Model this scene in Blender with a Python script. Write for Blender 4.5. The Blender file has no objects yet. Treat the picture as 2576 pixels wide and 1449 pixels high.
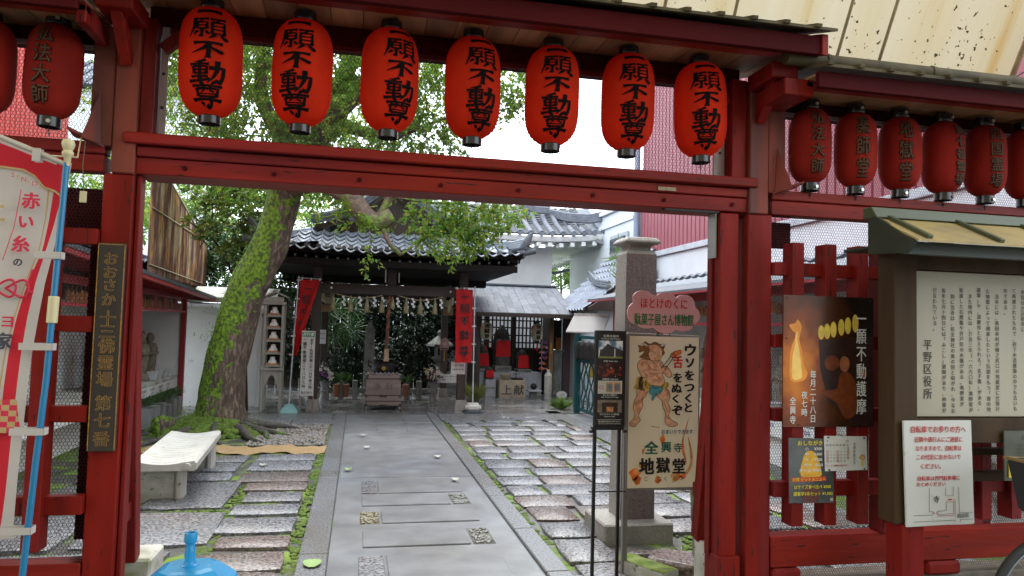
import bpy, bmesh, math, random
import numpy as np
from mathutils import Vector, Matrix
random.seed(7)
S = bpy.context.scene
COL = S.collection
R = math.radians
# ---------------------------------------------------------------- camera
cam_d = bpy.data.cameras.new("camera")
cam_d.sensor_width = 36.0
cam_d.lens = 1820 / 2576 * 36.0
cam_d.clip_start = 0.05
cam_d.clip_end = 500
cam = bpy.data.objects.new("camera", cam_d)
COL.objects.link(cam)
_y, _p, _r = R(11.9), R(3.1), R(1.5)
_f = Vector((math.sin(_y) * math.cos(_p), math.cos(_y) * math.cos(_p), math.sin(_p)))
_rt = Vector((math.cos(_y), -math.sin(_y), 0)); _up = _rt.cross(_f)
_R = math.cos(_r) * _rt + math.sin(_r) * _up
_U = -math.sin(_r) * _rt + math.cos(_r) * _up
cam.matrix_world = Matrix(((_R.x, _U.x, -_f.x, 0), (_R.y, _U.y, -_f.y, 0), (_R.z, _U.z, -_f.z, 1.6), (0, 0, 0, 1)))
S.camera = cam
# ---------------------------------------------------------------- world (overcast) and sun
W = bpy.data.worlds.new("World"); S.world = W; W.use_nodes = True
nt = W.node_tree; nt.nodes.clear()
sky = nt.nodes.new("ShaderNodeTexSky"); sky.sky_type = 'NISHITA'; sky.sun_disc = False
sky.sun_elevation = R(62); sky.sun_rotation = R(20); sky.air_density = 1.2; sky.dust_density = 2.0
mixw = nt.nodes.new("ShaderNodeMix"); mixw.data_type = 'RGBA'; mixw.inputs[0].default_value = 0.86
mixw.inputs[7].default_value = (10.3, 11.4, 12.3, 1)      # even cloud layer over the blue
nt.links.new(sky.outputs[0], mixw.inputs[6])
bg = nt.nodes.new("ShaderNodeBackground"); bg.inputs[1].default_value = 0.15
wo = nt.nodes.new("ShaderNodeOutputWorld")
nt.links.new(mixw.outputs[2], bg.inputs[0]); nt.links.new(bg.outputs[0], wo.inputs[0])
sd = bpy.data.lights.new("sun", 'SUN'); sd.energy = 1.2; sd.angle = R(25); sd.color = (1, .97, .92)
sun = bpy.data.objects.new("sun", sd); COL.objects.link(sun)
sun.rotation_euler = (R(28), 0, R(20 + 180 - 20))
S.view_settings.view_transform = 'Standard'; S.view_settings.look = 'None'
S.view_settings.gamma = 1.0; S.view_settings.use_curve_mapping = False
S.view_settings.exposure = 1.42
S.render.engine = 'CYCLES'
S.cycles.use_denoising = True
S.cycles.max_bounces = 7; S.cycles.diffuse_bounces = 4; S.cycles.glossy_bounces = 3
S.cycles.transmission_bounces = 4; S.cycles.transparent_max_bounces = 8
S.cycles.sample_clamp_indirect = 6.0
S.cycles.caustics_reflective = False; S.cycles.caustics_refractive = False

# ---------------------------------------------------------------- materials
def _n(nt, t, **k):
    n = nt.nodes.new(t)
    for a, b in k.items(): setattr(n, a, b)
    return n
def mat(name, col, rough=.6, var=.15, scale=6, stretch=(1, 1, 1), bump=.15, bscale=60, bdist=.004, col2=None, s2=3, t2=.55, w2=.08,
        col3=None, s3=20, t3=.68, w3=.03, metal=0, spec=.5, coat=0, rnd=0, emit=0, rvar=0, trans=0, island=None, detail=4, rough2=None):
    m = bpy.data.materials.new(name); m.use_nodes = True
    nt = m.node_tree; L = nt.links.new
    b = nt.nodes['Principled BSDF']
    geo = _n(nt, 'ShaderNodeNewGeometry')
    mp = _n(nt, 'ShaderNodeMapping'); mp.inputs['Scale'].default_value = stretch
    L(geo.outputs['Position'], mp.inputs[0])
    no = _n(nt, 'ShaderNodeTexNoise'); no.inputs['Scale'].default_value = scale; no.inputs['Detail'].default_value = detail
    L(mp.outputs[0], no.inputs[0])
    def rgb(c): return (c[0], c[1], c[2], 1)
    mr = _n(nt, 'ShaderNodeMapRange'); mr.inputs[1].default_value = .3; mr.inputs[2].default_value = .7
    mr.inputs[3].default_value = 1 - var; mr.inputs[4].default_value = 1 + var
    L(no.outputs[0], mr.inputs[0])
    if island:
        cr = _n(nt, 'ShaderNodeValToRGB')
        e = cr.color_ramp.elements
        while len(e) < len(island): e.new(0.5)
        for i, c in enumerate(island):
            e[i].position = i / (len(island) - 1); e[i].color = rgb(c)
        L(geo.outputs['Random Per Island'], cr.inputs[0]); cur = cr.outputs[0]
    else:
        rg = _n(nt, 'ShaderNodeRGB'); rg.outputs[0].default_value = rgb(col); cur = rg.outputs[0]
    def mask(sc, t, w, out=None):
        n2 = _n(nt, 'ShaderNodeTexNoise'); n2.inputs['Scale'].default_value = sc; n2.inputs['Detail'].default_value = 6
        L(mp.outputs[0], n2.inputs[0])
        m2 = _n(nt, 'ShaderNodeMapRange'); m2.inputs[1].default_value = t - w; m2.inputs[2].default_value = t + w
        L(n2.outputs[0], m2.inputs[0]); return m2.outputs[0]
    def mix(fac, a, c):
        x = _n(nt, 'ShaderNodeMix', data_type='RGBA'); L(fac, x.inputs[0]); L(a, x.inputs[6]); x.inputs[7].default_value = rgb(c)
        return x.outputs[2]
    k2 = None
    if col2: k2 = mask(s2, t2, w2); cur = mix(k2, cur, col2)
    if col3: cur = mix(mask(s3, t3, w3), cur, col3)
    sc = _n(nt, 'ShaderNodeVectorMath', operation='SCALE'); L(cur, sc.inputs[0]); L(mr.outputs[0], sc.inputs[3]); cur = sc.outputs[0]
    if rnd:
        oi = _n(nt, 'ShaderNodeObjectInfo'); m3 = _n(nt, 'ShaderNodeMapRange')
        m3.inputs[3].default_value = 1 - rnd; m3.inputs[4].default_value = 1 + rnd
        L(oi.outputs['Random'], m3.inputs[0])
        s3_ = _n(nt, 'ShaderNodeVectorMath', operation='SCALE'); L(cur, s3_.inputs[0]); L(m3.outputs[0], s3_.inputs[3]); cur = s3_.outputs[0]
    L(cur, b.inputs['Base Color'])
    b.inputs['Roughness'].default_value = rough
    if rvar or (rough2 is not None and k2):
        m4 = _n(nt, 'ShaderNodeMapRange'); m4.inputs[1].default_value = .35 if rvar else 0; m4.inputs[2].default_value = .65 if rvar else 1
        m4.inputs[3].default_value = max(.03, rough - rvar) if rvar else rough; m4.inputs[4].default_value = rough + rvar if rvar else rough2
        L(no.outputs[0] if rvar else k2, m4.inputs[0]); L(m4.outputs[0], b.inputs['Roughness'])
    b.inputs['Metallic'].default_value = metal
    b.inputs['Specular IOR Level'].default_value = spec
    b.inputs['Coat Weight'].default_value = coat
    if bump:
        nb = _n(nt, 'ShaderNodeTexNoise'); nb.inputs['Scale'].default_value = bscale; nb.inputs['Detail'].default_value = 5
        L(mp.outputs[0], nb.inputs[0])
        bp = _n(nt, 'ShaderNodeBump'); bp.inputs['Strength'].default_value = bump; bp.inputs['Distance'].default_value = bdist
        L(nb.outputs[0], bp.inputs['Height']); L(bp.outputs[0], b.inputs['Normal'])
    if emit:
        L(cur, b.inputs['Emission Color']); b.inputs['Emission Strength'].default_value = emit
    if trans:
        tr = _n(nt, 'ShaderNodeBsdfTranslucent'); L(cur, tr.inputs[0])
        ms = _n(nt, 'ShaderNodeMixShader'); ms.inputs[0].default_value = trans
        out = nt.nodes['Material Output']
        L(b.outputs[0], ms.inputs[1]); L(tr.outputs[0], ms.inputs[2]); L(ms.outputs[0], out.inputs[0])
    return m

M = {}
WD = (1, 1, .12)      # grain along z
WX = (.12, 1, 1)      # grain along x
RED = (.175, .009, .005)
M['red'] = mat('red_painted_wood', RED, .5, .34, 9, WD, .5, 45, .004, col2=(.17, .018, .02), s2=5, t2=.6, w2=.12, col3=(.035, .012, .01), s3=60, t3=.655, w3=.02, spec=.14)
M['redx'] = mat('red_painted_beam', (.195, .013, .006), .48, .34, 9, WX, .5, 45, .004, col2=(.19, .015, .018), s2=4, t2=.58, w2=.1, col3=(.03, .012, .01), s3=55, t3=.655, w3=.02, spec=.14)
M['redold'] = mat('weathered_red_wood', (.17, .026, .013), .7, .35, 8, WD, .4, 50, .004, col2=(.1, .025, .02), s2=7, t2=.58, w2=.06)
M['reddark'] = mat('dark_red_paint', (.05, .003, .004), .7, .25, 7, WX, .2, 40, spec=.08)
M['palewood'] = mat('bare_grey_lath', (.42, .38, .4), .6, .25, 20, WD, .3, 60)
M['plank'] = mat('soffit_plank_wood', (.30, .145, .065), .62, .3, 6, (3, .25, 1), .25, 40, col3=(.08, .035, .02), s3=7, t3=.7, w3=.04, rnd=.28)
M['wire'] = mat('galvanised_wire', (.03, .03, .033), .5, .1, 30, bump=0, metal=.3)
M['iron'] = mat('dark_iron', (.03, .026, .026), .5, .3, 30, bump=.2, metal=.6)
M['white'] = mat('white_paint', (.72, .72, .71), .55, .1, 5, bump=.1)
M['blacktext'] = mat('black_ink', (.012, .012, .013), .5, .1, 30, bump=0)
M['concrete'] = mat('pale_concrete', (.48, .47, .42), .75, .22, 6, bump=.4, bscale=80, col2=(.20, .22, .12), s2=4, t2=.62, w2=.1, col3=(.12, .11, .09), s3=25, t3=.66, w3=.05)
M['blackwood'] = mat('eave_shaded_black_wood', (.010, .008, .007), .7, .3, 8, WX, .2, 40, spec=.2)  # shade under the hall eaves put into the wood colour
M['darkwood'] = mat('dark_brown_wood', (.045, .027, .021), .5, .3, 8, WD, .2, 40)
M['darkwoodx'] = mat('dark_brown_beam', (.034, .019, .016), .5, .3, 8, WX, .2, 40)
M['brown'] = mat('brown_board_wood', (.052, .030, .015), .65, .3, 7, WD, .3, 40, spec=.15)
M['tile_hall'] = mat('blue_grey_clay_tile', (.27, .29, .34), .55, .16, 7, bump=.15, bscale=50, rnd=.12, spec=.3)
M['tile'] = mat('grey_clay_roof_tile', (.15, .16, .185), .7, .16, 7, bump=.15, bscale=50, rnd=.13, col3=(.12, .12, .13), s3=12, t3=.68, w3=.06, spec=.15)
M['plaster'] = mat('white_plaster', (.66, .66, .65), .7, .07, 1.6, bump=.08, col2=(.56, .57, .57), s2=1.2, t2=.55, w2=.12)

# ---------------------------------------------------------------- mesh helpers
class MB:
    def __init__(s): s.v = []; s.f = []; s.m = []
    def add(s, vs, fs, mi=0):
        o = len(s.v); s.v += [tuple(v) for v in vs]
        s.f += [tuple(i + o for i in f) for f in fs]; s.m += [mi] * len(fs); return s
    def box(s, x0, x1, y0, y1, z0, z1, mi=0):
        vs = [(x, y, z) for z in (z0, z1) for y in (y0, y1) for x in (x0, x1)]
        return s.add(vs, [(0, 2, 3, 1), (4, 5, 7, 6), (0, 1, 5, 4), (2, 6, 7, 3), (0, 4, 6, 2), (1, 3, 7, 5)], mi)
    def beam(s, a, b, w, h, mi=0, up=(0, 0, 1), w2=None, h2=None):
        a = Vector(a); b = Vector(b); d = (b - a).normalized(); up = Vector(up)
        if abs(d.dot(up)) > .98: up = Vector((0, 1, 0))
        r = d.cross(up).normalized(); u = r.cross(d)
        w2 = w if w2 is None else w2; h2 = h if h2 is None else h2
        vs = [p + r * sx * ww / 2 + u * sz * hh / 2 for p, ww, hh in ((a, w, h), (b, w2, h2)) for sx, sz in ((-1, -1), (1, -1), (1, 1), (-1, 1))]
        return s.add(vs, [(0, 3, 2, 1), (4, 5, 6, 7), (0, 1, 5, 4), (1, 2, 6, 5), (2, 3, 7, 6), (3, 0, 4, 7)], mi)
    def tube(s, pts, r, n=8, mi=0, cap=True):
        pts = [Vector(p) for p in pts]; rs = r if hasattr(r, '__len__') else [r] * len(pts)
        vs = []; prev = None
        for i, p in enumerate(pts):
            d = (pts[min(i + 1, len(pts) - 1)] - pts[max(i - 1, 0)]).normalized()
            if prev is None:
                a = Vector((0, 0, 1)) if abs(d.z) < .9 else Vector((1, 0, 0)); u = d.cross(a).normalized()
            else: u = (prev - d * prev.dot(d)).normalized()
            prev = u; w = d.cross(u)
            vs += [p + (u * math.cos(t) + w * math.sin(t)) * rs[i] for t in (2 * math.pi * k / n for k in range(n))]
        fs = [(i * n + k, i * n + (k + 1) % n, (i + 1) * n + (k + 1) % n, (i + 1) * n + k) for i in range(len(pts) - 1) for k in range(n)]
        if cap: fs += [tuple(range(n))[::-1], tuple((len(pts) - 1) * n + k for k in range(n))]
        return s.add(vs, fs, mi)
    def lathe(s, prof, n=24, c=(0, 0, 0), mi=0, sx=1, sy=1):
        vs = [(c[0] + r * math.cos(t) * sx, c[1] + r * math.sin(t) * sy, c[2] + z) for r, z in prof for t in (2 * math.pi * k / n for k in range(n))]
        fs = [(i * n + k, i * n + (k + 1) % n, (i + 1) * n + (k + 1) % n, (i + 1) * n + k) for i in range(len(prof) - 1) for k in range(n)]
        if prof[0][0] > 1e-4: fs.append(tuple(range(n))[::-1])
        if prof[-1][0] > 1e-4: fs.append(tuple((len(prof) - 1) * n + k for k in range(n)))
        return s.add(vs, fs, mi)
    def ext(s, poly, vec, mi=0):
        n = len(poly); v = Vector(vec)
        vs = [Vector(p) for p in poly]; vs += [p + v for p in vs]
        fs = [tuple(range(n))[::-1], tuple(range(n, 2 * n))] + [(i, (i + 1) % n, n + (i + 1) % n, n + i) for i in range(n)]
        return s.add(vs, fs, mi)
    def poly(s, pts, mi=0): return s.add(pts, [tuple(range(len(pts)))], mi)
    def grid(s, P, mi=0):
        """P[i][j] points"""
        a, b = len(P), len(P[0])
        return s.add([p for row in P for p in row], [(i * b + j, i * b + j + 1, (i + 1) * b + j + 1, (i + 1) * b + j) for i in range(a - 1) for j in range(b - 1)], mi)
    def build(s, name, mats, parent=None, bevel=0, smooth=False, recalc=True, seg=1, solid=0, weld=False):
        me = bpy.data.meshes.new(name)
        off = Vector((0, 0, 0))
        q = parent
        while q is not None: off += q.location; q = q.parent
        vs = np.array(s.v, dtype=np.float32).reshape(-1, 3) - np.array(off, dtype=np.float32)
        me.from_pydata(vs.tolist(), [], s.f)
        if not isinstance(mats, (list, tuple)): mats = [mats]
        for m in mats: me.materials.append(m)
        if len(mats) > 1: me.polygons.foreach_set('material_index', s.m)
        if recalc or bevel or weld:
            bm = bmesh.new(); bm.from_mesh(me)
            if weld: bmesh.ops.remove_doubles(bm, verts=bm.verts, dist=1e-4)
            if recalc: bmesh.ops.recalc_face_normals(bm, faces=bm.faces)
            if bevel:
                ed = [e for e in bm.edges if len(e.link_faces) == 2 and e.calc_face_angle(0) > .6]
                bmesh.ops.bevel(bm, geom=ed, offset=bevel, segments=seg, affect='EDGES', clamp_overlap=True)
            if solid:
                bmesh.ops.solidify(bm, geom=bm.faces[:], thickness=solid)
            bm.to_mesh(me); bm.free()
        if smooth:
            me.polygons.foreach_set('use_smooth', [True] * len(me.polygons))
            if smooth != 1: me.set_sharp_from_angle(angle=R(smooth))
        o = bpy.data.objects.new(name, me); COL.objects.link(o)
        if parent is not None: o.parent = parent
        return o

def thing(name, label, cat, loc=(0, 0, 0), group=None):
    o = bpy.data.objects.new(name, None); COL.objects.link(o); o.location = loc
    o.empty_display_size = .1
    return tag(o, label, cat, group)
def tag(o, label, cat, group=None):
    o['label'] = label; o['category'] = cat
    if group: o['group'] = group
    return o
def struct(o): o['kind'] = 'structure'; return o
def stuff(o): o['kind'] = 'stuff'; return o
def copy_tree(o, parent=None):
    c = o.copy(); COL.objects.link(c)
    if parent is not None: c.parent = parent
    for ch in list(o.children): copy_tree(ch, c)
    return c
def dup(o, loc, label, rz=None, scale=None, group=None):
    c = copy_tree(o); c.location = loc; c['label'] = label
    if rz is not None: c.rotation_euler = (0, 0, rz)
    if scale is not None: c.scale = (scale,) * 3 if not hasattr(scale, '__len__') else scale
    if group: c['group'] = group
    return c
def part(name, me, mats, parent, loc=(0, 0, 0), rz=0, scale=None):
    o = bpy.data.objects.new(name, me); COL.objects.link(o); o.location = loc; o.rotation_euler = (0, 0, rz)
    if scale: o.scale = scale
    if parent is not None: o.parent = parent
    return o

# ---------------------------------------------------------------- lettering
_tc = {}
def text_data(s, vertical=False, bold=0.0, res=2, lsp=1.06):
    """flat lettering in the XZ plane, centred, character height about 1"""
    key = (s, vertical, bold, lsp)
    if key in _tc: return _tc[key]
    c = bpy.data.curves.new('lettering', 'FONT')
    c.body = '\n'.join(s) if vertical else s
    c.resolution_u = res; c.align_x = 'CENTER'; c.size = 1.0; c.space_line = lsp
    o = bpy.data.objects.new('lettering', c)
    COL.objects.link(o)
    dg = bpy.context.evaluated_depsgraph_get()
    me = bpy.data.meshes.new_from_object(o.evaluated_get(dg))
    COL.objects.unlink(o); bpy.data.objects.remove(o)
    n = len(me.vertices); co = np.zeros(n * 3); me.vertices.foreach_get('co', co); co = co.reshape(-1, 3)
    fs = [tuple(p.vertices) for p in me.polygons]
    bpy.data.meshes.remove(me)
    if n:
        c0 = (co.min(0) + co.max(0)) / 2; co = co - c0
    out = np.stack([co[:, 0], np.zeros(n), co[:, 1]], 1)
    if bold and n:      # heavier print: the same glyphs struck again, slightly shifted
        q = bold * .8; A_ = []; F_ = []
        for i, (dx, dz) in enumerate(((0, 0), (q, q * .6), (-q, -q * .6), (q, -q * .6), (-q, q * .6))):
            A_.append(out + np.array([dx, -.0012 * i, dz])); F_ += [tuple(v + i * n for v in f) for f in fs]
        out = np.concatenate(A_); fs = F_
    _tc[key] = (out, fs); return _tc[key]
def lettering(s, size, m, parent, loc, vertical=False, bold=0.012, rz=0, sx=1.0, lsp=1.06, name='lettering', fit=None):
    co, fs = text_data(s, vertical, bold, 2, lsp)
    co = co * size; co = co * np.array([sx, 1, 1]); co[:, 1] = np.sign(co[:, 1]) * np.round(np.abs(co[:, 1]) / size / .0012) * .00012
    if fit:      # fit = (width, height) box
        w = np.ptp(co[:, 0]); h = np.ptp(co[:, 2])
        if fit[0]: co[:, 0] *= fit[0] / w
        if fit[1]: co[:, 2] *= fit[1] / h
    me = bpy.data.meshes.new(name); me.from_pydata(co.tolist(), [], fs); me.materials.append(m)
    off = Vector((0, 0, 0)); q = parent
    while q is not None: off += q.location; q = q.parent
    return part(name, me, None, parent, Vector(loc) - off, rz)

# brush-written characters: strokes on a 100 x 100 grid, y down, (points, width, kind)
BR = {
 '一': [([(6, 54), (30, 49), (70, 47), (95, 52)], 13, 'h')],
 '不': [([(8, 22), (50, 16), (92, 18)], 11, 'h'), ([(56, 20), (38, 48), (4, 74)], 11, 't'), ([(52, 32), (52, 60), (50, 98)], 12, 'h'), ([(60, 42), (76, 54), (94, 66)], 12, 'd')],
 '動': [([(46, 3), (34, 9), (14, 14)], 8, 't'), ([(2, 24), (28, 21), (54, 19)], 7, 'h'), ([(12, 32), (14, 60)], 7, 'h'), ([(12, 32), (48, 29), (47, 60)], 7, 'h'), ([(14, 46), (47, 44)], 5, 'h'), ([(14, 60), (47, 58)], 6, 'h'), ([(30, 10), (30, 88)], 8, 'h'), ([(6, 73), (52, 70)], 7, 'h'), ([(0, 92), (28, 88), (58, 80)], 9, 'h'),
        ([(54, 36), (94, 31), (91, 70), (84, 94), (70, 84)], 10, 'h'), ([(77, 4), (75, 45), (66, 72), (50, 96)], 10, 't')],
 '尊': [([(28, 0), (37, 13)], 10, 'd'), ([(72, -2), (60, 13)], 9, 't'), ([(6, 20), (50, 16), (94, 17)], 8, 'h'), ([(19, 29), (22, 60)], 8, 'h'), ([(19, 30), (82, 27), (79, 60)], 8, 'h'), ([(41, 18), (40, 36), (31, 45)], 6, 't'), ([(59, 18), (60, 38), (70, 40)], 6, 'h'), ([(26, 49), (74, 48)], 4, 'h'), ([(23, 60), (79, 58)], 7, 'h'), ([(0, 74), (50, 69), (100, 72)], 9, 'h'), ([(64, 62), (66, 92), (60, 100), (48, 90)], 11, 'h'), ([(28, 80), (40, 92)], 10, 'd')],
 '願': [([(4, 9), (50, 5)], 8, 'h'), ([(12, 8), (9, 50), (-4, 94)], 8, 't'), ([(33, 8), (25, 20)], 7, 't'), ([(18, 23), (19, 54)], 7, 'h'), ([(18, 24), (46, 22), (45, 54)], 7, 'h'), ([(20, 38), (44, 37)], 5, 'h'), ([(19, 53), (45, 52)], 6, 'h'), ([(32, 54), (32, 90), (24, 84)], 8, 'h'), ([(20, 64), (9, 82)], 8, 't'), ([(42, 62), (51, 78)], 8, 'd'),
        ([(54, 6), (100, 2)], 8, 'h'), ([(80, 6), (70, 19)], 7, 't'), ([(60, 20), (60, 74)], 7, 'h'), ([(60, 21), (95, 18), (94, 74)], 7, 'h'), ([(62, 38), (93, 36)], 5, 'h'), ([(62, 54), (93, 53)], 5, 'h'), ([(60, 72), (94, 71)], 6, 'h'), ([(70, 76), (52, 97)], 9, 't'), ([(84, 76), (104, 98)], 11, 'd')],
}
def brush(ch, mb, cx, cz, w, h, mi=0, y=0):
    for pts, wd, kind in BR[ch]:
        P = [Vector((x, yy)) for x, yy in pts]
        # resample
        seg = []
        for i in range(len(P) - 1):
            k = max(2, int((P[i + 1] - P[i]).length / 9))
            seg += [P[i].lerp(P[i + 1], j / k) for j in range(k)]
        seg.append(P[-1]); n = len(seg); L_ = []; R_ = []
        for i, p in enumerate(seg):
            t = i / (n - 1); d = (seg[min(i + 1, n - 1)] - seg[max(i - 1, 0)]).normalized()
            if kind == 'h': f = .85 + .45 * abs(2 * t - 1) ** 3 + .05 * math.sin(i * 2.1)
            elif kind == 't': f = 1.2 * (1 - .8 * t ** 1.5)
            else: f = .55 + .8 * t if t < .85 else .8
            nrm = Vector((-d.y, d.x)) * wd * f * .66
            L_.append(p + nrm); R_.append(p - nrm)
        a = [(cx + (q.x / 100 - .5) * w, y, cz - (q.y / 100 - .5) * h) for q in L_]
        b = [(cx + (q.x / 100 - .5) * w, y, cz - (q.y / 100 - .5) * h) for q in R_]
        mb.grid([a, b], mi)
def smooth_poly(P, k=4):
    n = len(P); out = []
    for i in range(n):
        p0, p1, p2, p3 = (Vector(P[(i + j - 1) % n]) for j in range(4))
        for q in range(k):
            t = q / k; out.append(tuple(.5 * ((2 * p1) + (-p0 + p2) * t + (2 * p0 - 5 * p1 + 4 * p2 - p3) * t * t + (-p0 + 3 * p1 - 3 * p2 + p3) * t ** 3)))
    return out
def cut_mesh(co, fs, xs, zs):
    """cut flat lettering along a grid so that it can be bent"""
    bm = bmesh.new(); bv = [bm.verts.new(c) for c in co]
    for f in fs:
        try: bm.faces.new([bv[i] for i in f])
        except ValueError: pass
    for x in xs: bmesh.ops.bisect_plane(bm, geom=bm.verts[:] + bm.edges[:] + bm.faces[:], plane_co=(x, 0, 0), plane_no=(1, 0, 0))
    for z in zs: bmesh.ops.bisect_plane(bm, geom=bm.verts[:] + bm.edges[:] + bm.faces[:], plane_co=(0, 0, z), plane_no=(0, 0, 1))
    bm.verts.index_update(); c = np.array([v.co[:] for v in bm.verts]); f = [tuple(v.index for v in q.verts) for q in bm.faces]
    bm.free(); return c, f
# ================================================================ SETTING: ground, path, paving
M['earth'] = mat('wet_mossy_ground', (.075, .072, .065), .35, .3, 5, bump=.6, bscale=50, bdist=.01, col2=(.13, .21, .018), s2=2.6, t2=.53, w2=.05, col3=(.05, .045, .04), s3=9, t3=.6, w3=.06, rough2=.85)
M['asphalt'] = mat('arcade_floor', (.2, .19, .18), .5, .15, 4, bump=.2, bscale=90)
M['granite'] = mat('wet_granite_stone', (.19, .19, .205), .3, .3, 40, bump=.9, bscale=34, bdist=.012, col2=(.22, .18, .16), s2=.9, t2=.6, w2=.12, col3=(.07, .07, .075), s3=55, t3=.54, w3=.06, rnd=.22, rvar=.14)  # speckle in both granites also paints the broken glint of wet stone
M['granite_rose'] = mat('wet_rosy_granite_stone', (.18, .13, .115), .32, .3, 40, bump=.9, bscale=34, bdist=.012, col2=(.2, .19, .18), s2=2, t2=.6, w2=.12, col3=(.07, .06, .06), s3=55, t3=.54, w3=.06, rnd=.2, rvar=.14)
M['slab'] = mat('wet_smooth_slab', (.18, .186, .198), .33, .25, 4, bump=.25, bscale=90, bdist=.003, col2=(.125, .115, .10), s2=1.1, t2=.58, w2=.2, col3=(.18, .18, .19), s3=150, t3=.58, w3=.1)
M['kerb'] = mat('wet_kerb_stone', (.15, .15, .158), .3, .18, 60, bump=.4, bscale=110, bdist=.003, col2=(.12, .11, .10), s2=1.2, t2=.55, w2=.1, rnd=.08, rvar=.1)
M['pebble'] = mat('pebble_inlay', (.17, .17, .15), .4, .5, 60, bump=.6, bscale=60, bdist=.01)
M['pebble_tan'] = mat('tan_pebble_inlay', (.19, .165, .10), .45, .5, 60, bump=.6, bscale=60, bdist=.01)
M['sand'] = mat('tan_wood_chips', (.34, .22, .10), .85, .3, 50, bump=.7, bscale=70, bdist=.01)
M['gravel'] = mat('grey_gravel', (.17, .165, .15), .6, .6, 60, bump=.8, bscale=60, bdist=.015)
M['moss'] = mat('bright_moss', (.10, .15, .018), .95, .5, 45, bump=1, bscale=140, bdist=.012, col2=(.07, .13, .012), s2=9, t2=.56, w2=.08)

g = MB(); g.poly([(-90, -90, -.03), (90, -90, -.03), (90, 120, -.03), (-90, 120, -.03)])
struct(g.build('ground', M['earth']))
g = MB(); g.poly([(-14, -8, -.012), (14, -8, -.012), (14, 3.42, -.012), (-14, 3.42, -.012)])
struct(g.build('arcade_floor', M['asphalt']))
g = MB(); nx, ny = 60, 80
P = []
for j in range(ny + 1):
    y = 3.44 + j * (22 - 3.44) / ny
    P.append([(-6 + i * 12.5 / nx, y, -.004 + .012 * math.sin(i * 1.7 + j * .9) * math.sin(j * 1.3)) for i in range(nx + 1)])
g.grid(P); cy_ground = struct(g.build('courtyard_ground', M['earth'], smooth=True))

path = MB(); path.box(-.14, 1.24, 3.5, 12.98, -.02, .010)
path = struct(path.build('stone_path', M['slab']))
def slab(x0, x1, y0, y1, z=.02, m='slab', name='path_slab', par=path, bv=.004):
    b = MB(); b.box(x0, x1, y0, y1, 0.0, z); return b.build(name, M[m], par, bevel=bv)
def kerb(x0, x1, ys):
    for a, b in zip(ys[:-1], ys[1:]): slab(x0, x1, a + .004, b - .004, .034, 'kerb', 'kerb_stone', bv=.006)
kerb(-.335, -.145, [3.5, 4.3, 5.15, 6.4, 7.63, 8.7, 9.9, 11.1, 12.2, 12.97])
kerb(1.245, 1.40, [3.5, 4.6, 5.6, 6.7, 7.65, 8.8, 9.9, 11.0, 12.1, 12.97])
slab(-.13, 1.235, 7.69, 10.8, .018); 
for i in range(3):
    for j in range(2):
        slab(-.13 + i * .455 + (.002 if i else 0), -.13 + (i + 1) * .455 - .004, 10.82 + j * 1.06, 11.86 + j * 1.06, .018)
def inlay(x0, x1, y0, y1, m):
    rr = random.Random(int(y0 * 100)); b = MB()
    b.box(x0, x1, y0, y1, 0, .012, 0)
    for _ in range(75):
        x = rr.uniform(x0 + .015, x1 - .015); y = rr.uniform(y0 + .02, y1 - .02); r = rr.uniform(.009, .02)
        b.lathe([(r, 0), (r * .9, r * .45), (r * .45, r * .7), (0, r * .75)], 6, (x, y, .012), 0, 1, rr.uniform(.8, 1.6))
    stuff(b.build('pebble_inlay', M[m], path, smooth=True))
for y0, y1, lx, lm in ((6.97, 7.5, .09, 0), (6.50, 6.89, .88, 1), (5.93, 6.31, .07, 2), (5.31, 5.73, .88, 1), (4.55, 5.1, .06, 0)):
    if lm == 1:
        slab(.09, .865, y0, y1, .021); inlay(.885, 1.05, y0, y1, 'pebble')
    else:
        slab(.245, 1.03, y0, y1, .021)
        if lm == 2: inlay(lx, .225, y0, y1, 'pebble_tan')
        else: slab(lx, .225, y0, y1, .021, 'granite')
slab(-.1, 1.2, 3.6, 4.5, .019)

def stone_mesh(k):
    rr = random.Random(k); n = 10; pts = []
    base = [(-1, -1), (-.35, -1), (.3, -1), (1, -1), (1, 0), (1, 1), (.35, 1), (-.3, 1), (-1, 1), (-1, 0)]
    for x, y in base:
        c = .965 if abs(x) == 1 and abs(y) == 1 else 1
        pts.append((x * c * .5 + rr.uniform(-.022, .022), y * c * .5 + rr.uniform(-.03, .03)))
    mb = MB(); z0, z1, z2 = -.03, .018, .026
    ctr = []
    vs = [(x, y, z0) for x, y in pts] + [(x, y, z1) for x, y in pts] + [(x * .955 + rr.uniform(-.008, .008), y * .93 + rr.uniform(-.012, .012), z2 + rr.uniform(-.003, .003)) for x, y in pts] + [(0, 0, z2 + .004)]
    fs = [(i, (i + 1) % n, n + (i + 1) % n, n + i) for i in range(n)] + [(n + i, n + (i + 1) % n, 2 * n + (i + 1) % n, 2 * n + i) for i in range(n)] + [(2 * n + i, 2 * n + (i + 1) % n, 3 * n) for i in range(n)]
    mb.add(vs, fs)
    me = bpy.data.meshes.new('paving_stone'); me.from_pydata(mb.v, [], mb.f)
    me.polygons.foreach_set('use_smooth', [True] * len(me.polygons)); me.set_sharp_from_angle(angle=R(22)); return me
SM = [stone_mesh(i) for i in range(9)]; SMR = [m.copy() for m in SM]
for m in SM: m.materials.append(M['granite'])
for m in SMR: m.materials.append(M['granite_rose'])
def stone(x0, x1, y0, y1, rose=False, dz=0):
    k = random.randrange(9)
    o = part('paving_stone', (SMR if rose else SM)[k], None, cy_ground, ((x0 + x1) / 2, (y0 + y1) / 2, dz), random.choice((0, math.pi)) + random.uniform(-.012, .012), (x1 - x0, y1 - y0, 1))
    return o
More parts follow.
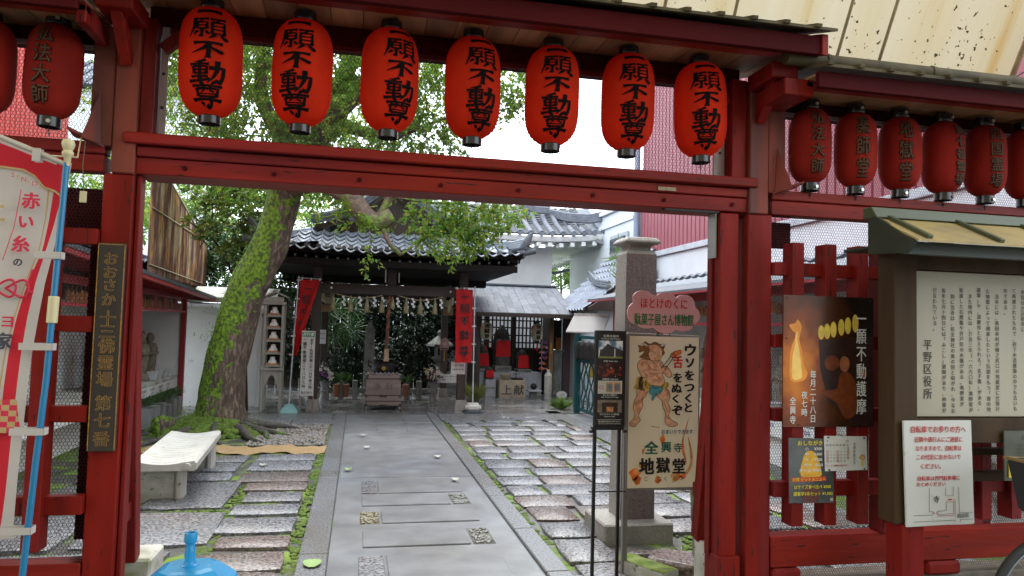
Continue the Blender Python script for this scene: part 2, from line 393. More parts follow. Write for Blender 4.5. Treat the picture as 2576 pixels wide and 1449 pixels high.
# left side: narrow column beside the kerb, broad stones beyond
ys = [(4.35, 4.86), (4.91, 5.27), (5.39, 5.65), (5.77, 6.17), (6.30, 6.61), (6.74, 7.07), (7.18, 7.5), (7.56, 7.99), (8.12, 8.62), (8.68, 9.05)]
wl = [-1.12, -.95, -.93, -1.0, -.98, -.94, -.99, -1.12, -1.1, -1.08]
for (a, b), x in zip(ys, wl): stone(x, -.43, a, b, random.random() < .3 or b < 5.3)
for x0, x1, y0, y1 in ((-1.9, -1.0, 5.50, 6.42), (-1.75, -1.06, 6.56, 7.55), (-2.4, -1.2, 4.75, 5.38), (-1.85, -1.2, 7.66, 8.02), (-1.6, -1.2, 8.12, 8.55), (-1.62, -1.18, 8.62, 9.0),
                       (-2.6, -1.83, 6.6, 7.5), (-2.7, -1.97, 5.5, 6.4), (-2.6, -1.92, 7.65, 8.2), (-3.3, -2.5, 4.7, 5.4), (-3.4, -2.8, 5.5, 6.3), (-3.4, -2.7, 6.5, 7.4), (-2.3, -1.68, 8.3, 8.95)): stone(x0, x1, y0, y1, random.random() < .2)
stone(-1.62, -1.2, 4.35, 4.66, True); stone(-2.6, -1.7, 4.3, 4.66, True); stone(-1.0, -.43, 3.6, 4.25); stone(-1.9, -1.06, 3.7, 4.22)
# right side: courses running across
y = 4.25; k = 0
while y < 12.9:
    h = random.uniform(.36, .47) if y > 5 else random.uniform(.5, .58)
    x = 1.47 + random.uniform(0, .05); xe = 3.42 if y > 9 else 4.3
    first = True
    while x < xe:
        w = random.uniform(.36, .68)
        if first and k % 2: w = random.uniform(.28, .42)
        if x + w > xe + .15: w = max(.2, xe - x)
        if not (1.55 < x + w / 2 < 2.4 and 4.3 < y + h / 2 < 5.2 and x > 1.9):
            stone(x, x + w, y + random.uniform(-.02, .02), y + h + random.uniform(-.02, .01), random.random() < .16)
        x += w + random.uniform(.03, .08); first = False
    y += h + random.uniform(.045, .07); k += 1
# platform strip and drain in front of the hall
fs_ = MB(); fs_.box(-4.2, 6.0, 13.0, 18.6, -.02, .03); plat = struct(fs_.build('hall_terrace', mat('wet_terrace', (.15, .145, .14), .2, .3, 2.2, bump=.2, bscale=60, rvar=.12)))
for i, (x0, x1) in enumerate(((-4.1, -2.9), (-2.88, -1.75), (-1.73, -.36), (1.42, 2.6), (2.62, 3.5))):
    slab(x0, x1, 12.2, 12.98, .028, 'kerb', 'edge_stone', plat, .008)
for i in range(5): slab(-3.6 + i * .66, -2.96 + i * .66, 11.75, 12.17, .022, 'granite', 'edge_stone', plat, .008)
slab(3.5, 3.76, 8.6, 13.4, .03, 'kerb', 'edge_stone', plat, .008)
slab(3.8, 4.4, 4.0, 13.2, .02, 'slab', 'edge_stone', plat, .008)
b = MB(); P = [[(-2.5 + i * .09, 9.15 + j * .09 + .08 * math.sin(i * .8), .02 + .012 * math.sin(i * 2.1 + j)) for i in range(25)] for j in range(7)]
b.grid(P); stuff(b.build('wood_chip_patch', M['sand'], smooth=True))['category'] = 'wood chips'
bpy.data.objects['wood_chip_patch']['label'] = 'tan wood chips spread in a band before the roots of the old tree'
b = MB(); rr = random.Random(3)
for _ in range(2600):
    x = rr.uniform(-1.35, -.38); y = rr.uniform(9.75, 11.7); r = rr.uniform(.008, .024)
    b.lathe([(r, -.004), (r * .8, r * .5), (0, r * .7)], 5, (x, y, .01), 0, 1, rr.uniform(.7, 1.4))
o = stuff(b.build('gravel_bed', mat('river_gravel', None, .45, .2, 30, bump=0, island=[(.09, .10, .12), (.22, .2, .17), (.3, .27, .22), (.12, .12, .13), (.28, .2, .15), (.16, .17, .18)]), recalc=False, smooth=True))
o['label'] = 'grey river gravel between the tree roots and the path kerb'; o['category'] = 'gravel'

# moss cushions and weeds in the joints
b = MB()
def moss_line(x0, x1, y0, y1, n):
    for _ in range(n):
        x = rr.uniform(x0, x1); y = rr.uniform(y0, y1); r = rr.uniform(.010, .034)
        b.lathe([(r, -.004), (r * .7, r * .12), (0, r * .16)], 6, (x, y, .002), 0, 1, rr.uniform(.8, 1.8))
moss_line(-.42, -.34, 4.7, 9.2, 260); moss_line(-1.05, -.93, 5.2, 7.6, 160); moss_line(1.41, 1.47, 5.2, 13, 230); moss_line(-1.9, -1.0, 6.44, 6.54, 80)
for _ in range(26):
    x = rr.uniform(1.6, 3.3); y = rr.uniform(5, 11.5); moss_line(x - .12, x + .12, y - .05, y + .05, 9)
moss_line(2.5, 3.1, 4.9, 5.5, 240); moss_line(-2.2, -1.0, 9.0, 9.2, 90)
o = stuff(b.build('joint_moss', M['moss'], recalc=False, smooth=True)); o['label'] = 'bright green moss growing in the joints of the stone paving'; o['category'] = 'moss'

# ================================================================ ARCADE canopy over the street
m = bpy.data.materials.new('yellowed_translucent_sheet'); m.use_nodes = True; nt = m.node_tree; L = nt.links.new; nt.nodes.clear()
geo = _n(nt, 'ShaderNodeNewGeometry'); mp = _n(nt, 'ShaderNodeMapping'); mp.inputs['Scale'].default_value = (2.2, .12, .12); L(geo.outputs['Position'], mp.inputs[0])
n1 = _n(nt, 'ShaderNodeTexNoise'); n1.inputs['Scale'].default_value = 1.6; n1.inputs['Detail'].default_value = 6; L(mp.outputs[0], n1.inputs[0])
c1 = _n(nt, 'ShaderNodeValToRGB'); c1.color_ramp.elements[0].position = .30; c1.color_ramp.elements[0].color = (.30, .27, .195, 1)
c1.color_ramp.elements[1].position = .72; c1.color_ramp.elements[1].color = (.24, .15, .046, 1); e = c1.color_ramp.elements.new(.58); e.color = (.28, .24, .15, 1); L(n1.outputs[0], c1.inputs[0])
n2 = _n(nt, 'ShaderNodeTexNoise'); n2.inputs['Scale'].default_value = 26; n2.inputs['Detail'].default_value = 2; L(geo.outputs['Position'], n2.inputs[0])
n3 = _n(nt, 'ShaderNodeTexNoise'); n3.inputs['Scale'].default_value = 1.3; L(geo.outputs['Position'], n3.inputs[0])
ad = _n(nt, 'ShaderNodeMath', operation='MULTIPLY_ADD'); ad.inputs[1].default_value = .35; L(n3.outputs[0], ad.inputs[0]); L(n2.outputs[0], ad.inputs[2])
r2 = _n(nt, 'ShaderNodeMapRange'); r2.inputs[1].default_value = .865; r2.inputs[2].default_value = .90; L(ad.outputs[0], r2.inputs[0])
mx = _n(nt, 'ShaderNodeMix', data_type='RGBA'); mx.inputs[7].default_value = (.03, .022, .01, 1); L(r2.outputs[0], mx.inputs[0]); L(c1.outputs[0], mx.inputs[6])
tr = _n(nt, 'ShaderNodeBsdfTranslucent'); L(mx.outputs[2], tr.inputs[0]); df = _n(nt, 'ShaderNodeBsdfDiffuse'); L(mx.outputs[2], df.inputs[0])
ms = _n(nt, 'ShaderNodeMixShader'); ms.inputs[0].default_value = .80; L(df.outputs[0], ms.inputs[1]); L(tr.outputs[0], ms.inputs[2])
ou = _n(nt, 'ShaderNodeOutputMaterial'); L(ms.outputs[0], ou.inputs[0]); M['canopy'] = m
arc = thing('arcade_canopy', 'yellowed translucent vaulted shopping arcade canopy with dark spots and thin ribs', 'arcade roof', (0, 0, 3))
prof = [(5.05, 3.72), (4.72, 4.35), (4.25, 5.1), (3.6, 5.8), (2.9, 6.4), (1.6, 6.9), (-.5, 7.1), (-2.5, 6.95), (-4.2, 6.5), (-5.6, 5.8), (-6.6, 4.9), (-7.0, 4.0)]
ribx = [-13, -11, -9, -7, -5, -3, -1, .35, 1.05, 1.62, 2.12, 2.68, 3.62, 4.0, 5.28]
for a, b_ in zip(ribx[:-1], ribx[1:]):
    b = MB(); b.grid([[(x, y, z) for y, z in prof] for x in (a, b_)]); b.build('sheet_panel', M['canopy'], arc, smooth=True, recalc=False)
M['tube'] = mat('cream_steel_tube', (.35, .27, .15), .45, .15, 8, bump=.1)
for x in ribx:
    b = MB(); b.tube([(x, y - .03, z - .02) for y, z in prof], .022 if x > 5 else .014, 6); b.build('rib', M['tube'], arc, smooth=True)
b = MB(); b.tube([(x + .16, y - .02, z - .02) for x, (y, z) in ((5.30, p) for p in prof)], .022, 6)
b.build('edge_pipe', mat('grey_steel_pipe', (.3, .32, .36), .35, .1, bump=0, metal=.6), arc, smooth=True)
b = MB(); b.tube([(5.45, 4.9, 3.7), (6.1, 4.8, 4.25)], .03, 8); b.build('strut', M['tube'], arc, smooth=True)
for i in range(7):
    b = MB(); z = 3.8 + i * .18; b.tube([(5.28, 5.0, z), (5.34, 4.97, z + .02), (5.42, 4.97, z + .07), (5.46, 5, z + .09)], .006, 4); b.build('lacing', M['iron'], arc)
b = MB(); b.box(-13, 5.3, 5.0, 5.1, 3.66, 3.74); b.build('eave_beam', M['reddark'], arc, bevel=.005)
# shops on the far side of the street, behind the viewer
opp = thing('shop_row', 'shuttered grey shop fronts on the opposite side of the arcade street', 'building', (0, -7.3, 0))
b = MB(); b.box(-13, 13, -7.6, -7.3, 0, 4.1); b.build('wall', mat('shop_wall', (.5, .47, .42), .7), opp)
for i in range(6):
    b = MB(); b.box(-12 + i * 4.1, -8.6 + i * 4.1, -7.28, -7.24, 0, 2.5); b.build('shutter', mat('shutter_metal', (.4, .4, .4), .5), opp)
# ================================================================ TEMPLE GATE
gate = thing('temple_gate', 'large red painted wooden gate frame with small tiled roof over the temple entrance', 'gate', (.5, 3.55, 0))
def bx(name, x0, x1, y0, y1, z0, z1, m='red', par=None, bv=.004, **k):
    b = MB(); b.box(x0, x1, y0, y1, z0, z1); return b.build(name, M[m] if isinstance(m, str) else m, par, bevel=bv)
D = 3.5
bx('post', -1.134, -1.008, D, D + .14, 0, 2.24, 'red', gate, .006); bx('post', -1.105, -1.008, D - .012, D + .14, 2.24, 2.97, 'redold', gate, .006)
bx('post', 2.02, 2.160, D, D + .14, 0, 2.24, 'red', gate, .006); bx('post', 2.02, 2.13, D - .012, D + .14, 2.24, 2.97, 'redold', gate, .006)
bx('stile', -1.20, -1.108, D - .004, D + .1, 2.36, 2.90, 'redold', gate); bx('stile', 2.133, 2.235, D - .004, D + .1, 2.36, 2.88, 'redold', gate)
bx('stile', -1.006, -.952, D + .02, D + .16, 2.43, 2.97, 'red', gate); bx('stile', 1.93, 2.018, D + .02, D + .16, 2.43, 2.97, 'red', gate)
# door jambs
bx('jamb', -1.005, -.985, D + .03, D + .1, 0, 2.24, 'red', gate); bx('jamb', -1.07, -1.03, D + .14, D + .22, .42, 2.24, 'red', gate)
bx('jamb', 1.868, 1.975, D + .02, D + .13, 0, 2.24, 'red', gate, .005); bx('jamb', 1.855, 1.868, D + .09, D + .14, .42, 2.24, 'red', gate, .002)
bx('jamb_foot', 1.862, 1.985, D - .005, D + .15, -.01, .44, 'red', gate, .004)
# main lintel: three stepped members
bx('lintel', -1.008, 2.02, D + .012, D + .22, 2.247, 2.322, 'redx', gate, .004)
bx('lintel', -1.006, 2.018, D + .004, D + .2, 2.326, 2.372, 'redx', gate, .004)
bx('lintel', -1.055, 2.062, D - .03, D + .16, 2.378, 2.428, 'redx', gate, .006)
# nail heads on the lintel
for i in range(8):
    b = MB(); b.lathe([(.010, 0), (.008, .004), (0, .006)], 8, (0, 0, 0)); x = -.8 + i * .39
    b = MB(); b.add([(x + .011 * math.cos(t), D + .010 - q, 2.285 + .011 * math.sin(t)) for q in (0, .006) for t in [k * math.pi / 4 for k in range(8)]],
                    [(k, (k + 1) % 8, 8 + (k + 1) % 8, 8 + k) for k in range(8)] + [tuple(range(8, 16))]); b.build('nail_head', M['reddark'], gate)
# metal bracket under the lintel and number plate
bx('bracket_plate', 1.55, 1.86, D + .02, D + .06, 2.238, 2.246, M['iron'], gate, 0)
bx('name_plate', 1.50, 1.60, D - .004, D + .003, 2.332, 2.352, mat('dull_brass_plate', (.25, .17, .1), .5, .3, 40), gate, .001)
bx('bracket_plate', 1.853, 1.862, D + .05, D + .13, 2.0, 2.24, mat('grey_metal', (.3, .3, .29), .4, metal=.6), gate, 0)
# head beam and soffit
bx('head_beam', -1.006, 2.018, D + .1, D + .24, 2.968, 3.058, 'reddark', gate, .004)
bx('purlin', -1.4, 2.19, 3.235, 3.30, 3.018, 3.046, 'redx', gate, .004)
bx('purlin', -1.4, 2.19, 3.95, 4.02, 3.15, 3.18, 'redx', gate, .004)
for i in range(24):
    x0 = -1.38 + i * .15; b = MB()
    b.ext([(x0 + .002, 3.137, 3.048), (x0 + .148, 3.137, 3.048), (x0 + .148, 3.137, 3.06), (x0 + .002, 3.137, 3.06)], (0, .515, .016)); b.build('soffit_plank', M['plank'], gate)
    b = MB(); b.ext([(x0 + .002, 4.165, 3.2), (x0 + .148, 4.165, 3.2), (x0 + .148, 4.165, 3.212), (x0 + .002, 4.165, 3.212)], (0, -.510, -.13)); b.build('soffit_plank', M['plank'], gate)
bx('fascia', -1.45, 2.17, 3.10, 3.135, 2.975, 3.068, 'reddark', gate, .003)
bx('fascia', -1.45, 2.17, 4.17, 4.205, 3.17, 3.24, 'reddark', gate, .003)
b = MB(); b.ext([(2.172, 3.09, 2.97), (2.172, 3.65, 3.14), (2.172, 4.21, 3.17), (2.172, 4.21, 3.24), (2.172, 3.65, 3.26), (2.172, 3.09, 3.075)], (.035, 0, 0)); b.build('bargeboard', M['red'], gate, bevel=.003)
# roof covering with battens
M['roofmetal'] = mat('olive_roof_sheet', (.075, .058, .03), .65, .3, 10, bump=.25, spec=.2)
b = MB(); b.ext([(-1.5, 3.05, 3.078), (-1.5, 3.65, 3.275), (-1.5, 4.25, 3.245), (-1.5, 4.25, 3.258), (-1.5, 3.65, 3.29), (-1.5, 3.05, 3.092)], (3.73, 0, 0)); b.build('roof_sheet', M['roofmetal'], gate)
for i in range(22):
    x = -1.45 + i * .17
    for s in (-1, 1):
        b = MB(); b.beam((x, 3.65 + s * .615, 3.09 if s < 0 else 3.268), (x, 3.65, 3.292), .03, .018); b.build('roof_batten', M['roofmetal'], gate, bevel=.002)
bx('ridge_cap', -1.5, 2.2, 3.60, 3.70, 3.285, 3.325, M['roofmetal'], gate, .01)
# wedge fins on the posts, with their trays
for s, x in ((1, 2.165), (-1, -1.145)):
    b = MB(); b.ext([(x, D - .005, 2.36), (x + s * .055, D - .09, 2.37), (x + s * .012, D - .01, 2.60)], (0, -.012, 0)); b.build('wedge_fin', M['redold'], gate, bevel=.002)
    b = MB(); b.ext([(x - s * .01, D - .004, 2.35), (x + s * .1, D - .13, 2.395), (x + s * .11, D - .02, 2.385)], (0, 0, .014)); b.build('wedge_tray', M['redold'], gate, bevel=.002)
# bracket blocks above posts
for x0, x1, fx in ((-1.13, -.98, -1.2), (2.0, 2.15, 2.2)):
    bx('bracket_block', x0, x1, 3.25, D - .006, 2.90, 2.982, 'red', gate, .006)
    b = MB(); b.beam((x0 + .07, 3.49, 2.74), (x0 + .07, 3.3, 2.95), .05, .06); b.build('brace', M['red'], gate, bevel=.004)
b = MB(); b.beam((-.93, 3.56, 2.84), (-.80, 3.56, 2.96), .05, .05); b.build('brace', M['red'], gate, bevel=.004)
b = MB(); b.beam((1.92, 3.56, 2.84), (1.78, 3.56, 2.96), .05, .05); b.build('brace', M['red'], gate, bevel=.004)
# raking rear stays on concrete plinths
for x0, x1 in ((-1.145, -1.065), (2.02, 2.105)):
    b = MB(); b.beam(((x0 + x1) / 2, 4.1, .36), ((x0 + x1) / 2 + (.02 if x0 < 0 else -.05), 3.74, 2.24), x1 - x0, .085, 0, (0, 1, 0)); b.build('rear_stay', M['red'], gate, bevel=.004)
    b = MB(); b.beam(((x0 + x1) / 2, 3.64, .62), ((x0 + x1) / 2, 4.16, .64), .05, .09); b.build('tie_rail', M['red'], gate, bevel=.004)
for x0, x1 in ((-1.22, -1.0), (2.03, 2.27)):
    b = MB(); b.box(x0, x1, 3.88 if x0 > 0 else 4.09, 4.12 if x0 > 0 else 4.36, -.02, .36)
    o = b.build('concrete_plinth', M['concrete'], gate, bevel=.012)
# laths holding the wire
bx('lath', -.948, -.918, D + .1, D + .115, 2.43, 2.966, 'palewood', gate, .002); bx('lath', 1.865, 1.93, D + .1, D + .115, 2.43, 2.966, 'palewood', gate, .002)
bx('lath', -.917, 1.864, D + .118, D + .13, 2.944, 2.975, 'red', gate, .002)
for z in (2.58, 2.74, 2.88):
    for x in (-.933, 1.90): bx('nail_head', x - .006, x + .006, D + .092, D + .1, z - .005, z + .005, M['iron'], gate, 0)

def hexwire(x0, x1, z0, z1, y, par, pitch=.0155, r=.0011):
    """galvanised hexagonal netting, real wires"""
    w = pitch; hgt = pitch * 1.13; e = hgt / 2 * .9
    rr = np.random.RandomState(5); segs = []
    nr = int((z1 - z0) / (hgt * .85)) + 1; nc = int((x1 - x0) / w) + 1
    dz = (z1 - z0) / nr; dx = (x1 - x0) / nc
    def node(i, j):   # zigzag points
        ph = (j % 2) * .5
        return np.array([x0 + (i + ph) * dx, z0 + j * dz])
    A = []; B = []
    for j in range(nr):
        for i in range(nc):
            p = node(i, j)
            top = p + (0, dz * .5)
            A.append(p); B.append(top)                       # twisted vertical part
            for sgn in (-.5, .5):
                q = p + (sgn * dx, dz)
                if x0 <= q[0] <= x1: A.append(top); B.append(q)
    A = np.array(A); B = np.array(B)
    wob = lambda P: P + .0011 * np.stack([np.sin(P[:, 1] * 37 + P[:, 0] * 91), np.sin(P[:, 0] * 43 + P[:, 1] * 77)], 1)
    A = wob(A); B = wob(B)
    n = len(A); d = B - A; ln = np.maximum(np.linalg.norm(d, axis=1), 1e-6); nrm = np.stack([-d[:, 1], d[:, 0]], 1) / ln[:, None] * r
    vs = np.zeros((n, 6, 3))
    for k, P in enumerate((A, B)):
        for q, (s, oy) in enumerate(((1, r * .6), (-1, r * .6), (0, -r * 1.1))):
            vs[:, k * 3 + q, 0] = P[:, 0] + s * nrm[:, 0]; vs[:, k * 3 + q, 2] = P[:, 1] + s * nrm[:, 1]; vs[:, k * 3 + q, 1] = y + oy
    off = Vector((0, 0, 0)); q = par
    while q is not None: off += q.location; q = q.parent
    vs = vs.reshape(-1, 3) - np.array(off)
    base = np.arange(n)[:, None] * 6
    quads = np.stack([base + np.array([[a, b_, b_ + 3, a + 3]]) for a, b_ in ((0, 1), (1, 2), (2, 0))], 1).reshape(-1, 4)
    me = bpy.data.meshes.new('wire_netting'); me.vertices.add(len(vs)); me.vertices.foreach_set('co', vs.ravel())
    me.loops.add(quads.size); me.loops.foreach_set('vertex_index', quads.ravel().astype(np.int32))
    me.polygons.add(len(quads)); me.polygons.foreach_set('loop_start', np.arange(len(quads), dtype=np.int32) * 4)
    me.update(calc_edges=True); me.materials.append(M['wire'])
    return stuff(part('wire_netting', me, None, par))
hexwire(-.93, 1.88, 2.43, 2.966, D + .117, gate)

# ================================================================ LATTICE FENCES left and right of the gate
def fence(name, label, x0, x1, slats, side):
    f = thing(name, label, 'fence', ((x0 + x1) / 2, 3.55, 0))
    xa, xb = (x0, x1)
    bx('top_beam', xa, xb, D + .01, D + .1, 2.245, 2.322, 'redx', f); bx('top_beam', xa, xb, D + .002, D + .09, 2.326, 2.378, 'redx', f)
    for z0, z1 in ((1.915, 1.985), (1.53, 1.60), (1.14, 1.21), (.745, .825)): bx('rail', xa, xb, D - .028, D + .03, z0, z1, 'red', f, .003)
    bx('bottom_rail', xa, xb, D - .01, D + .1, .375, .535, 'redx', f, .005)
    for x in slats: bx('slat', x, x + .068, D - .062, D + .035, .60, 2.09, 'red', f, .003)
    bx('kerb_wall', xa, xb, D + .0, D + .18, -.02, .30, mat('brown_stone_kerb', (.12, .095, .07), .7, .3, 8), f, .01)
    hexwire(xa, xb, .535, 2.24, D + .105, f)
    hexwire(xa, xb, .30, .375, D + .09, f)
    zt = 2.84
    hexwire(xa, xb, 2.382, zt, D + .105, f)
    bx('head_beam', xa, xb, D + .09, D + .22, zt, 2.905, 'reddark', f)
    bx('lath', xa, xb, D + .085, D + .095, zt - .022, zt, 'palewood', f, .002)
    bx('purlin', xa, xb, 3.2, 3.255, 2.845, 2.876, 'redx', f)
    bx('fascia', xa, xb, 3.10, 3.13, 2.815, 2.895, 'reddark', f, .003)
    n = int((xb - xa) / .14)
    for i in range(n):
        q = xa + i * (xb - xa) / n; w = (xb - xa) / n
        b = MB(); b.ext([(q + .002, 3.135, 2.878), (q + w - .002, 3.135, 2.878), (q + w - .002, 3.135, 2.89), (q + .002, 3.135, 2.89)], (0, .5, .03)); b.build('soffit_plank', M['plank'], f)
    b = MB(); b.ext([(xa, 3.05, 2.9), (xa, 3.7, 3.06), (xa, 3.7, 3.075), (xa, 3.05, 2.915)], (xb - xa, 0, 0)); b.build('roof_sheet', M['roofmetal'], f)
    for i in range(int((xb - xa) / .17) + 1):
        x = xa + .02 + i * .17; b = MB(); b.beam((x, 3.03, 2.912), (x, 3.68, 3.078), .03, .018); b.build('roof_batten', M['roofmetal'], f, bevel=.002)
    b = MB(); xe = xa if side > 0 else xb
    b.tube([(xa - (.12 if side > 0 else 0), 3.2, 2.985), (xb, 3.2, 2.985)], .036, 10); b.build('gutter_pipe', M['roofmetal'], f, smooth=60)
    for i in range(int((xb - xa) / .62) + 1):
        b = MB(); x = xa + .1 + i * .62; b.tube([(x, 3.2, 2.985), (x + .02, 3.2, 2.985)], .041, 10); b.build('pipe_collar', M['roofmetal'], f, smooth=60)
    b = MB()
    for x in ([xa] if side > 0 else [xb - .04]): bx('end_block', x - .12 * (side > 0), x + .04 + .0, 3.2, D - .02, 2.80, 2.885, 'red', f, .004)
    return f
sl = [2.245 + i * .196 for i in range(14)]
fr = fence('lattice_fence', 'red lattice fence with wire netting to the right of the gate, posters pinned on it', 2.162, 5.2, sl, 1)
bx('stile', 2.82, 2.885, D - .02, D + .09, .535, 2.24, 'red', fr); bx('stile', 5.1, 5.2, D - .02, D + .09, 0, 2.9, 'red', fr)
bx('rear_board', 2.163, 2.35, D + .12, D + .16, 2.08, 2.222, 'reddark', fr)
bx('foot_block', 2.165, 2.33, D - .03, D + .05, .30, .372, 'red', fr, .015); bx('foot_block', 3.1, 3.32, D - .03, D + .05, .30, .372, 'red', fr, .015)
fl = fence('lattice_fence', 'red lattice fence with wire netting left of the gate, behind the tall banner', -3.6, -1.136, [-3.3 + i * .196 for i in range(10)] + [-1.352], -1)
for q_ in range(4): bx('rear_board', -1.64 + q_ * .125, -1.52 + q_ * .125, D + .125, D + .15, 1.985, 2.185, 'reddark', fl, .002)
bx('stile', -1.21, -1.14, D + .12, D + .18, .6, 2.1, 'reddark', fl)
bx('stile', -3.6, -3.5, D - .02, D + .09, 0, 2.9, 'red', fl)

# ================================================================ BULLETIN BOARD with green roof
M['green'] = mat('dark_green_paint', (.026, .036, .024), .5, .25, 8, WX, .2, 40)
M['greentop'] = mat('olive_green_paint', (.055, .064, .032), .5, .2, 8, WX, .2, 40)
M['cream'] = mat('aged_cream_panel', (.38, .335, .25), .5, .06, 2, bump=.05, col2=(.46, .38, .24), s2=.9, t2=.68, w2=.12)
M['notice'] = mat('aged_white_panel', (.54, .53, .50), .45, .05, 2, bump=.03, col3=(.42, .38, .3), s3=18, t3=.7, w3=.05)
bb = thing('bulletin_board', 'brown wooden notice board with green roof and a long handwritten history text', 'notice board', (3.7, 3.2, 0))
for x in (2.615, 4.78):
    bx('post', x, x + .135, 3.14, 3.26, .68, 2.06, 'brown', bb, .005); bx('post_foot', x + .035, x + .16, 3.13, 3.25, 0, .68, 'red', bb, .005)
tp_ = bx('text_panel', 2.765, 4.76, 3.2, 3.23, 1.2, 1.945, 'cream', bb, .002)
bx('rail', 2.752, 4.778, 3.16, 3.25, 1.07, 1.195, 'brown', bb); bx('rail', 2.752, 4.778, 3.16, 3.25, 1.95, 2.07, 'brown', bb)
bx('slat', 2.752, 4.778, 3.28, 3.33, .985, 1.02, 'brown', bb); bx('slat', 2.752, 4.778, 3.28, 3.33, .85, .90, 'brown', bb)
# roof: header box, sloping cream sheet, green ribs
b = MB(); b.ext([(2.425, 3.09, 2.0), (2.425, 2.84, 1.985), (2.425, 2.78, 2.03), (2.425, 3.09, 2.215)], (.02, 0, 0)); b.build('gable_board', M['green'], bb, bevel=.002)
b = MB(); b.ext([(4.95, 3.09, 2.0), (4.95, 2.84, 1.985), (4.95, 2.78, 2.03), (4.95, 3.09, 2.215)], (.02, 0, 0)); b.build('gable_board', M['green'], bb, bevel=.002)
bx('header', 2.447, 4.948, 2.87, 2.90, 1.985, 2.045, 'green', bb, .002)
bx('soffit_board', 2.447, 4.948, 2.902, 3.3, 2.03, 2.045, 'green', bb, .002)
b = MB(); b.ext([(2.43, 2.765, 2.030), (2.43, 3.1, 2.195), (2.43, 3.1, 2.205), (2.43, 2.765, 2.040)], (2.55, 0, 0)); b.build('roof_sheet', mat('tan_roof_sheet', (.34, .25, .10), .55, .2, 3, col3=(.2, .15, .08), s3=6, t3=.62, w3=.1), bb)
b = MB(); b.ext([(2.42, 3.02, 2.175), (2.42, 3.12, 2.175), (2.42, 3.12, 2.232), (2.42, 3.06, 2.232)], (2.57, 0, 0)); b.build('ridge_board', M['greentop'], bb, bevel=.004)
for i in range(7):
    x = 2.5 + i * .385; b = MB(); b.beam((x, 2.775, 2.052), (x, 3.05, 2.187), .028, .022); b.build('roof_rib', M['greentop'], bb, bevel=.002)
# handwriting, right-to-left columns
M['sumi'] = mat('faded_sumi_ink', (.05, .04, .03), .6, .3, 30, bump=0)
cols = [(2.905, 1.86, '行なわれている。'), (2.958, 1.86, '毎年七月十四日には「みこし」渡御があり、神事が'), (3.012, 1.83, '別に当寺は、杭全神社の奥の院と仰がれ、今なお'), (3.066, 1.865, '寄進した石燈籠や井戸形の水盤がある。奥野家が'),
        (3.12, 1.835, 'また境内には、万治三年（一六六〇年）奥野家が'), (3.174, 1.87, '蔵尊」や、湛慶作と伝えられる「太子像」がある。'), (3.23, 1.865, 'た地雷によって飛来したという伝説をもつ「首の地'), (3.286, 1.84, '当寺には、真田幸村が樋之尻口の地蔵堂に仕掛け'),
        (3.34, 1.87, 'のである。'), (3.395, 1.87, 'て再建されたもので、府下木造建築の中でも古いも'), (3.45, 1.87, '本堂は大正初年に'), (3.505, 1.87, 'の地に'), (3.56, 1.87, '全興寺は')]
for x, zt, s in cols:
    h = .0278 * len(s); lettering(s, .026, M['sumi'], tp_, (x, 3.198, zt - h / 2), True, .012, fit=(.025 if len(s) > 6 else None, h))
lettering('平野区役所', .05, M['sumi'], tp_, (2.86, 3.198, 1.44), True, .02, fit=(.05, .30))

# bicycle notice on the board's left post
nb = thing('bicycle_notice', 'white metal notice with red writing and a small map, on the board post', 'sign', (2.86, 3.1, .68))
b = MB(); b.ext([(2.662, 3.115, .672), (3.055, 3.115, .68), (3.04, 3.115, 1.192), (2.645, 3.115, 1.19)], (0, .012, 0)); np_ = b.build('panel', M['notice'], nb, bevel=.002)
M['redink'] = mat('red_ink', (.46, .02, .02), .5, .05, bump=0); M['greyink'] = mat('grey_line_ink', (.06, .06, .06), .5, .05, bump=0)
for s, z, sz, w in (('自転車でお参りの方へ', 1.148, .036, .32), ('近隣や通行人にご迷惑に', 1.098, .028, .28), ('なりますので、自転車は', 1.055, .028, .265), ('この付近におかないで', 1.012, .028, .255), ('ください。', .967, .028, .115), ('自転車は西門駐車場に', .908, .024, .245), ('おとめください', .879, .024, .165)):
    lettering(s, sz, M['redink'], np_, (2.845 if w > .2 else 2.80, 3.112, z), False, .02, fit=(w, None))
lettering('寺', .036, M['blacktext'], np_, (2.83, 3.112, .805), False, .01); lettering('商店街', .024, M['greyink'], np_, (2.985, 3.112, .722), False, .01)
b = MB()
def ln(x0, z0, x1, z1, w=.0016, mi=0): b.beam((x0, 3.1135, z0), (x1, 3.1135, z1), w, .0006, mi, (0, 1, 0))
for q in ((2.79, .862, 2.79, .745), (2.79, .745, 2.81, .745), (2.81, .745, 2.81, .728), (2.70, .728, 2.81, .728), (2.838, .728, 2.93, .733), (2.838, .728, 2.838, .745), (2.838, .745, 2.888, .748), (2.888, .748, 2.888, .79), (2.888, .79, 2.932, .79), (2.932, .79, 2.932, .733),
          (2.885, .862, 2.885, .82), (2.885, .82, 2.93, .82), (2.93, .82, 2.93, .862), (2.96, .862, 2.965, .735), (2.965, .735, 3.045, .735), (2.70, .697, 2.935, .7), (2.97, .702, 3.045, .702), (2.97, .702, 2.97, .69), (2.937, .7, 2.94, .69)): ln(*q)
b.build('map_lines', M['greyink'], np_)
b = MB()
for q in ((2.835, .722, 2.94, .724), (2.94, .724, 2.94, .80), (2.94, .80, 2.925, .803)): ln(*q)
ln(2.898, .801, 2.92, .801, .007); ln(2.815, .737, 2.82, .737, .005); ln(2.828, .737, 2.833, .737, .005); b.build('route_line', M['redink'], nb)

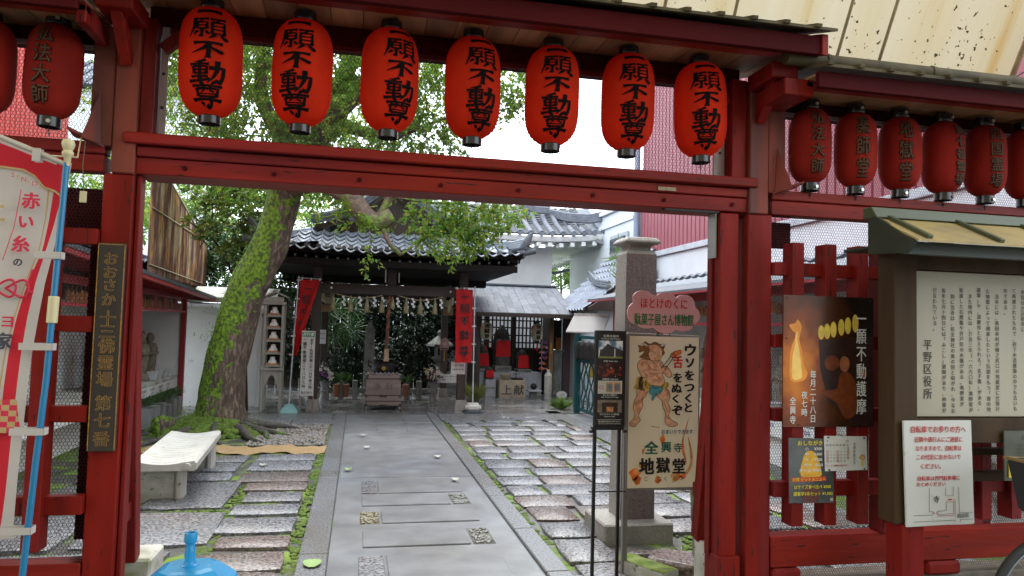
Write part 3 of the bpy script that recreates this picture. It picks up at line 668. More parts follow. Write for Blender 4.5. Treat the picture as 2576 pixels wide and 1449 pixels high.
# green plaque with yellow evacuation strip
gp = thing('information_plaque', 'dark green metal plaque with fine print and a yellow running-man direction strip', 'sign', (3.46, 3.15, .88))
pt_ = bx('plate', 3.262, 3.72, 3.14, 3.15, .88, 1.135, mat('dark_olive_plate', (.055, .06, .035), .4, .15, 4), gp, .002)
for i in range(5): lettering('地震や火災のとき避難する場所の案内図です', .013, M['sumi'], pt_, (3.47, 3.138, 1.06 - i * .019), False, .0)
lettering('旧樋尻口', .026, M['sumi'], pt_, (3.42, 3.138, 1.1), False, .0)
ys_ = bx('yellow_strip', 3.285, 3.60, 3.133, 3.139, .898, .978, mat('yellow_print', (.62, .46, .04), .5, .05, bump=0), pt_, 0)
b = MB(); b.poly([(3.295, 3.1315, .921), (3.312, 3.1315, .938), (3.312, 3.1315, .93), (3.33, 3.1315, .93), (3.33, 3.1315, .912), (3.312, 3.1315, .912), (3.312, 3.1315, .904)])
b.beam((3.345, 3.1315, .966), (3.335, 3.1315, .95), .008, .0008, 0, (0, 1, 0)); b.beam((3.335, 3.1315, .95), (3.35, 3.1315, .937), .004, .0008, 0, (0, 1, 0)); b.beam((3.335, 3.1315, .95), (3.322, 3.1315, .94), .004, .0008, 0, (0, 1, 0)); b.beam((3.345, 3.1315, .962), (3.358, 3.1315, .955), .003, .0008, 0, (0, 1, 0)); b.beam((3.34, 3.1315, .962), (3.327, 3.1315, .965), .003, .0008, 0, (0, 1, 0))
b.lathe([(.004, 0), (0, .001)], 8, (3.348, 3.1318, .972)); b.build('running_figure', M['blacktext'], pt_)
lettering('平野公園', .021, M['blacktext'], pt_, (3.405, 3.1315, .92), False, .02)
# ================================================================ PAPER LANTERNS
def paper(name, col, tr, emit=0):
    m = mat(name, col, .55, .08, 3, bump=0, trans=tr); return m
def paper(name, col, tr, emit=0): return mat(name, col, .8, .16, 7, (1, 1, .4), 0, trans=tr, rnd=.08, spec=.2, col2=tuple(c * .8 for c in col), s2=4, t2=.62, w2=.12)
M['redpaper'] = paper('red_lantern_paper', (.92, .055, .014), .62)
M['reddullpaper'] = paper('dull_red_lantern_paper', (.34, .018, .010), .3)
M['whitepaper'] = paper('cream_lantern_paper', (.7, .64, .5), .4)
M['lacquer'] = mat('black_lacquer', (.014, .012, .012), .25, .2, 20, bump=.05)
M['lantern_ink'] = mat('lantern_black_ink', (.006, .004, .004), .8, .3, 30, bump=0, spec=.05)
M['gold_ink'] = mat('dull_gold_ink', (.075, .032, .011), .8, .2, 30, bump=0)
M['bolt'] = mat('steel_bolt', (.5, .48, .44), .35, metal=.7)
def lan_r(t, rmax, rmin, e=3.0):
    return max(rmin, rmax * (1 - abs(2 * t - 1) ** 4.2) ** .5)
def lantern_prof(H, rmax, rmin, ribs):
    P = []
    for i in range(ribs * 2 + 1):
        t = i / (ribs * 2); r = lan_r(t, rmax, rmin)
        P.append((r - (.0055 if i % 2 else 0) * min(1, rmax / .12), -H / 2 + H * t))
    return P
def wrap_text(co, fs, H, rmax, rmin, off):
    x = co[:, 0]; z = co[:, 2]; t = np.clip(z / H + .5, 0.02, .98)
    r = np.maximum(rmin, rmax * np.sqrt(1 - np.abs(2 * t - 1) ** 4.2)) + off - co[:, 1] * .25
    a = x / rmax
    return np.stack([r * np.sin(a), -r * np.cos(a), z], 1)
def text_on_lantern(build, H, rmax, rmin, off, m, parent, name='lettering'):
    co, fs = build
    xs = np.arange(co[:, 0].min() + .008, co[:, 0].max(), .014); zs = np.arange(co[:, 2].min() + .006, co[:, 2].max(), .02)
    c, f = cut_mesh(co, fs, xs, zs); c = wrap_text(c, f, H, rmax, rmin, off)
    me = bpy.data.meshes.new(name); me.from_pydata(c.tolist(), [], f); me.materials.append(m)
    parent = _SH.get(parent.name, parent)
    return part(name, me, None, parent)
def col_text(s, w, h):
    co, fs = text_data(s, True, .03, 2); co = co.copy(); co[:, 0] *= w / np.ptp(co[:, 0]); co[:, 2] *= h / np.ptp(co[:, 2]); return co, fs
def col_text2(s, w, h, bold):
    co, fs = text_data(s, True, bold, 2); co = co.copy(); co[:, 0] *= w / np.ptp(co[:, 0]); co[:, 2] *= h / np.ptp(co[:, 2]); return co, fs

_SH = {}
def make_lantern(label, H, rmax, pm, capr, ribs=31, loops=True, group='red paper lanterns hung under the gate eaves', n=48, cap_h=.05):
    t = thing('paper_lantern', label, 'lantern', (0, 0, 0), group)
    b = MB(); b.lathe(lantern_prof(H, rmax, capr * .95, ribs), n); shd = b.build('paper_shade', M[pm], t, smooth=1); _SH[t.name] = shd
    b = MB(); b.lathe([(capr, 0), (capr * 1.04, .006), (capr * 1.04, cap_h), (capr * .9, cap_h), (capr * .88, cap_h - .01), (0, cap_h - .012)], 28, (0, 0, H / 2 - .006)); b.build('top_ring', M['lacquer'], t, smooth=40)
    b = MB(); b.lathe([(0, .012), (capr * .86, .01), (capr * .88, 0), (capr * .98, 0), (capr * .98, cap_h * .9), (capr * .9, cap_h)], 28, (0, 0, -H / 2 - cap_h + .008)); br0 = b.build('bottom_ring', M['lacquer'], t, smooth=40)
    # holes/bolts under the bottom ring
    for a in (0.6, 2.7, 4.4):
        b = MB(); b.lathe([(.009, 0), (.006, -.004), (0, -.005)], 8, (.035 * math.cos(a), .035 * math.sin(a), -H / 2 - cap_h + .018)); b.build('screw', M['iron'], br0)
    b = MB(); b.tube([(capr * math.cos(a) * .95, 0, H / 2 + cap_h * .7 + .055 * math.sin(a)) for a in [math.pi * k / 10 for k in range(11)]], .0013, 4); b.build('wire_bail', M['iron'], t)
    b = MB(); b.tube([(0, 0, H / 2 + cap_h * .7 + .05), (.003, 0, H / 2 + .13), (-.002, 0, H / 2 + .18)], .0022, 5); b.build('hook', M['iron'], t)
    b = MB(); z0 = -H / 2 - cap_h + .01
    b.tube([(0, 0, z0), (0, 0, z0 - .015)] + [(.008 * math.sin(a), 0, z0 - .023 + .008 * math.cos(a)) for a in [k * .9 for k in range(8)]] + [(.002, 0, z0 - .04)], .0014, 4); b.build('tie_wire', M['iron'], t)
    return t
HL, RL = .505, .137
L0 = make_lantern('x', HL, RL, 'redpaper', .049, cap_h=.036)
tb = MB()
for ch, z, w, h in (('一', .196, .14, .10), ('願', .112, .15, .098), ('不', .020, .145, .085), ('動', -.080, .155, .108), ('尊', -.176, .148, .104)): brush(ch, tb, 0, z, w, h)
text_on_lantern((np.array(tb.v), tb.f), HL, RL, .06, .0025, M['lantern_ink'], L0)
offs = [-.11, -.22, .37, .33, .18, .27, .25]
lab = ['bright red lantern with black brush writing, nearest the left gate post', 'second red lantern from the left gate post, in front of the tree fork',
       'third red lantern from the left post, writing turned to its right side, mossy branch behind', 'middle one of the seven bright red lanterns over the entrance, leaves on both sides',
       'fifth bright red lantern from the left, leaves left of it, open sky right', 'sixth bright red lantern from the left, between open sky and the red siding',
       'bright red lantern nearest the right gate post, before the red siding']
rr = random.Random(2)
for i in range(7):
    x = -.70 + .402 * i; y = D - .04; th = math.atan2(x, y)
    rot = -th + math.asin(offs[i])
    loc = (x, y, 2.762 + rr.uniform(-.004, .004))
    if i == 0: L0.location = loc; L0.rotation_euler = (0, 0, rot); L0['label'] = lab[0]; c_ = L0
    else: c_ = dup(L0, loc, lab[i], rot)
    c_.rotation_euler = (rr.uniform(-.02, .02), rr.uniform(-.02, .02), rot)
    bpy.context.scene  # noqa
# dark lanterns of the side bays, pale outlined writing
def side_lantern(x, y, z, s, off, label, tilt=0, hh=.42):
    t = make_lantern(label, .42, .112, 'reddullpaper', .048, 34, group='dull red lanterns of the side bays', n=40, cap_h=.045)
    w = .07
    if s:
        text_on_lantern(col_text2(s, w + .006, hh * .80 + .006, .05), .42, .112, .046, .0018, M['lantern_ink'], t, 'lettering_outline')
        text_on_lantern(col_text2(s, w, hh * .80, .012), .42, .112, .046, .0032, M['gold_ink'], t)
    b = MB(); a = -.25
    for zz in (.225, -.23):
        q = Vector((.0505 * math.sin(.35), -.0505 * math.cos(.35), zz)); b.tube([q, q + Vector((.002, -.006, 0))], .009, 10)
    b.build('bolt_head', M['bolt'], t, smooth=40)
    t.location = (x, y, z); th = math.atan2(x, y); t.rotation_euler = (0, tilt, -th + math.asin(off)); return t
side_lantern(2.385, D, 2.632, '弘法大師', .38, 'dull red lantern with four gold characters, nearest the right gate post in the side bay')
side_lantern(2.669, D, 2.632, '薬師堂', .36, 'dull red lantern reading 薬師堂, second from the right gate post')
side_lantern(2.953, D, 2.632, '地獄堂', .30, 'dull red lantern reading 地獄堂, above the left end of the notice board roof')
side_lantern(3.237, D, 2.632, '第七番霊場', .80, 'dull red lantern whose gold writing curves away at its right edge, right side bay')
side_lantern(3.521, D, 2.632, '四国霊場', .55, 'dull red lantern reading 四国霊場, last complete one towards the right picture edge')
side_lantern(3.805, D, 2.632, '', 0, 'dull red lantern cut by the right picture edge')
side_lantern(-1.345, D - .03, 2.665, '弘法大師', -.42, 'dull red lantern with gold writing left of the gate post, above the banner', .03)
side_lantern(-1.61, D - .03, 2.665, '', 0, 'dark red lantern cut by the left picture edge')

# ================================================================ NAME PLAQUE on the left post
pq = thing('name_plaque', 'long dark carved wooden plaque with gold outlined characters on the left gate post', 'sign', (-1.07, 3.48, 1.47))
b = MB(); b.box(-1.128, -1.016, 3.466, 3.486, 1.015, 1.925); pb_ = b.build('board', mat('smoked_board', (.030, .022, .015), .5, .3, 12, WD, .35, 60), pq, bevel=.003)
b = MB()
for x0, x1, z0, z1 in ((-1.127, -1.123, 1.02, 1.92), (-1.021, -1.017, 1.02, 1.92), (-1.127, -1.017, 1.916, 1.920)): b.box(x0, x1, 3.4642, 3.4662, z0, z1)
b.build('gold_edge', mat('worn_gold_line', (.30, .15, .03), .45, .4, 60, bump=0), pq)
M['goldline'] = mat('gold_leaf_line', (.50, .27, .05), .4, .2, 30, bump=0); M['carved'] = mat('carved_brown', (.05, .033, .018), .6, bump=0)
zc = [1.855, 1.795, 1.738, 1.675, 1.595, 1.535, 1.472, 1.400, 1.328, 1.225, 1.15, 1.07]
for ch, z in zip('おおさか十三佛霊場第七番', zc):
    big = ch not in 'おさか'
    x = -1.072
    lettering(ch, .06 if not big else .068, M['goldline'], pb_, (x, 3.4645, z), False, .03)
    lettering(ch, .06 if not big else .068, M['carved'], pb_, (x, 3.4632, z), False, 0)

# ================================================================ TALL BANNER at the far left
nbn = thing('tall_banner', 'tall white and red advertising banner with pink writing on a blue pole, left picture edge', 'banner', (-1.0, 2.6, 0))
M['cloth_w'] = mat('white_banner_cloth', (.60, .55, .52), .8, .06, 3, bump=.05, trans=.25); M['cloth_r'] = mat('red_banner_cloth', (.62, .012, .03), .8, .06, 3, bump=.05, trans=.2)
M['cloth_g'] = mat('gold_banner_print', (.48, .33, .15), .8, .06, bump=0)
# heights and the x of the stripe edges: outer edge, red right, red left, gold right, gold left, far left
rows = [(2.10, -.935, -.955, -.985, -1.06, -1.07, -1.60), (2.055, -.943, -.958, -.990, -1.004, -1.010, -1.60), (2.00, -.952, -.965, -.993, -1.005, -1.011, -1.60), (1.90, -.968, -.985, -1.002, -1.010, -1.014, -1.6), (1.80, -.985, -1.005, -1.014, -1.020, -1.024, -1.61),
        (1.70, -1.000, -1.024, -1.042, -1.046, -1.05, -1.62), (1.60, -1.008, -1.036, -1.064, -1.068, -1.073, -1.62), (1.48, -1.016, -1.045, -1.082, -1.090, -1.096, -1.63), (1.36, -1.020, -1.052, -1.094, -1.104, -1.110, -1.64), (1.2, -1.028, -1.064, -1.108, -1.122, -1.128, -1.64), (1.05, -1.040, -1.076, -1.122, -1.140, -1.146, -1.64), (.92, -1.048, -1.088, -1.136, -1.156, -1.162, -1.64), (.885, -1.045, -1.088, -1.138, -1.158, -1.164, -1.64)]
def cl_y(x, z): return 2.60 + .012 * math.sin(z * 5 + x * 14) + .008 * math.sin(x * 30 + z * 3)
def interp(z):
    for a, b_ in zip(rows[:-1], rows[1:]):
        if b_[0] <= z <= a[0]:
            t = (a[0] - z) / (a[0] - b_[0]); return [p + (q - p) * t for p, q in zip(a, b_)]
    return rows[-1]
b = MB(); N = 60
zs = [2.10 - (2.10 - .885) * i / N for i in range(N + 1)]
for k, mi in ((0, 0), (1, 1), (2, 0), (3, 2), (4, 0)):
    P = []
    for z in zs:
        e = interp(z); x0, x1 = e[k + 1], e[k + 2]; ns = 14 if k == 4 else 2
        top = .055 * max(0, (x0 + 1.25)) if False else 0
        P.append([(x0 + (x1 - x0) * j / ns, cl_y(x0 + (x1 - x0) * j / ns, z), z + (-.42 * (x0 + (x1 - x0) * j / ns + .94)) * max(0, (z - 1.6) / .56)) for j in range(ns + 1)])
    b.grid(P, mi)
P = [[(x, cl_y(x, z) - .002, z + (-.42 * (x + .94)) * max(0, (z - 1.6) / .56)) for x in (-1.585, -1.56, -1.54)] for z in zs]; b.grid(P, 1)
# red head piece with stepped gold edge
def zsh(x, z): return z + (-.42 * (x + .94)) * max(0, (z - 1.6) / .56)
def patch(pts, mi, dy): b.poly([(x, cl_y(x, z) - dy, zsh(x, z)) for x, z in pts], mi)
P = []
for i in range(21):
    x = -.958 - i * .03; zt = 2.075; u_ = (x + .958) / -.6
    zb = 1.98 if x > -.985 else (1.995 if x > -1.02 else (2.02 if x > -1.06 else 2.03 - .1 * max(0, (-1.06 - x)) * 2))
    P.append([(x, cl_y(x, zt) - .004, zsh(x, zt)), (x, cl_y(x, zb) - .004, zsh(x, zb))])
b.grid(P, 1)
P = [[(p[1][0], p[1][1] - .001, p[1][2]), (p[1][0], p[1][1] - .001, p[1][2] - .007)] for p in P]; b.grid(P, 2)
cl_ = b.build('cloth', [M['cloth_w'], M['cloth_r'], M['cloth_g']], nbn, smooth=1, recalc=False)
M['pinkink'] = mat('crimson_print', (.58, .02, .06), .7, .05, bump=0); M['navyink'] = mat('navy_print', (.05, .045, .07), .7, .05, bump=0)
for i, (ch, mm) in enumerate(zip('SENKOJ', ('pinkink', 'cloth_g', 'pinkink', 'cloth_g', 'pinkink', 'cloth_g'))): lettering(ch, .022, M[mm], cl_, (-1.098 + i * .016, 2.575, 2.045 - i * .006), False, .0)
for ch, x, z, s, mm in (('赤', -1.067, 1.965, .055, 'pinkink'), ('い', -1.077, 1.895, .05, 'pinkink'), ('糸', -1.089, 1.825, .055, 'pinkink'), ('の', -1.094, 1.765, .03, 'navyink'), ('ヨ', -1.112, 1.575, .044, 'pinkink'), ('家', -1.121, 1.515, .055, 'navyink'), ('二', -1.145, 1.92, .07, 'cloth_g'), ('い', -1.14, 1.36, .05, 'navyink')):
    lettering(ch, s, M[mm], cl_, (x + (.026 if x > -1.13 else 0), 2.574, z), False, .045)
b = MB()
for cx in (-1.066, -1.103):
    b.tube([(cx + .033 * math.cos(a), 2.576, 1.682 + .022 * math.sin(a) + .010 * math.sin(2 * a)) for a in [k * math.pi / 12 for k in range(25)]], .0038, 4, cap=False)
b.tube([(-1.036, 2.576, 1.675), (-1.02, 2.576, 1.668)], .0038, 4); b.tube([(-1.04, 2.576, 1.69), (-1.03, 2.576, 1.725), (-1.025, 2.576, 1.745)], .003, 4)
b.tube([(-1.072, 2.576, 2.0), (-1.085, 2.576, 1.88), (-1.112, 2.576, 1.77)], .0014, 4)
b.build('knot_emblem', M['pinkink'], nbn)
b = MB(); b2 = MB()
for i in range(12):
    for j in range(6):
        e = interp(1.31 - j * .022); x1 = e[1] - .002 - i * .022; z1 = 1.33 - j * .0175
        (b if (i + j) % 2 else b2).box(x1 - .022, x1, 2.583, 2.5845, z1 - .0175, z1)
b.build('checker_print', M['cloth_g'], nbn); b2.build('checker_print', M['pinkink'], nbn)
M['bluepole'] = mat('blue_plastic_pole', (.012, .16, .33), .35, .05, bump=0)
M['straw_cord'] = mat('olive_cord', (.12, .10, .05), .8, bump=0)
M['ivory'] = mat('ivory_plastic', (.58, .50, .30), .4, .05, bump=0)
b = MB(); b.tube([(-.936, 2.55, 2.09), (-.945, 2.55, 1.8), (-.957, 2.55, 1.4), (-.972, 2.55, 1.15), (-1.0, 2.55, .6), (-1.03, 2.55, .02)], .0098, 12); b.build('pole', M['bluepole'], nbn, smooth=60)
b = MB(); b.tube([(-.9485, 2.55, 1.66), (-.951, 2.55, 1.575)], .016, 12); b.build('pole_joint', M['ivory'], nbn, bevel=.002, smooth=40)
b = MB(); b.lathe([(.009, -.05), (.011, -.02), (.017, -.015), (.017, -.005), (.013, 0), (.018, .012), (.02, .022), (.016, .034), (0, .04)], 14, (-.934, 2.55, 2.13)); b.build('finial', M['ivory'], nbn, smooth=50)
b = MB(); b.tube([(-1.62, 2.55, 2.36), (-1.2, 2.55, 2.185), (-.94, 2.55, 2.085)], .008, 8); b.build('cross_bar', mat('clear_grey_tube', (.42, .38, .34), .3, .05, bump=0), nbn, smooth=60)
b = MB(); b.tube([(-1.08, 2.552, 2.145), (-1.06, 2.75, 2.15), (-1.10, 3.1, 2.22), (-1.205, 3.42, 2.37)], .003, 5); b.build('tie_string', M['ivory'], nbn)
for z, xo in ((1.79, -.951), (1.50, -.96), (1.235, -.969), (.93, -.988)):
    e = interp(z); x_c = e[1]
    b = MB(); b.box(x_c - .02, xo + .02, 2.534, 2.5355, z - .011, z + .011); b.box(xo + .019, xo + .0205, 2.534, 2.568, z - .011, z + .011); b.box(x_c - .02, xo + .02, 2.567, 2.5685, z - .011, z + .011)
    b.build('loop_tab', M['cloth_w'], nbn)
for x in (-1.02, -1.2):
    z = 2.085 - (x + .94) * .4; b = MB(); b.box(x - .012, x + .012, 2.538, 2.5395, z - .03, z + .012); b.box(x - .012, x + .012, 2.56, 2.5615, z - .03, z + .012); b.build('loop_tab', M['cloth_w'], nbn)

# blue water-filled stand base
bs = thing('banner_base', 'bright blue plastic water-filled banner base with an empty pole socket, bottom left', 'stand base', (-.62, 3.1, 0))
M['blueplastic'] = mat('bright_blue_plastic', (.015, .27, .56), .35, .10, 5, bump=.06, col3=(.10, .34, .58), s3=30, t3=.64, w3=.05)
def octa(r, c, z): return [(-.615 + sx * r[0], 3.1 + sy * r[1], z) for sx, sy in ((-1 + c, -1), (1 - c, -1), (1, -1 + c), (1, 1 - c), (1 - c, 1), (-1 + c, 1), (-1, 1 - c), (-1, -1 + c))]
lv = [octa((.16, .16), .35, .44), octa((.172, .172), .35, .47), octa((.172, .172), .35, .54), octa((.162, .162), .36, .568), octa((.10, .10), .42, .626), octa((.08, .08), .5, .632)]
b = MB(); vs = [p for q in lv for p in q]
b.add(vs, [(i * 8 + k, i * 8 + (k + 1) % 8, (i + 1) * 8 + (k + 1) % 8, (i + 1) * 8 + k) for i in range(5) for k in range(8)] + [tuple(range(8))[::-1], tuple(range(40, 48))])
b.build('tank', M['blueplastic'], bs, bevel=.006, seg=2)
b = MB(); b.lathe([(.034, 0), (.034, .003), (.029, .004), (.023, .006), (.019, .02), (.021, .04), (.0165, .07), (.0165, .085), (.0225, .088), (.024, .094), (.024, .122), (.0225, .126), (.016, .126), (.015, .09), (0, .088)], 24, (-.615, 3.1, .632)); b.build('socket', M['blueplastic'], bs, smooth=50)
b = MB(); b.lathe([(.014, 0), (.014, .004), (.011, .005), (.009, .001), (0, .001)], 16, (-.555, 3.15, .62)); b.build('filler_cap', mat('deep_blue_plastic', (.01, .09, .25), .4), bs, smooth=50)
# the base stands on a low concrete block
cb = tag(bx('step_block', -.83, -.40, 2.93, 3.27, -.012, .44, 'concrete', None, .012), 'pale concrete block that the blue banner base stands on, below the picture edge', 'block')

# ================================================================ POSTERS on the right fence
M['photo_dark'] = None
m = bpy.data.materials.new('fire_ritual_print'); m.use_nodes = True; nt = m.node_tree; L = nt.links.new; b_ = nt.nodes['Principled BSDF']
geo = _n(nt, 'ShaderNodeNewGeometry'); vm = _n(nt, 'ShaderNodeVectorMath', operation='DISTANCE'); mp = _n(nt, 'ShaderNodeMapping'); mp.inputs['Scale'].default_value = (1.1, 0, .62); mp.inputs['Location'].default_value = (-2.27 * 1.1, 0, -1.44 * .62)
L(geo.outputs['Position'], mp.inputs[0]); L(mp.outputs[0], vm.inputs[0]); vm.inputs[1].default_value = (0, 0, 0)
cr = _n(nt, 'ShaderNodeValToRGB'); E_ = cr.color_ramp.elements; E_[0].position = 0; E_[0].color = (.75, .28, .03, 1); E_[1].position = .42; E_[1].color = (.012, .008, .006, 1)
for p, c in ((.07, (.6, .17, .012)), (.14, (.24, .05, .006)), (.24, (.08, .022, .006))): e = E_.new(p); e.color = (*c, 1)
dv = _n(nt, 'ShaderNodeMath', operation='MULTIPLY_ADD'); dv.inputs[1].default_value = 1.0; nz = _n(nt, 'ShaderNodeTexNoise'); nz.inputs['Scale'].default_value = 9; L(geo.outputs['Position'], nz.inputs[0])
n_ = _n(nt, 'ShaderNodeMath', operation='MULTIPLY_ADD'); n_.inputs[1].default_value = .16; n_.inputs[2].default_value = -.08; L(nz.outputs[0], n_.inputs[0]); L(vm.outputs['Value'], dv.inputs[0]); L(n_.outputs[0], dv.inputs[2]); L(dv.outputs[0], cr.inputs[0]); L(cr.outputs[0], b_.inputs['Base Color']); b_.inputs['Roughness'].default_value = .22
M['fire'] = m
fp = thing('fire_ritual_poster', 'dark orange poster of a temple fire ritual with large white writing, on the right fence', 'poster', (2.45, 3.4, 1.12))
b = MB(); b.box(2.183, 2.722, 3.424, 3.430, 1.118, 1.808); fs2 = b.build('sheet', M['fire'], fp)
M['flame1'] = mat('flame_print_yellow', (.95, .62, .16), .3, .15, 20, bump=0); M['flame2'] = mat('flame_print_orange', (.85, .30, .03), .3, .15, 20, bump=0)
M['lampprint'] = mat('yellow_lamp_print', (.72, .52, .08), .3, .15, 30, bump=0); M['skinprint'] = mat('lit_skin_print', (.32, .11, .05), .3, .3, 30, bump=0); M['robeprint'] = mat('robe_print', (.03, .012, .01), .3, .3, 30, bump=0); M['orangerobe'] = mat('orange_robe_print', (.15, .035, .01), .3, .3, 30, bump=0)
M['whiteprint'] = mat('white_print', (.74, .74, .72), .4, .03, bump=0)
def flat(mb, pts, y, mi=0):
    if len(pts) > 6: pts = smooth_poly(pts, 3)
    o = len(mb.f); mb.poly([(x, y, z) for x, z in pts], mi)
b = MB()
flat(b, [(2.225, 1.36), (2.30, 1.36), (2.325, 1.40), (2.30, 1.45), (2.29, 1.52), (2.275, 1.58), (2.29, 1.64), (2.265, 1.68), (2.25, 1.66), (2.215, 1.65), (2.235, 1.62), (2.255, 1.60), (2.235, 1.55), (2.22, 1.48)], 3.4230, 0); b.build('flame_print', M['flame2'], fs2)
b = MB(); flat(b, [(2.235, 1.37), (2.285, 1.37), (2.29, 1.41), (2.285, 1.46), (2.275, 1.52), (2.262, 1.58), (2.268, 1.62), (2.252, 1.60), (2.25, 1.55), (2.235, 1.48)], 3.4222, 0); b.build('flame_print', M['flame1'], fs2)
b = MB()
for i, (x, z, h) in enumerate(((2.405, 1.615, .075), (2.44, 1.622, .082), (2.478, 1.632, .084), (2.525, 1.645, .088), (2.565, 1.655, .09), (2.61, 1.668, .096))):
    flat(b, [(x + .019 * math.cos(a), z + h / 2 * math.sin(a)) for a in [k * math.pi / 6 for k in range(12)]], 3.4228)
b.build('lamp_print', M['lampprint'], fs2)
b = MB(); flat(b, [(2.39, 1.575), (2.72, 1.60), (2.72, 1.12), (2.60, 1.12), (2.45, 1.25), (2.40, 1.42)], 3.4236, 0); b.build('hall_print', M['robeprint'], fs2)
b = MB()
flat(b, [(2.545 + .03 * math.cos(a), 1.45 + .042 * math.sin(a)) for a in [k * math.pi / 6 for k in range(12)]], 3.4226); b.build('head_print', M['skinprint'], fs2); b = MB(); flat(b, [(2.66 + .02 * math.cos(a), 1.40 + .026 * math.sin(a)) for a in [k * math.pi / 6 for k in range(12)]], 3.4226)
b.build('head_print', M['skinprint'], fs2)
b = MB(); flat(b, [(2.52, 1.40), (2.58, 1.40), (2.615, 1.33), (2.62, 1.2), (2.55, 1.16), (2.50, 1.24), (2.42, 1.29), (2.42, 1.31), (2.50, 1.32)], 3.4230); flat(b, [(2.47 + .045 * math.cos(a), 1.455 + .04 * math.sin(a)) for a in [k * math.pi / 6 for k in range(12)]], 3.4233); b.build('robe_print', M['orangerobe'], fs2)
for s, x, z0, z1, w in (('一願不動護摩', 2.646, 1.185, 1.70, .062), ('毎月二十八日', 2.356, 1.142, 1.415, .036), ('夜七時', 2.305, 1.175, 1.305, .036), ('全興寺', 2.238, 1.135, 1.275, .036)): lettering(s, w, M['whiteprint'], fs2, (x, 3.4214, (z0 + z1) / 2), True, .015, fit=(w, z1 - z0))
for x, z in ((2.20, 1.79), (2.70, 1.79), (2.20, 1.58), (2.45, 1.13), (2.64, 1.13), (2.27, 1.13), (2.70, 1.35)):
    b = MB(); b.box(x - .004, x + .004, 3.4195, 3.4235, z - .004, z + .004); b.build('pin', M['iron'], fp, bevel=.001)
mp_ = thing('menu_sheet', 'dark laminated sweet potato price list with a yellow potato photo, under the fire poster', 'poster', (2.35, 3.38, .72))
b = MB(); b.ext([(2.222, 3.424, .725), (2.482, 3.424, .722), (2.48, 3.424, 1.055), (2.216, 3.424, 1.062)], (0, .003, 0)); b.build('sheet', mat('menu_print', (.13, .14, .14), .25, .25, 4, bump=0, col2=(.03, .032, .035), s2=3, t2=.5, w2=.15), mp_)
b = MB(); flat(b, [(2.29, .86), (2.40, .86), (2.405, .90), (2.385, .96), (2.36, .99), (2.32, .99), (2.295, .94)], 3.4226); b.build('potato_print', mat('potato_yellow_print', (.72, .40, .03), .3, .2, 20, bump=0), mp_)
b = MB(); flat(b, [(2.30, .725), (2.385, .725), (2.405, .80), (2.30, .81)], 3.4226); b.build('skin_print', mat('potato_skin_print', (.11, .03, .025), .4, bump=0), mp_)
b = MB(); flat(b, [(2.232, .833), (2.435, .838), (2.435, .86), (2.232, .855)], 3.4222); b.build('band_print', mat('orange_red_band', (.60, .06, .02), .4, bump=0), mp_)
M['yelprint'] = mat('yellow_text_print', (.75, .62, .04), .4, bump=0)
for s, x, z, w, sz, mm in (('おしながき', 2.34, 1.035, .145, .028, 'yelprint'), ('小     ¥300', 2.36, 1.005, .10, .02, 'whiteprint'), ('中     ¥400', 2.36, .977, .10, .02, 'whiteprint'), ('大     ¥500', 2.36, .949, .10, .02, 'whiteprint'), ('特大   ¥650', 2.36, .921, .11, .02, 'whiteprint'), ('大トロ ¥900', 2.34, .893, .13, .022, 'whiteprint'),
                         ('お得 セットメニュー', 2.335, .846, .195, .02, 'yelprint'), ('SSサイズ食べ比べ ¥500', 2.355, .808, .215, .022, 'yelprint'), ('濃蜜芋3本セット ¥1,000', 2.358, .772, .23, .022, 'yelprint'), ('桂', 2.468, .74, None, .018, 'whiteprint')):
    lettering(s, sz, M[mm], mp_, (x, 3.4212, z), False, .02, fit=(w, None))
cal = thing('calendar_sheet', 'small white June sales calendar with a yellow bird picture, overlapping the menu sheet', 'poster', (2.55, 3.36, .88))
b = MB(); b.ext([(2.425, 3.415, .888), (2.678, 3.415, .892), (2.672, 3.415, 1.068), (2.418, 3.415, 1.072)], (0, .003, 0)); b.build('sheet', mat('white_laminate', (.66, .66, .65), .25, .03, bump=0), cal)
lettering('6', .014, M['greyink'], cal, (2.437, 3.4135, 1.047)); lettering('June', .011, M['greyink'], cal, (2.556, 3.4135, 1.045)); lettering('日 月 火 水 木 金 土', .011, M['greyink'], cal, (2.495, 3.4135, 1.024), fit=(.135, None))
dd = 1
for r_ in range(5):
    for c_ in range(7):
        if r_ == 0 and c_ < 4 or dd > 30: continue
        lettering(str(dd), .012, M['greyink'], cal, (2.437 + c_ * .0205, 3.4135, 1.006 - r_ * .0165), False, .0)
        if c_ == 0 or dd in (3, 7, 10, 14, 17, 21, 24, 28):
            b = MB(); b.tube([(2.437 + c_ * .0205 + .0078 * math.cos(a), 3.4135, 1.006 - r_ * .0165 + .0072 * math.sin(a)) for a in [k * math.pi / 5 for k in range(11)]], .0006, 3, cap=False); b.build('date_ring', M['redink'], cal)
        dd += 1
lettering('全興寺販売日', .014, M['greyink'], cal, (2.598, 3.4135, .98), True, .0, fit=(.014, .115))
lettering('※シーズン最後の販売です', .011, M['redink'], cal, (2.492, 3.4135, .917), fit=(.13, None))
b = MB(); b.lathe([(.014, 0), (0, .001)], 14, (0, 0, 0)); 
b = MB(); flat(b, [(2.646 + .0125 * math.cos(a), .958 + .012 * math.sin(a)) for a in [k * math.pi / 6 for k in range(12)]], 3.4132); flat(b, [(2.648 + .01 * math.cos(a), .925 + .014 * math.sin(a)) for a in [k * math.pi / 6 for k in range(12)]], 3.4132); b.build('bird_print', M['lampprint'], cal)
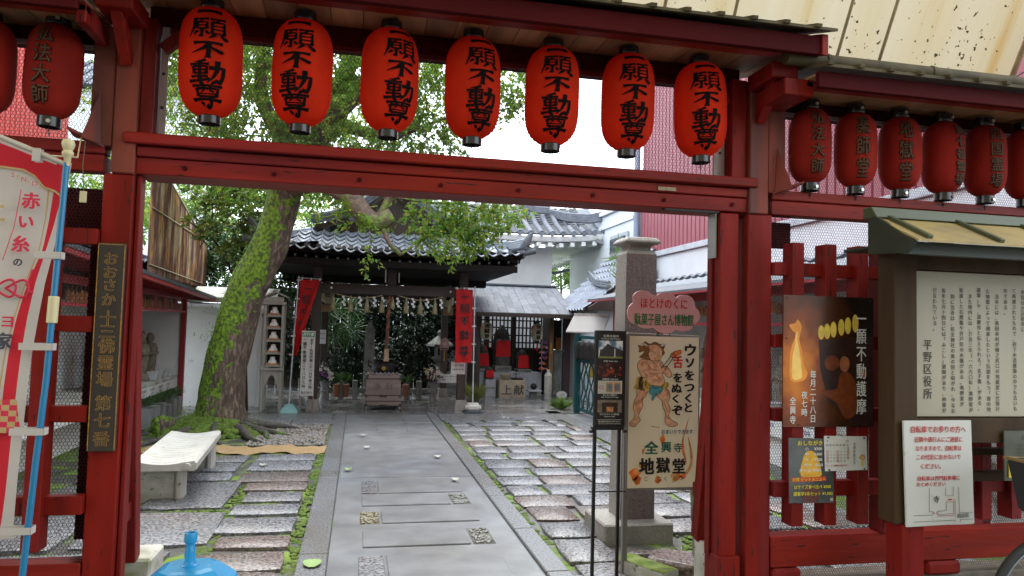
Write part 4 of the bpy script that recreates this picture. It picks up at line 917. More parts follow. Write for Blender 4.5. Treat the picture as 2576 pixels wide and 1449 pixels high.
b = MB(); b.tube([(2.646 + .014 * math.cos(a), 3.4130, .958 + .014 * math.sin(a)) for a in [k * math.pi / 6 for k in range(13)]], .0014, 3, cap=False); b.tube([(2.626, 3.413, .955), (2.634, 3.413, .958)], .002, 4); b.build('bird_outline', M['redink'], cal)
for x, z in ((2.44, 1.064), (2.655, 1.06), (2.447, .895), (2.657, .898)):
    b = MB(); b.box(x - .004, x + .004, 3.408, 3.414, z - .004, z + .004); b.build('pin', M['iron'], cal, bevel=.001)

t = thing('key_tag', 'small cream tag hanging on a thin cord from the left gate post wedge', 'tag', (-1.19, 3.42, 2.1)); b = MB(); b.tube([(-1.19, 3.43, 2.36), (-1.195, 3.43, 2.25), (-1.185, 3.43, 2.14)], .002, 4); b.build('cord', M['straw_cord'], t); bx('tag_plate', -1.2, -1.172, 3.425, 3.433, 2.09, 2.14, 'ivory', t, .002)
# ================================================================ BENCH
bn = thing('stone_bench', 'pale weathered concrete bench with a dished ribbed seat and block legs', 'bench', (-1.6, 7.6, 0))
M['benchstone'] = mat('pale_cast_stone', (.52, .50, .45), .6, .10, 5, bump=.15, bscale=90, col2=(.42, .40, .35), s2=4, t2=.6, w2=.15, col3=(.2, .18, .14), s3=22, t3=.69, w3=.04)
b = MB(); P = []; ny = 90
for j in range(ny + 1):
    y = 6.75 + (8.58 - 6.75) * j / ny; row = []
    sk = (y - 6.75) / 1.83 * -.12
    rib = .003 if (j % 6) < 5 else -.014
    prof_ = [(-.52, .29), (-.52, .355), (-.50, .372)] + [(-.50 + k * .06, .375 - .035 * math.sin(math.pi * (k / 8)) + rib) for k in range(1, 8)] + [(0.0, .375), (.022, .355), (.022, .30), (0, .29)]
    P.append([(-1.345 + x * .98 + sk, y, z) for x, z in prof_])
b.grid(P); b.poly(P[0]); b.poly(P[-1]); o = b.build('seat', M['benchstone'], bn, smooth=25)
for y in (6.90, 8.25):
    bx('pedestal', -1.88, -1.525, y, y + .12, -.02, .295, 'concrete', bn, .01)
    bx('leg', -1.52, -1.45, y - .03, y + .14, -.02, .295, 'benchstone', bn, .02)
b = MB(); b.tube([(-1.395, 6.755, .328), (-1.395, 6.725, .328)], .03, 16); b.tube([(-1.395, 6.73, .328), (-1.395, 6.718, .328)], .016, 12); b.build('end_boss', M['benchstone'], bn, smooth=50)

# ================================================================ DEMON SIGNBOARD, CLOUD SIGN, BLACK STAND
M['alu'] = mat('grey_aluminium', (.26, .25, .24), .4, .1, 6, bump=.05, metal=.5)
M['signcream'] = mat('cream_sign_face', (.84, .74, .56), .4, .04, 2, bump=0, col2=(.80, .66, .48), s2=1.5, t2=.6, w2=.15)
on = thing('demon_signboard', 'tall cream signboard with a painted red demon pulling out a tongue, on thin metal legs', 'sign', (2.0, 4.52, 0))
X0, X1, Z0, Z1, YS = 1.735, 2.25, .565, 1.585, 4.50
b = MB(); b.ext([(X0, YS, Z0), (X1, YS, Z0 - .015), (X1, YS, Z1 - .01), (X0, YS, Z1)], (0, .02, 0)); b.build('frame', M['alu'], on, bevel=.003)
fc_ = bx('face', X0 + .012, X1 - .012, YS - .004, YS + .002, Z0 + .01, Z1 - .022, 'signcream', on, 0)
bx('leg', 1.722, 1.756, YS + .004, YS + .035, -.01, 1.58, 'alu', on, .002); bx('leg', 2.268 - .035, 2.262, YS + .022, YS + .05, -.01, 1.57, 'alu', on, .002)
# painted figure: flat print, outlined
M['p_skin'] = mat('demon_skin_print', (.78, .44, .27), .5, .15, 35, bump=0, col2=(.60, .25, .14), s2=30, t2=.54, w2=.08); M['p_line'] = mat('demon_outline_print', (.02, .012, .01), .5, bump=0)
M['p_hair'] = mat('demon_hair_print', (.25, .10, .03), .5, .4, 50, bump=0); M['p_fur'] = mat('tiger_fur_print', (.55, .34, .06), .5, .5, 60, (1, 1, .3), 0, col3=(.04, .02, .01), s3=28, t3=.56, w3=.03); M['p_teal'] = mat('teal_sash_print', (.07, .28, .32), .5, .3, 40, bump=0)
M['p_white'] = mat('pale_print', (.7, .62, .5), .5, bump=0); M['p_flame'] = mat('orange_flame_print', (.75, .14, .02), .5, .4, 14, bump=0, col2=(.72, .42, .15), s2=12, t2=.52, w2=.1)
# figure is drawn in crop units: px,pz -> sign plane
def sp(x, y): return (X0 + (x - 310) / (890 - 310) * (X1 - X0), Z1 - (y - 100) / (1310 - 100) * (Z1 - Z0))
def shape(pts, mk, y, line=None, name='painting'):
    P = [sp(*p) for p in (smooth_poly(pts) if len(pts) > 4 else pts)]
    if line:
        c = (sum(p[0] for p in P) / len(P), sum(p[1] for p in P) / len(P)); b = MB()
        n = len(P); b.tube([(p[0], y - .0002, p[1]) for p in P + [P[0]]], line, 4, cap=False); b.build(name, M['p_line'], fc_)
    b = MB(); b.poly([(p[0], y, p[1]) for p in P]); o = b.build(name, M[mk], fc_)
    bm = bmesh.new(); bm.from_mesh(o.data); bmesh.ops.triangulate(bm, faces=bm.faces); bm.to_mesh(o.data); bm.free()
y0 = YS - .0055
shape([(440, 240), (395, 250), (400, 230), (390, 195), (425, 205), (440, 165), (480, 185), (520, 168), (560, 185), (600, 190), (590, 230), (600, 255), (575, 280), (500, 330), (440, 300), (400, 290), (425, 265)], 'p_hair', y0, .0012)
shape([(560, 515), (625, 535), (648, 590), (632, 640), (650, 690), (640, 745), (670, 780), (708, 800), (700, 822), (650, 826), (618, 805), (608, 770), (612, 720), (590, 670), (582, 625), (545, 590), (515, 550), (478, 548), (455, 590), (430, 620), (432, 665), (412, 710), (400, 745), (415, 775), (388, 808), (375, 826), (335, 820), (332, 795), (362, 765), (372, 725), (358, 680), (368, 630), (385, 590), (385, 545), (420, 505)], 'p_skin', y0 - .0004, .0016)
shape([(455, 305), (415, 308), (390, 335), (388, 370), (402, 405), (420, 440), (455, 455), (462, 480), (458, 520), (520, 532), (570, 522), (602, 495), (598, 455), (582, 425), (600, 412), (615, 435), (645, 445), (660, 425), (648, 395), (632, 372), (612, 355), (592, 362), (585, 335), (560, 312), (520, 318)], 'p_skin', y0 - .0008, .0016)
shape([(470, 200), (480, 230), (470, 270), (495, 320), (530, 335), (555, 315), (580, 270), (570, 215), (540, 190), (500, 190)], 'p_skin', y0 - .0012, .0012)
shape([(395, 440), (430, 445), (480, 490), (560, 525), (600, 480), (635, 490), (630, 520), (590, 540), (540, 555), (480, 550), (410, 545), (360, 530), (375, 495), (380, 460)], 'p_fur', y0 - .0012)
shape([(490, 520), (520, 510), (580, 520), (585, 550), (560, 570), (540, 580), (510, 625), (500, 610), (505, 580), (480, 570)], 'p_teal', y0 - .0016, .001)
for c in ((520, 262), (547, 240), (548, 262)): shape([(c[0] + 7 * math.cos(a), c[1] + 6 * math.sin(a)) for a in [k * math.pi / 4 for k in range(8)]], 'p_white', y0 - .0016, .0008)
shape([(415, 185), (445, 180), (470, 205), (440, 200)], 'p_white', y0 - .0014, .001); shape([(560, 195), (590, 180), (610, 185), (580, 205)], 'p_white', y0 - .0014, .001)
shape([(515, 292), (545, 285), (550, 310), (530, 320)], 'p_flame', y0 - .0016, .001)
b = MB()
for a_, c_ in (((575, 375), (650, 275)), ((600, 385), (668, 290))): b.tube([(sp(*a_)[0], y0 - .002, sp(*a_)[1]), (sp(*c_)[0], y0 - .002, sp(*c_)[1])], .0024, 4)
b.tube([(sp(665 + 18 * math.cos(a), 270 + 18 * math.sin(a))[0], y0 - .002, sp(665, 270 + 18 * math.sin(a))[1]) for a in [k * math.pi / 5 for k in range(11)]], .0024, 4, cap=False)
for q in (((470, 350), (500, 380), (540, 390)), ((480, 410), (520, 420), (590, 405)), ((430, 400), (470, 440)), ((430, 580), (420, 640)), ((600, 640), (625, 700)), ((520, 460), (540, 470)), ((500, 245), (530, 250)), ((560, 330), (575, 370))):
    b.tube([(sp(*p)[0], y0 - .002, sp(*p)[1]) for p in q], .0012, 4)
b.build('painting_lines', M['p_line'], fc_)
shape([(660, 250), (700, 232), (728, 228), (730, 255), (700, 270), (665, 290)], 'p_flame', y0 - .0018, .0012)
for x, y, s in ((380, 1190, 42), (450, 1130, 34), (400, 1240, 30), (700, 1220, 38), (560, 1235, 26), (760, 1210, 22)):
    shape([(x + s * math.cos(a) * (1 + .25 * math.sin(3 * a + x)), y + s * math.sin(a) * (1 + .2 * math.cos(2 * a + y))) for a in [k * math.pi / 7 for k in range(14)]], 'p_flame', y0 + .0006)
shape([(800, 755), (770, 860), (745, 950), (755, 1040), (790, 1120), (770, 1010), (762, 930), (785, 840)], 'p_flame', y0 + .0008); shape([(795, 900), (830, 1010), (835, 1120), (800, 1190), (770, 1200), (815, 1110), (810, 1010)], 'p_flame', y0 + .0008)
shape([(600, 880), (615, 930), (590, 980), (570, 920)], 'p_flame', y0 + .0008); shape([(500, 822), (560, 828), (575, 838), (505, 830)], 'p_flame', y0 + .0008); shape([(480, 960), (430, 1010), (440, 1050), (455, 1000)], 'p_flame', y0 + .0008)
M['p_black'] = mat('sign_black_paint', (.012, .012, .012), .4, bump=0); M['p_green'] = mat('sign_green_paint', (.012, .12, .09), .4, bump=0); M['p_blue'] = mat('sign_blue_paint', (.03, .13, .28), .4, bump=0); M['p_redchar'] = mat('sign_red_paint', (.62, .04, .03), .4, bump=0)
def st(s, x, y, h, w, mk, vert=False, bold=.03, hh=None):
    p = sp(x, y); k = (X1 - X0) / 580
    lettering(s, h * k, M[mk], fc_, (p[0], y0 - .0022, p[1]), vert, bold, fit=(w * k if w else None, hh * k if hh else None))
st('ウ', 805, 225, 92, 92, 'p_black', bold=.05, hh=88); st('゛', 815, 205, 40, 30, 'p_black'); st('ソ', 802, 328, 80, 72, 'p_black', bold=.05, hh=70); st('を', 800, 425, 84, 76, 'p_black', bold=.045); st('つ', 800, 522, 84, 84, 'p_black', bold=.05); st('く', 792, 605, 76, 52, 'p_black', bold=.05); st('と', 795, 680, 78, 62, 'p_black', bold=.05)
st('舌', 706, 322, 84, 80, 'p_redchar', bold=.045, hh=92); st('を', 706, 445, 80, 72, 'p_black', bold=.045); st('ぬ', 700, 528, 82, 84, 'p_black', bold=.045); st('く', 690, 610, 70, 50, 'p_black', bold=.05); st('ぞ', 705, 700, 86, 86, 'p_black', bold=.045)
st('おまいりできます', 708, 867, 36, 250, 'p_blue', bold=.02); st('全', 505, 988, 100, 110, 'p_green', bold=.04); st('興', 622, 985, 84, 80, 'p_green', bold=.03); st('寺', 715, 990, 74, 66, 'p_green', bold=.03)
st('地', 470, 1130, 128, 120, 'p_black', bold=.05); st('獄', 598, 1125, 122, 112, 'p_black', bold=.045); st('堂', 725, 1132, 118, 104, 'p_black', bold=.045); st('じ', 468, 1228, 36, None, 'p_black', bold=.0); st('ごく', 592, 1228, 36, 74, 'p_black', bold=.0); st('どう', 720, 1225, 36, 78, 'p_black', bold=.0)
# cloud sign
cs = thing('cloud_sign', 'pink cloud shaped sign with red and green writing above the demon signboard', 'sign', (1.97, 4.46, 1.62))
def cp(x, y): return (1.71 + (x - 895) / (1440 - 895) * .51, 1.862 - (y - 735) / (1035 - 735) * .272)
pts = []
for cx_, cy_, rx, ry, a0, a1 in ((1010, 800, 82, 66, 200, 325), (1180, 800, 84, 58, 215, 325), (1320, 815, 75, 62, 215, 350), (1385, 905, 55, 62, 290, 440), (1310, 965, 85, 58, 40, 130), (1180, 990, 80, 50, 30, 150), (1040, 950, 85, 58, 60, 170), (960, 900, 66, 80, 100, 250)):
    for k in range(9):
        a = R(a0 + (a1 - a0) * k / 8); pts.append(cp(cx_ + rx * math.cos(a), cy_ + ry * math.sin(a)))
b = MB(); b.ext([(x, 4.45, z) for x, z in pts], (0, .012, 0)); b.build('panel', mat('pink_paint', (.72, .33, .33), .45, .05, 3, bump=.02), cs)
q = cp(1165, 825); lettering('ほとけのくに', .075, mat('bright_red_paint', (.60, .01, .02), .4, bump=0), cs, (q[0], 4.447, q[1]), False, .02, fit=(.328, .066))
q = cp(1167, 940); lettering('駄菓子屋さん博物館', .06, mat('sign_deep_green_paint', (.01, .17, .05), .4, bump=0), cs, (q[0], 4.447, q[1]), False, .025, fit=(.415, .078))
b = MB(); b.tube([(1.94, 4.47, 1.62), (1.94, 4.5, 1.57)], .008, 6); b.build('stay', M['p_green'], cs)
b = MB(); b.tube([(1.97, 4.50, 1.575), (2.0, 4.47, 1.62), (2.03, 4.50, 1.575)], .003, 5); b.build('wire_hook', M['iron'], cs)

bk = thing('information_stand', 'narrow black information stand with four small pictures on two thin legs', 'sign', (1.58, 4.42, 0))
M['satin'] = mat('satin_black_metal', (.010, .010, .011), .35, .1, bump=0)
pn_ = bx('panel', 1.478, 1.685, 4.40, 4.425, .985, 1.595, 'satin', bk, .003)
bx('leg', 1.482, 1.502, 4.41, 4.43, 0, .985, 'satin', bk, .002); bx('leg', 1.645, 1.665, 4.41, 4.43, 0, .985, 'satin', bk, .002)
bx('foot_plate', 1.42, 1.74, 4.32, 4.56, 0, .012, mat('grey_foot_plate', (.25, .27, .3), .3, metal=.3), bk, .003)
bx('clamp', 1.470, 1.680, 4.395, 4.44, .965, .985, 'satin', bk, .003); bx('clamp', 1.46, 1.70, 4.40, 4.43, .575, .583, 'satin', bk, .001)
for x in (1.468, 1.692):
    b = MB(); b.tube([(x - .012, 4.415, .955), (x + .012, 4.415, .955)], .010, 8); b.build('knob', M['satin'], bk)
def zz(y): return 1.595 - (y - 630) / (1405 - 630) * .61
def pic(x0, x1, z0, z1, y, mk, name='picture'):
    b = MB(); b.poly([(x0, y, z0), (x1, y, z0), (x1, y, z1), (x0, y, z1)]); return b.build(name, mk if not isinstance(mk, str) else M[mk], pn_)
xa, xb = 1.50, 1.662
pic(xa, xb, zz(855), zz(712), 4.399, mat('picture_sky', (.16, .30, .50), .3, .5, 22, bump=0, col2=(.7, .7, .7), s2=22, t2=.52, w2=.05))
b = MB(); b.poly([(xa + .005, 4.398, zz(845)), (xb, 4.398, zz(845)), (xb, 4.398, zz(790)), (1.60, 4.398, zz(765)), (1.56, 4.398, zz(735)), (1.535, 4.398, zz(775)), (1.51, 4.398, zz(790))]); b.build('picture', mat('picture_hall_roof', (.045, .045, .05), .3, .4, 60, bump=0), bk)
pic(xa, xb, zz(855), zz(840), 4.3975, mat('picture_grass', (.25, .25, .08), .3, .4, 60, bump=0)); pic(1.605, 1.612, zz(845), zz(778), 4.397, 'whiteprint')
pic(xa, xb, zz(1005), zz(895), 4.399, mat('picture_hell_hall', (.03, .008, .008), .3, .5, 40, bump=0, col2=(.30, .05, .02), s2=28, t2=.55, w2=.05, col3=(.55, .38, .25), s3=40, t3=.66, w3=.02))
pic(xa, xb, zz(1140), zz(1035), 4.399, 'notice')
for x0 in (1.555, 1.607): pic(x0, x0 + .045, zz(1128), zz(1048), 4.398, mat('picture_orange', (.55, .28, .10), .4, bump=0)); pic(x0 + .004, x0 + .041, zz(1120), zz(1062), 4.397, mat('picture_grey_blue', (.18, .20, .23), .4, .3, 40, bump=0))
b = MB(); b.tube([(1.523 + .014 * math.cos(a), 4.398, zz(1090) + .010 * math.sin(a)) for a in [k * math.pi / 5 for k in range(11)]], .0015, 3, cap=False); b.build('picture', M['redink'], bk)
pic(xa, xb, zz(1290), zz(1190), 4.399, mat('picture_cave', (.22, .17, .14), .3, .3, 30, bump=0)); pic(1.53, 1.635, zz(1288), zz(1210), 4.398, mat('picture_cave_dark', (.04, .022, .016), .3, .5, 40, bump=0)); pic(1.56, 1.605, zz(1285), zz(1245), 4.397, mat('picture_buddha', (.55, .25, .10), .3, .4, 60, bump=0))
for s, y, h, w in (('全興寺案内', 675, .019, .105), ('Senkouji Information', 698, .013, .13), ('本堂 Main Hall', 877, .013, .095), ('地獄堂 Hell Hall', 1022, .013, .105), ('赤い糸の縁結び', 1150, .012, .095), ('Red Thread Marriage', 1168, .011, .115), ('ほとけのくに(極楽)', 1305, .013, .13), ('Heaven Hall', 1322, .011, .07), ('案内図は受付にあります。', 1362, .012, .15), ('A guide map is available at the reception desk.', 1380, .008, .15)):
    lettering(s, h, M['whiteprint'], pn_, (1.581, 4.398, zz(y)), False, .01, fit=(w, None))
bx('rule_line', 1.5, 1.662, 4.398, 4.399, zz(1348), zz(1346), 'whiteprint', bk, 0)

# ================================================================ STONE PILLAR, MARKER, BLOCKS
M['pillarstone'] = mat('rough_brown_granite', (.15, .105, .10), .65, .3, 60, bump=.4, bscale=90, col3=(.20, .16, .15), s3=70, t3=.62, w3=.04, col2=(.12, .09, .085), s2=3, t2=.55, w2=.1)
M['pillarside'] = mat('lit_grey_granite', (.27, .25, .22), .55, .2, 50, bump=.3, bscale=100, col2=(.20, .185, .16), s2=3, t2=.55, w2=.1)  # daylight on the pillar sides painted as a lighter stone than the front
pl = thing('stone_pillar', 'tall square granite pillar with a flared stone cap, behind the pink cloud sign', 'pillar', (2.1, 5.45, 0))
b = MB(); b.ext([(1.85, 5.20, -.02), (2.40, 5.20, -.02), (2.40, 5.70, -.02), (1.85, 5.70, -.02)], (0, 0, .165)); b.build('base', M['pillarside'], pl, bevel=.012)
b = MB()
b.add([(2.02, 5.34, .145), (2.30, 5.34, .145), (2.30, 5.60, .145), (2.02, 5.60, .145), (2.045, 5.36, 2.205), (2.295, 5.36, 2.205), (2.295, 5.59, 2.205), (2.045, 5.59, 2.205), (2.065, 5.38, 2.235), (2.275, 5.38, 2.235), (2.275, 5.57, 2.235), (2.065, 5.57, 2.235)],
      [(0, 1, 5, 4)], 0); b.add([(2.02, 5.34, .145), (2.30, 5.34, .145), (2.30, 5.60, .145), (2.02, 5.60, .145), (2.045, 5.36, 2.205), (2.295, 5.36, 2.205), (2.295, 5.59, 2.205), (2.045, 5.59, 2.205), (2.065, 5.38, 2.235), (2.275, 5.38, 2.235), (2.275, 5.57, 2.235), (2.065, 5.57, 2.235)],
      [(1, 2, 6, 5), (2, 3, 7, 6), (3, 0, 4, 7), (4, 5, 9, 8), (5, 6, 10, 9), (6, 7, 11, 10), (7, 4, 8, 11), (8, 9, 10, 11)], 1)
b.build('shaft', [M['pillarstone'], M['pillarside']], pl, weld=True)
b = MB(); c = (2.17, 5.475)
def ring(h, z): return [(c[0] + sx * h, c[1] + sy * h, z) for sx, sy in ((-1, -1), (1, -1), (1, 1), (-1, 1))]
lv = [ring(.095, 2.236), ring(.085, 2.252), ring(.10, 2.275), ring(.145, 2.288), ring(.15, 2.305), ring(.125, 2.335), ring(.06, 2.345)]
b.add([p for q in lv for p in q], [(i * 4 + k, i * 4 + (k + 1) % 4, (i + 1) * 4 + (k + 1) % 4, (i + 1) * 4 + k) for i in range(6) for k in range(4)] + [(0, 3, 2, 1), (24, 25, 26, 27)])
b.build('cap', M['pillarside'], pl, bevel=.006)
mk = thing('mossy_marker_stone', 'short rough mossy stone post between the demon signboard and the red gate stay', 'marker stone', (2.87, 5.5, 0))
b = MB(); P = []
for k, z in enumerate((-.02, .15, .3, .45, .6, .73, .76)):
    w = .13 if z < .74 else .10; P.append([(2.90 + w * x + .008 * math.sin(z * 31 + x * 5), 5.55 + .13 * y + .008 * math.sin(z * 23 + y * 7), z) for x, y in ((-1, -1), (-.3, -1.04), (.4, -.97), (1, -1), (1.03, 0), (1, 1), (0, 1), (-1, 1), (-1.04, 0), (-1, -1))])
b.grid(P); b.poly(P[-1][:-1]); b.build('shaft', mat('mossy_dark_stone', (.10, .095, .075), .8, .4, 20, bump=.9, bscale=35, bdist=.02, col2=(.16, .19, .08), s2=6, t2=.52, w2=.08, col3=(.05, .04, .035), s3=12, t3=.6), mk, weld=True, smooth=50)
cbk = thing('mossy_concrete_block', 'hollow concrete block with a bright mossy top lying beside the signboard leg', 'block', (1.85, 4.45, 0))
b = MB()
def rot2(x, y, c, a): return (c[0] + x * math.cos(a) - y * math.sin(a), c[1] + x * math.sin(a) + y * math.cos(a))
cc, an = (1.86, 4.44), R(-62)
pz = [rot2(x, y, cc, an) for x, y in ((-.2, -.08), (.2, -.08), (.2, .08), (-.2, .08))]
b.ext([(x, y, 0.0) for x, y in pz], (0, 0, .11)); b.build('block_body', M['concrete'], cbk, bevel=.006)
b = MB(); b.grid([[(*rot2(-.197 + i * .0328, -.077 + j * .0256, cc, an), .1135 + .0018 * math.sin(i * 2.1) * math.cos(j * 1.7)) for j in range(7)] for i in range(13)]); b.build('moss_cover', mat('thick_green_moss', (.10, .16, .015), .9, .4, 12, bump=.6, bscale=90, bdist=.008, col2=(.20, .23, .08), s2=7, t2=.55, w2=.1), cbk, smooth=1)
b = MB()
for t in (-.12, 0, .12):
    x, y = rot2(t, -.081, cc, an); b.beam((x, y, .02), (x, y, .09), .07, .004, 0, (math.sin(an), -math.cos(an), 0))
pass
def rock(label, cx, cy, w, d, h, rot, m, seed):
    rr = random.Random(seed); n = 9; lv = []
    base = [(math.cos(2 * math.pi * k / n) * rr.uniform(.85, 1.1), math.sin(2 * math.pi * k / n) * rr.uniform(.85, 1.1)) for k in range(n)]
    sq = lambda v: math.copysign(abs(v) ** .55, v)
    for z, s in ((0, .98), (h * .8, 1.0), (h, .88)): lv.append([(cx + (sq(x) * w / 2 * s) * math.cos(rot) - sq(y) * d / 2 * s * math.sin(rot), cy + sq(x) * w / 2 * s * math.sin(rot) + sq(y) * d / 2 * s * math.cos(rot), z + rr.uniform(-.006, .006) * (z > 0) - .01 * (z == 0)) for x, y in base])
    b = MB(); b.add([p for q in lv for p in q], [(i * n + k, i * n + (k + 1) % n, (i + 1) * n + (k + 1) % n, (i + 1) * n + k) for i in range(2) for k in range(n)] + [tuple(range(2 * n, 3 * n))])
    o = b.build('rough_stone', M[m], None, bevel=.006); return tag(o, label, 'stone')
rock('rosy rough granite stone beside the mossy concrete block', 2.13, 4.52, .42, .30, .12, R(-35), 'granite_rose', 4)
rock('flat rosy stone slab between the pillar base and the signboard legs', 2.05, 4.80, .34, .12, .07, R(0), 'granite_rose', 9)

# ================================================================ BICYCLE at the right edge
by = thing('bicycle', 'parked black bicycle cut by the right picture edge, in front of the fence', 'bicycle', (3.6, 2.78, 0))
M['rubber'] = mat('black_rubber', (.016, .016, .017), .7, .1, bump=.05); M['steel'] = mat('dull_steel', (.32, .33, .36), .35, .1, bump=0, metal=.8); M['bikeframe'] = mat('bicycle_black_paint', (.02, .018, .02), .3, bump=0)
def wheel(cx, cz):
    b = MB(); b.tube([(cx + .325 * math.cos(a), 2.78, cz + .325 * math.sin(a)) for a in [k * math.pi / 32 for k in range(65)]], .020, 8, cap=False); t_ = b.build('wheel', M['rubber'], by, smooth=1)
    b = MB(); b.tube([(cx + .302 * math.cos(a), 2.78, cz + .302 * math.sin(a)) for a in [k * math.pi / 32 for k in range(65)]], .009, 6, cap=False); b.build('rim', M['steel'], t_, smooth=1)
    b = MB()
    for k in range(28):
        a = k * 2 * math.pi / 28; s = 1 if k % 2 else -1; b.tube([(cx + .02 * math.cos(a + s), 2.78 + s * .02, cz + .02 * math.sin(a + s)), (cx + .3 * math.cos(a), 2.78, cz + .3 * math.sin(a))], .0012, 3)
    b.tube([(cx, 2.73, cz), (cx, 2.83, cz)], .018, 10); b.build('spokes', M['steel'], t_)
    b = MB(); b.tube([(cx - .302 * math.cos(.35), 2.78, cz + .302 * math.sin(-.2) + .01), (cx - .27, 2.775, cz + .0)], .004, 4); b.build('valve', M['steel'], t_)
wheel(3.14, .372); wheel(4.24, .372)
b = MB()
for q, r_ in ((((3.14, 2.73, .372), (3.2, 2.73, .72), (3.28, 2.78, .98)), .012), (((3.14, 2.83, .372), (3.2, 2.83, .72), (3.28, 2.78, .98)), .012), (((3.27, 2.78, .92), (3.62, 2.78, .42), (3.72, 2.78, .36)), .02), (((3.3, 2.78, .80), (3.66, 2.78, .40)), .018), (((3.72, 2.78, .36), (3.86, 2.78, .86)), .018), (((3.72, 2.78, .36), (4.24, 2.78, .372)), .012), (((4.24, 2.78, .372), (3.84, 2.78, .75)), .01)): b.tube(q, r_, 8)
b.build('frame', M['bikeframe'], by, smooth=60)
b = MB(); b.tube([(3.5, 2.5, 1.05), (3.36, 2.56, 1.06), (3.28, 2.78, 1.04), (3.36, 3.0, 1.06), (3.5, 3.04, 1.05)], .011, 8); b.tube([(3.28, 2.78, .96), (3.28, 2.78, 1.05)], .012, 8); b.build('handlebar', M['steel'], by, smooth=60)
b = MB(); b.lathe([(.02, 0), (.10, .02), (.11, .05), (.05, .07), (0, .075)], 16, (3.87, 2.78, .88), 0, 1.2, .8); b.build('saddle', M['rubber'], by, smooth=1)
b = MB(); b.add([(x0, y0_, z) for z, w in ((.80, .11), (1.04, .15)) for x0, y0_ in ((3.13 - w * .55, 2.78 - w), (3.13 + w * .9, 2.78 - w), (3.13 + w * .9, 2.78 + w), (3.13 - w * .55, 2.78 + w))], [(0, 1, 5, 4), (1, 2, 6, 5), (2, 3, 7, 6), (3, 0, 4, 7), (0, 3, 2, 1)])
b.build('basket_cover', mat('black_nylon', (.012, .012, .013), .75, .2, 30, bump=.2), by, bevel=.012, seg=2)
b = MB(); b.tube([(3.13 - .083, 2.63, 1.04), (3.265, 2.63, 1.04), (3.265, 2.93, 1.04), (3.047, 2.93, 1.04), (3.047, 2.63, 1.04)], .009, 6); b.build('basket_rim', mat('brown_basket_rim', (.2, .13, .04), .5), by)
# ================================================================ VEGETATION
def leaf_mesh(name, C_, axes, L_, W_, mat_, parent=None, fold=.25, shape='leaf', rs=0):
    """C_: (n,3) leaf bases, axes: (n,3) leaf directions"""
    rg = np.random.RandomState(rs); n = len(C_)
    ax = axes / np.maximum(np.linalg.norm(axes, axis=1, keepdims=True), 1e-6)
    rnd = rg.normal(size=(n, 3)); side = np.cross(ax, rnd + np.array([0, 0, 1.2])); side /= np.maximum(np.linalg.norm(side, axis=1, keepdims=True), 1e-6)
    nm = np.cross(side, ax)
    L_ = L_ * rg.uniform(.7, 1.2, (n, 1)); W_ = W_ * rg.uniform(.8, 1.15, (n, 1))
    b0 = C_; m1 = C_ + ax * L_ * .45 + side * W_ / 2 + nm * W_ * fold; m2 = C_ + ax * L_ * .45 - side * W_ / 2 + nm * W_ * fold; tip = C_ + ax * L_ - nm * L_ * .08
    mid = C_ + ax * L_ * .5
    vs = np.stack([b0, m1, tip, m2, mid], 1).reshape(-1, 3)
    base = np.arange(n)[:, None] * 5
    tr = np.concatenate([base + np.array([[0, 1, 4]]), base + np.array([[1, 2, 4]]), base + np.array([[4, 2, 3]]), base + np.array([[0, 4, 3]])], 1).reshape(-1, 3)
    off = Vector((0, 0, 0)); q = parent
    while q is not None: off += q.location; q = q.parent
    vs = vs - np.array(off)
    me = bpy.data.meshes.new(name); me.vertices.add(len(vs)); me.vertices.foreach_set('co', vs.ravel())
    me.loops.add(tr.size); me.loops.foreach_set('vertex_index', tr.ravel().astype(np.int32))
    me.polygons.add(len(tr)); me.polygons.foreach_set('loop_start', np.arange(len(tr), dtype=np.int32) * 3); me.update(calc_edges=True)
    me.materials.append(mat_); return part(name, me, None, parent)
def twigs(blobs, n_per, rg, droop=.35, tw=.28, lf=14):
    """clumped leaves: twig centres inside ellipsoids, leaves along each twig"""
    C_ = []; A_ = []; T_ = []
    for (cx, cy, cz, rx, ry, rz, k) in blobs:
        for _ in range(int(k * n_per)):
            v = rg.normal(size=3); v /= np.linalg.norm(v); v *= rg.uniform(.25, 1) ** .5
            c = np.array([cx + v[0] * rx, cy + v[1] * ry, cz + v[2] * rz])
            d = v * np.array([1, 1, .5]) + rg.normal(size=3) * .6; d[2] -= droop; d /= np.linalg.norm(d)
            T_.append((c, c + d * tw))
            for i in range(lf):
                t = i / lf; p = c + d * tw * t + rg.normal(size=3) * .018
                a = d * .5 + rg.normal(size=3) * .7; a[2] -= .15
                C_.append(p); A_.append(a)
    return np.array(C_), np.array(A_), T_
rg = np.random.RandomState(11)
M['leaf'] = mat('camphor_leaves', None, .45, .12, 2, bump=0, trans=.62, island=[(.10, .20, .03), (.13, .27, .035), (.10, .18, .035), (.18, .34, .045), (.26, .38, .06), (.12, .24, .035), (.42, .40, .06), (.17, .31, .05)])
M['leaf2'] = mat('rhododendron_leaves', None, .3, .1, 2, bump=0, trans=.35, island=[(.09, .19, .04), (.13, .25, .05), (.16, .28, .05), (.42, .42, .06), (.10, .18, .05), (.26, .34, .08)])
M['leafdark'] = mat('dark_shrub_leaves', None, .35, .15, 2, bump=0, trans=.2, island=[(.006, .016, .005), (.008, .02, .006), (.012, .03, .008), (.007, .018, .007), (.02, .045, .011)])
M['leafmid'] = mat('mid_shrub_leaves', None, .35, .15, 2, bump=0, trans=.3, island=[(.03, .075, .02), (.045, .10, .025), (.07, .14, .03), (.035, .085, .025)])
M['palm'] = mat('palm_leaves', None, .4, .1, 2, bump=0, trans=.3, island=[(.04, .10, .02), (.06, .14, .03), (.09, .17, .04)])
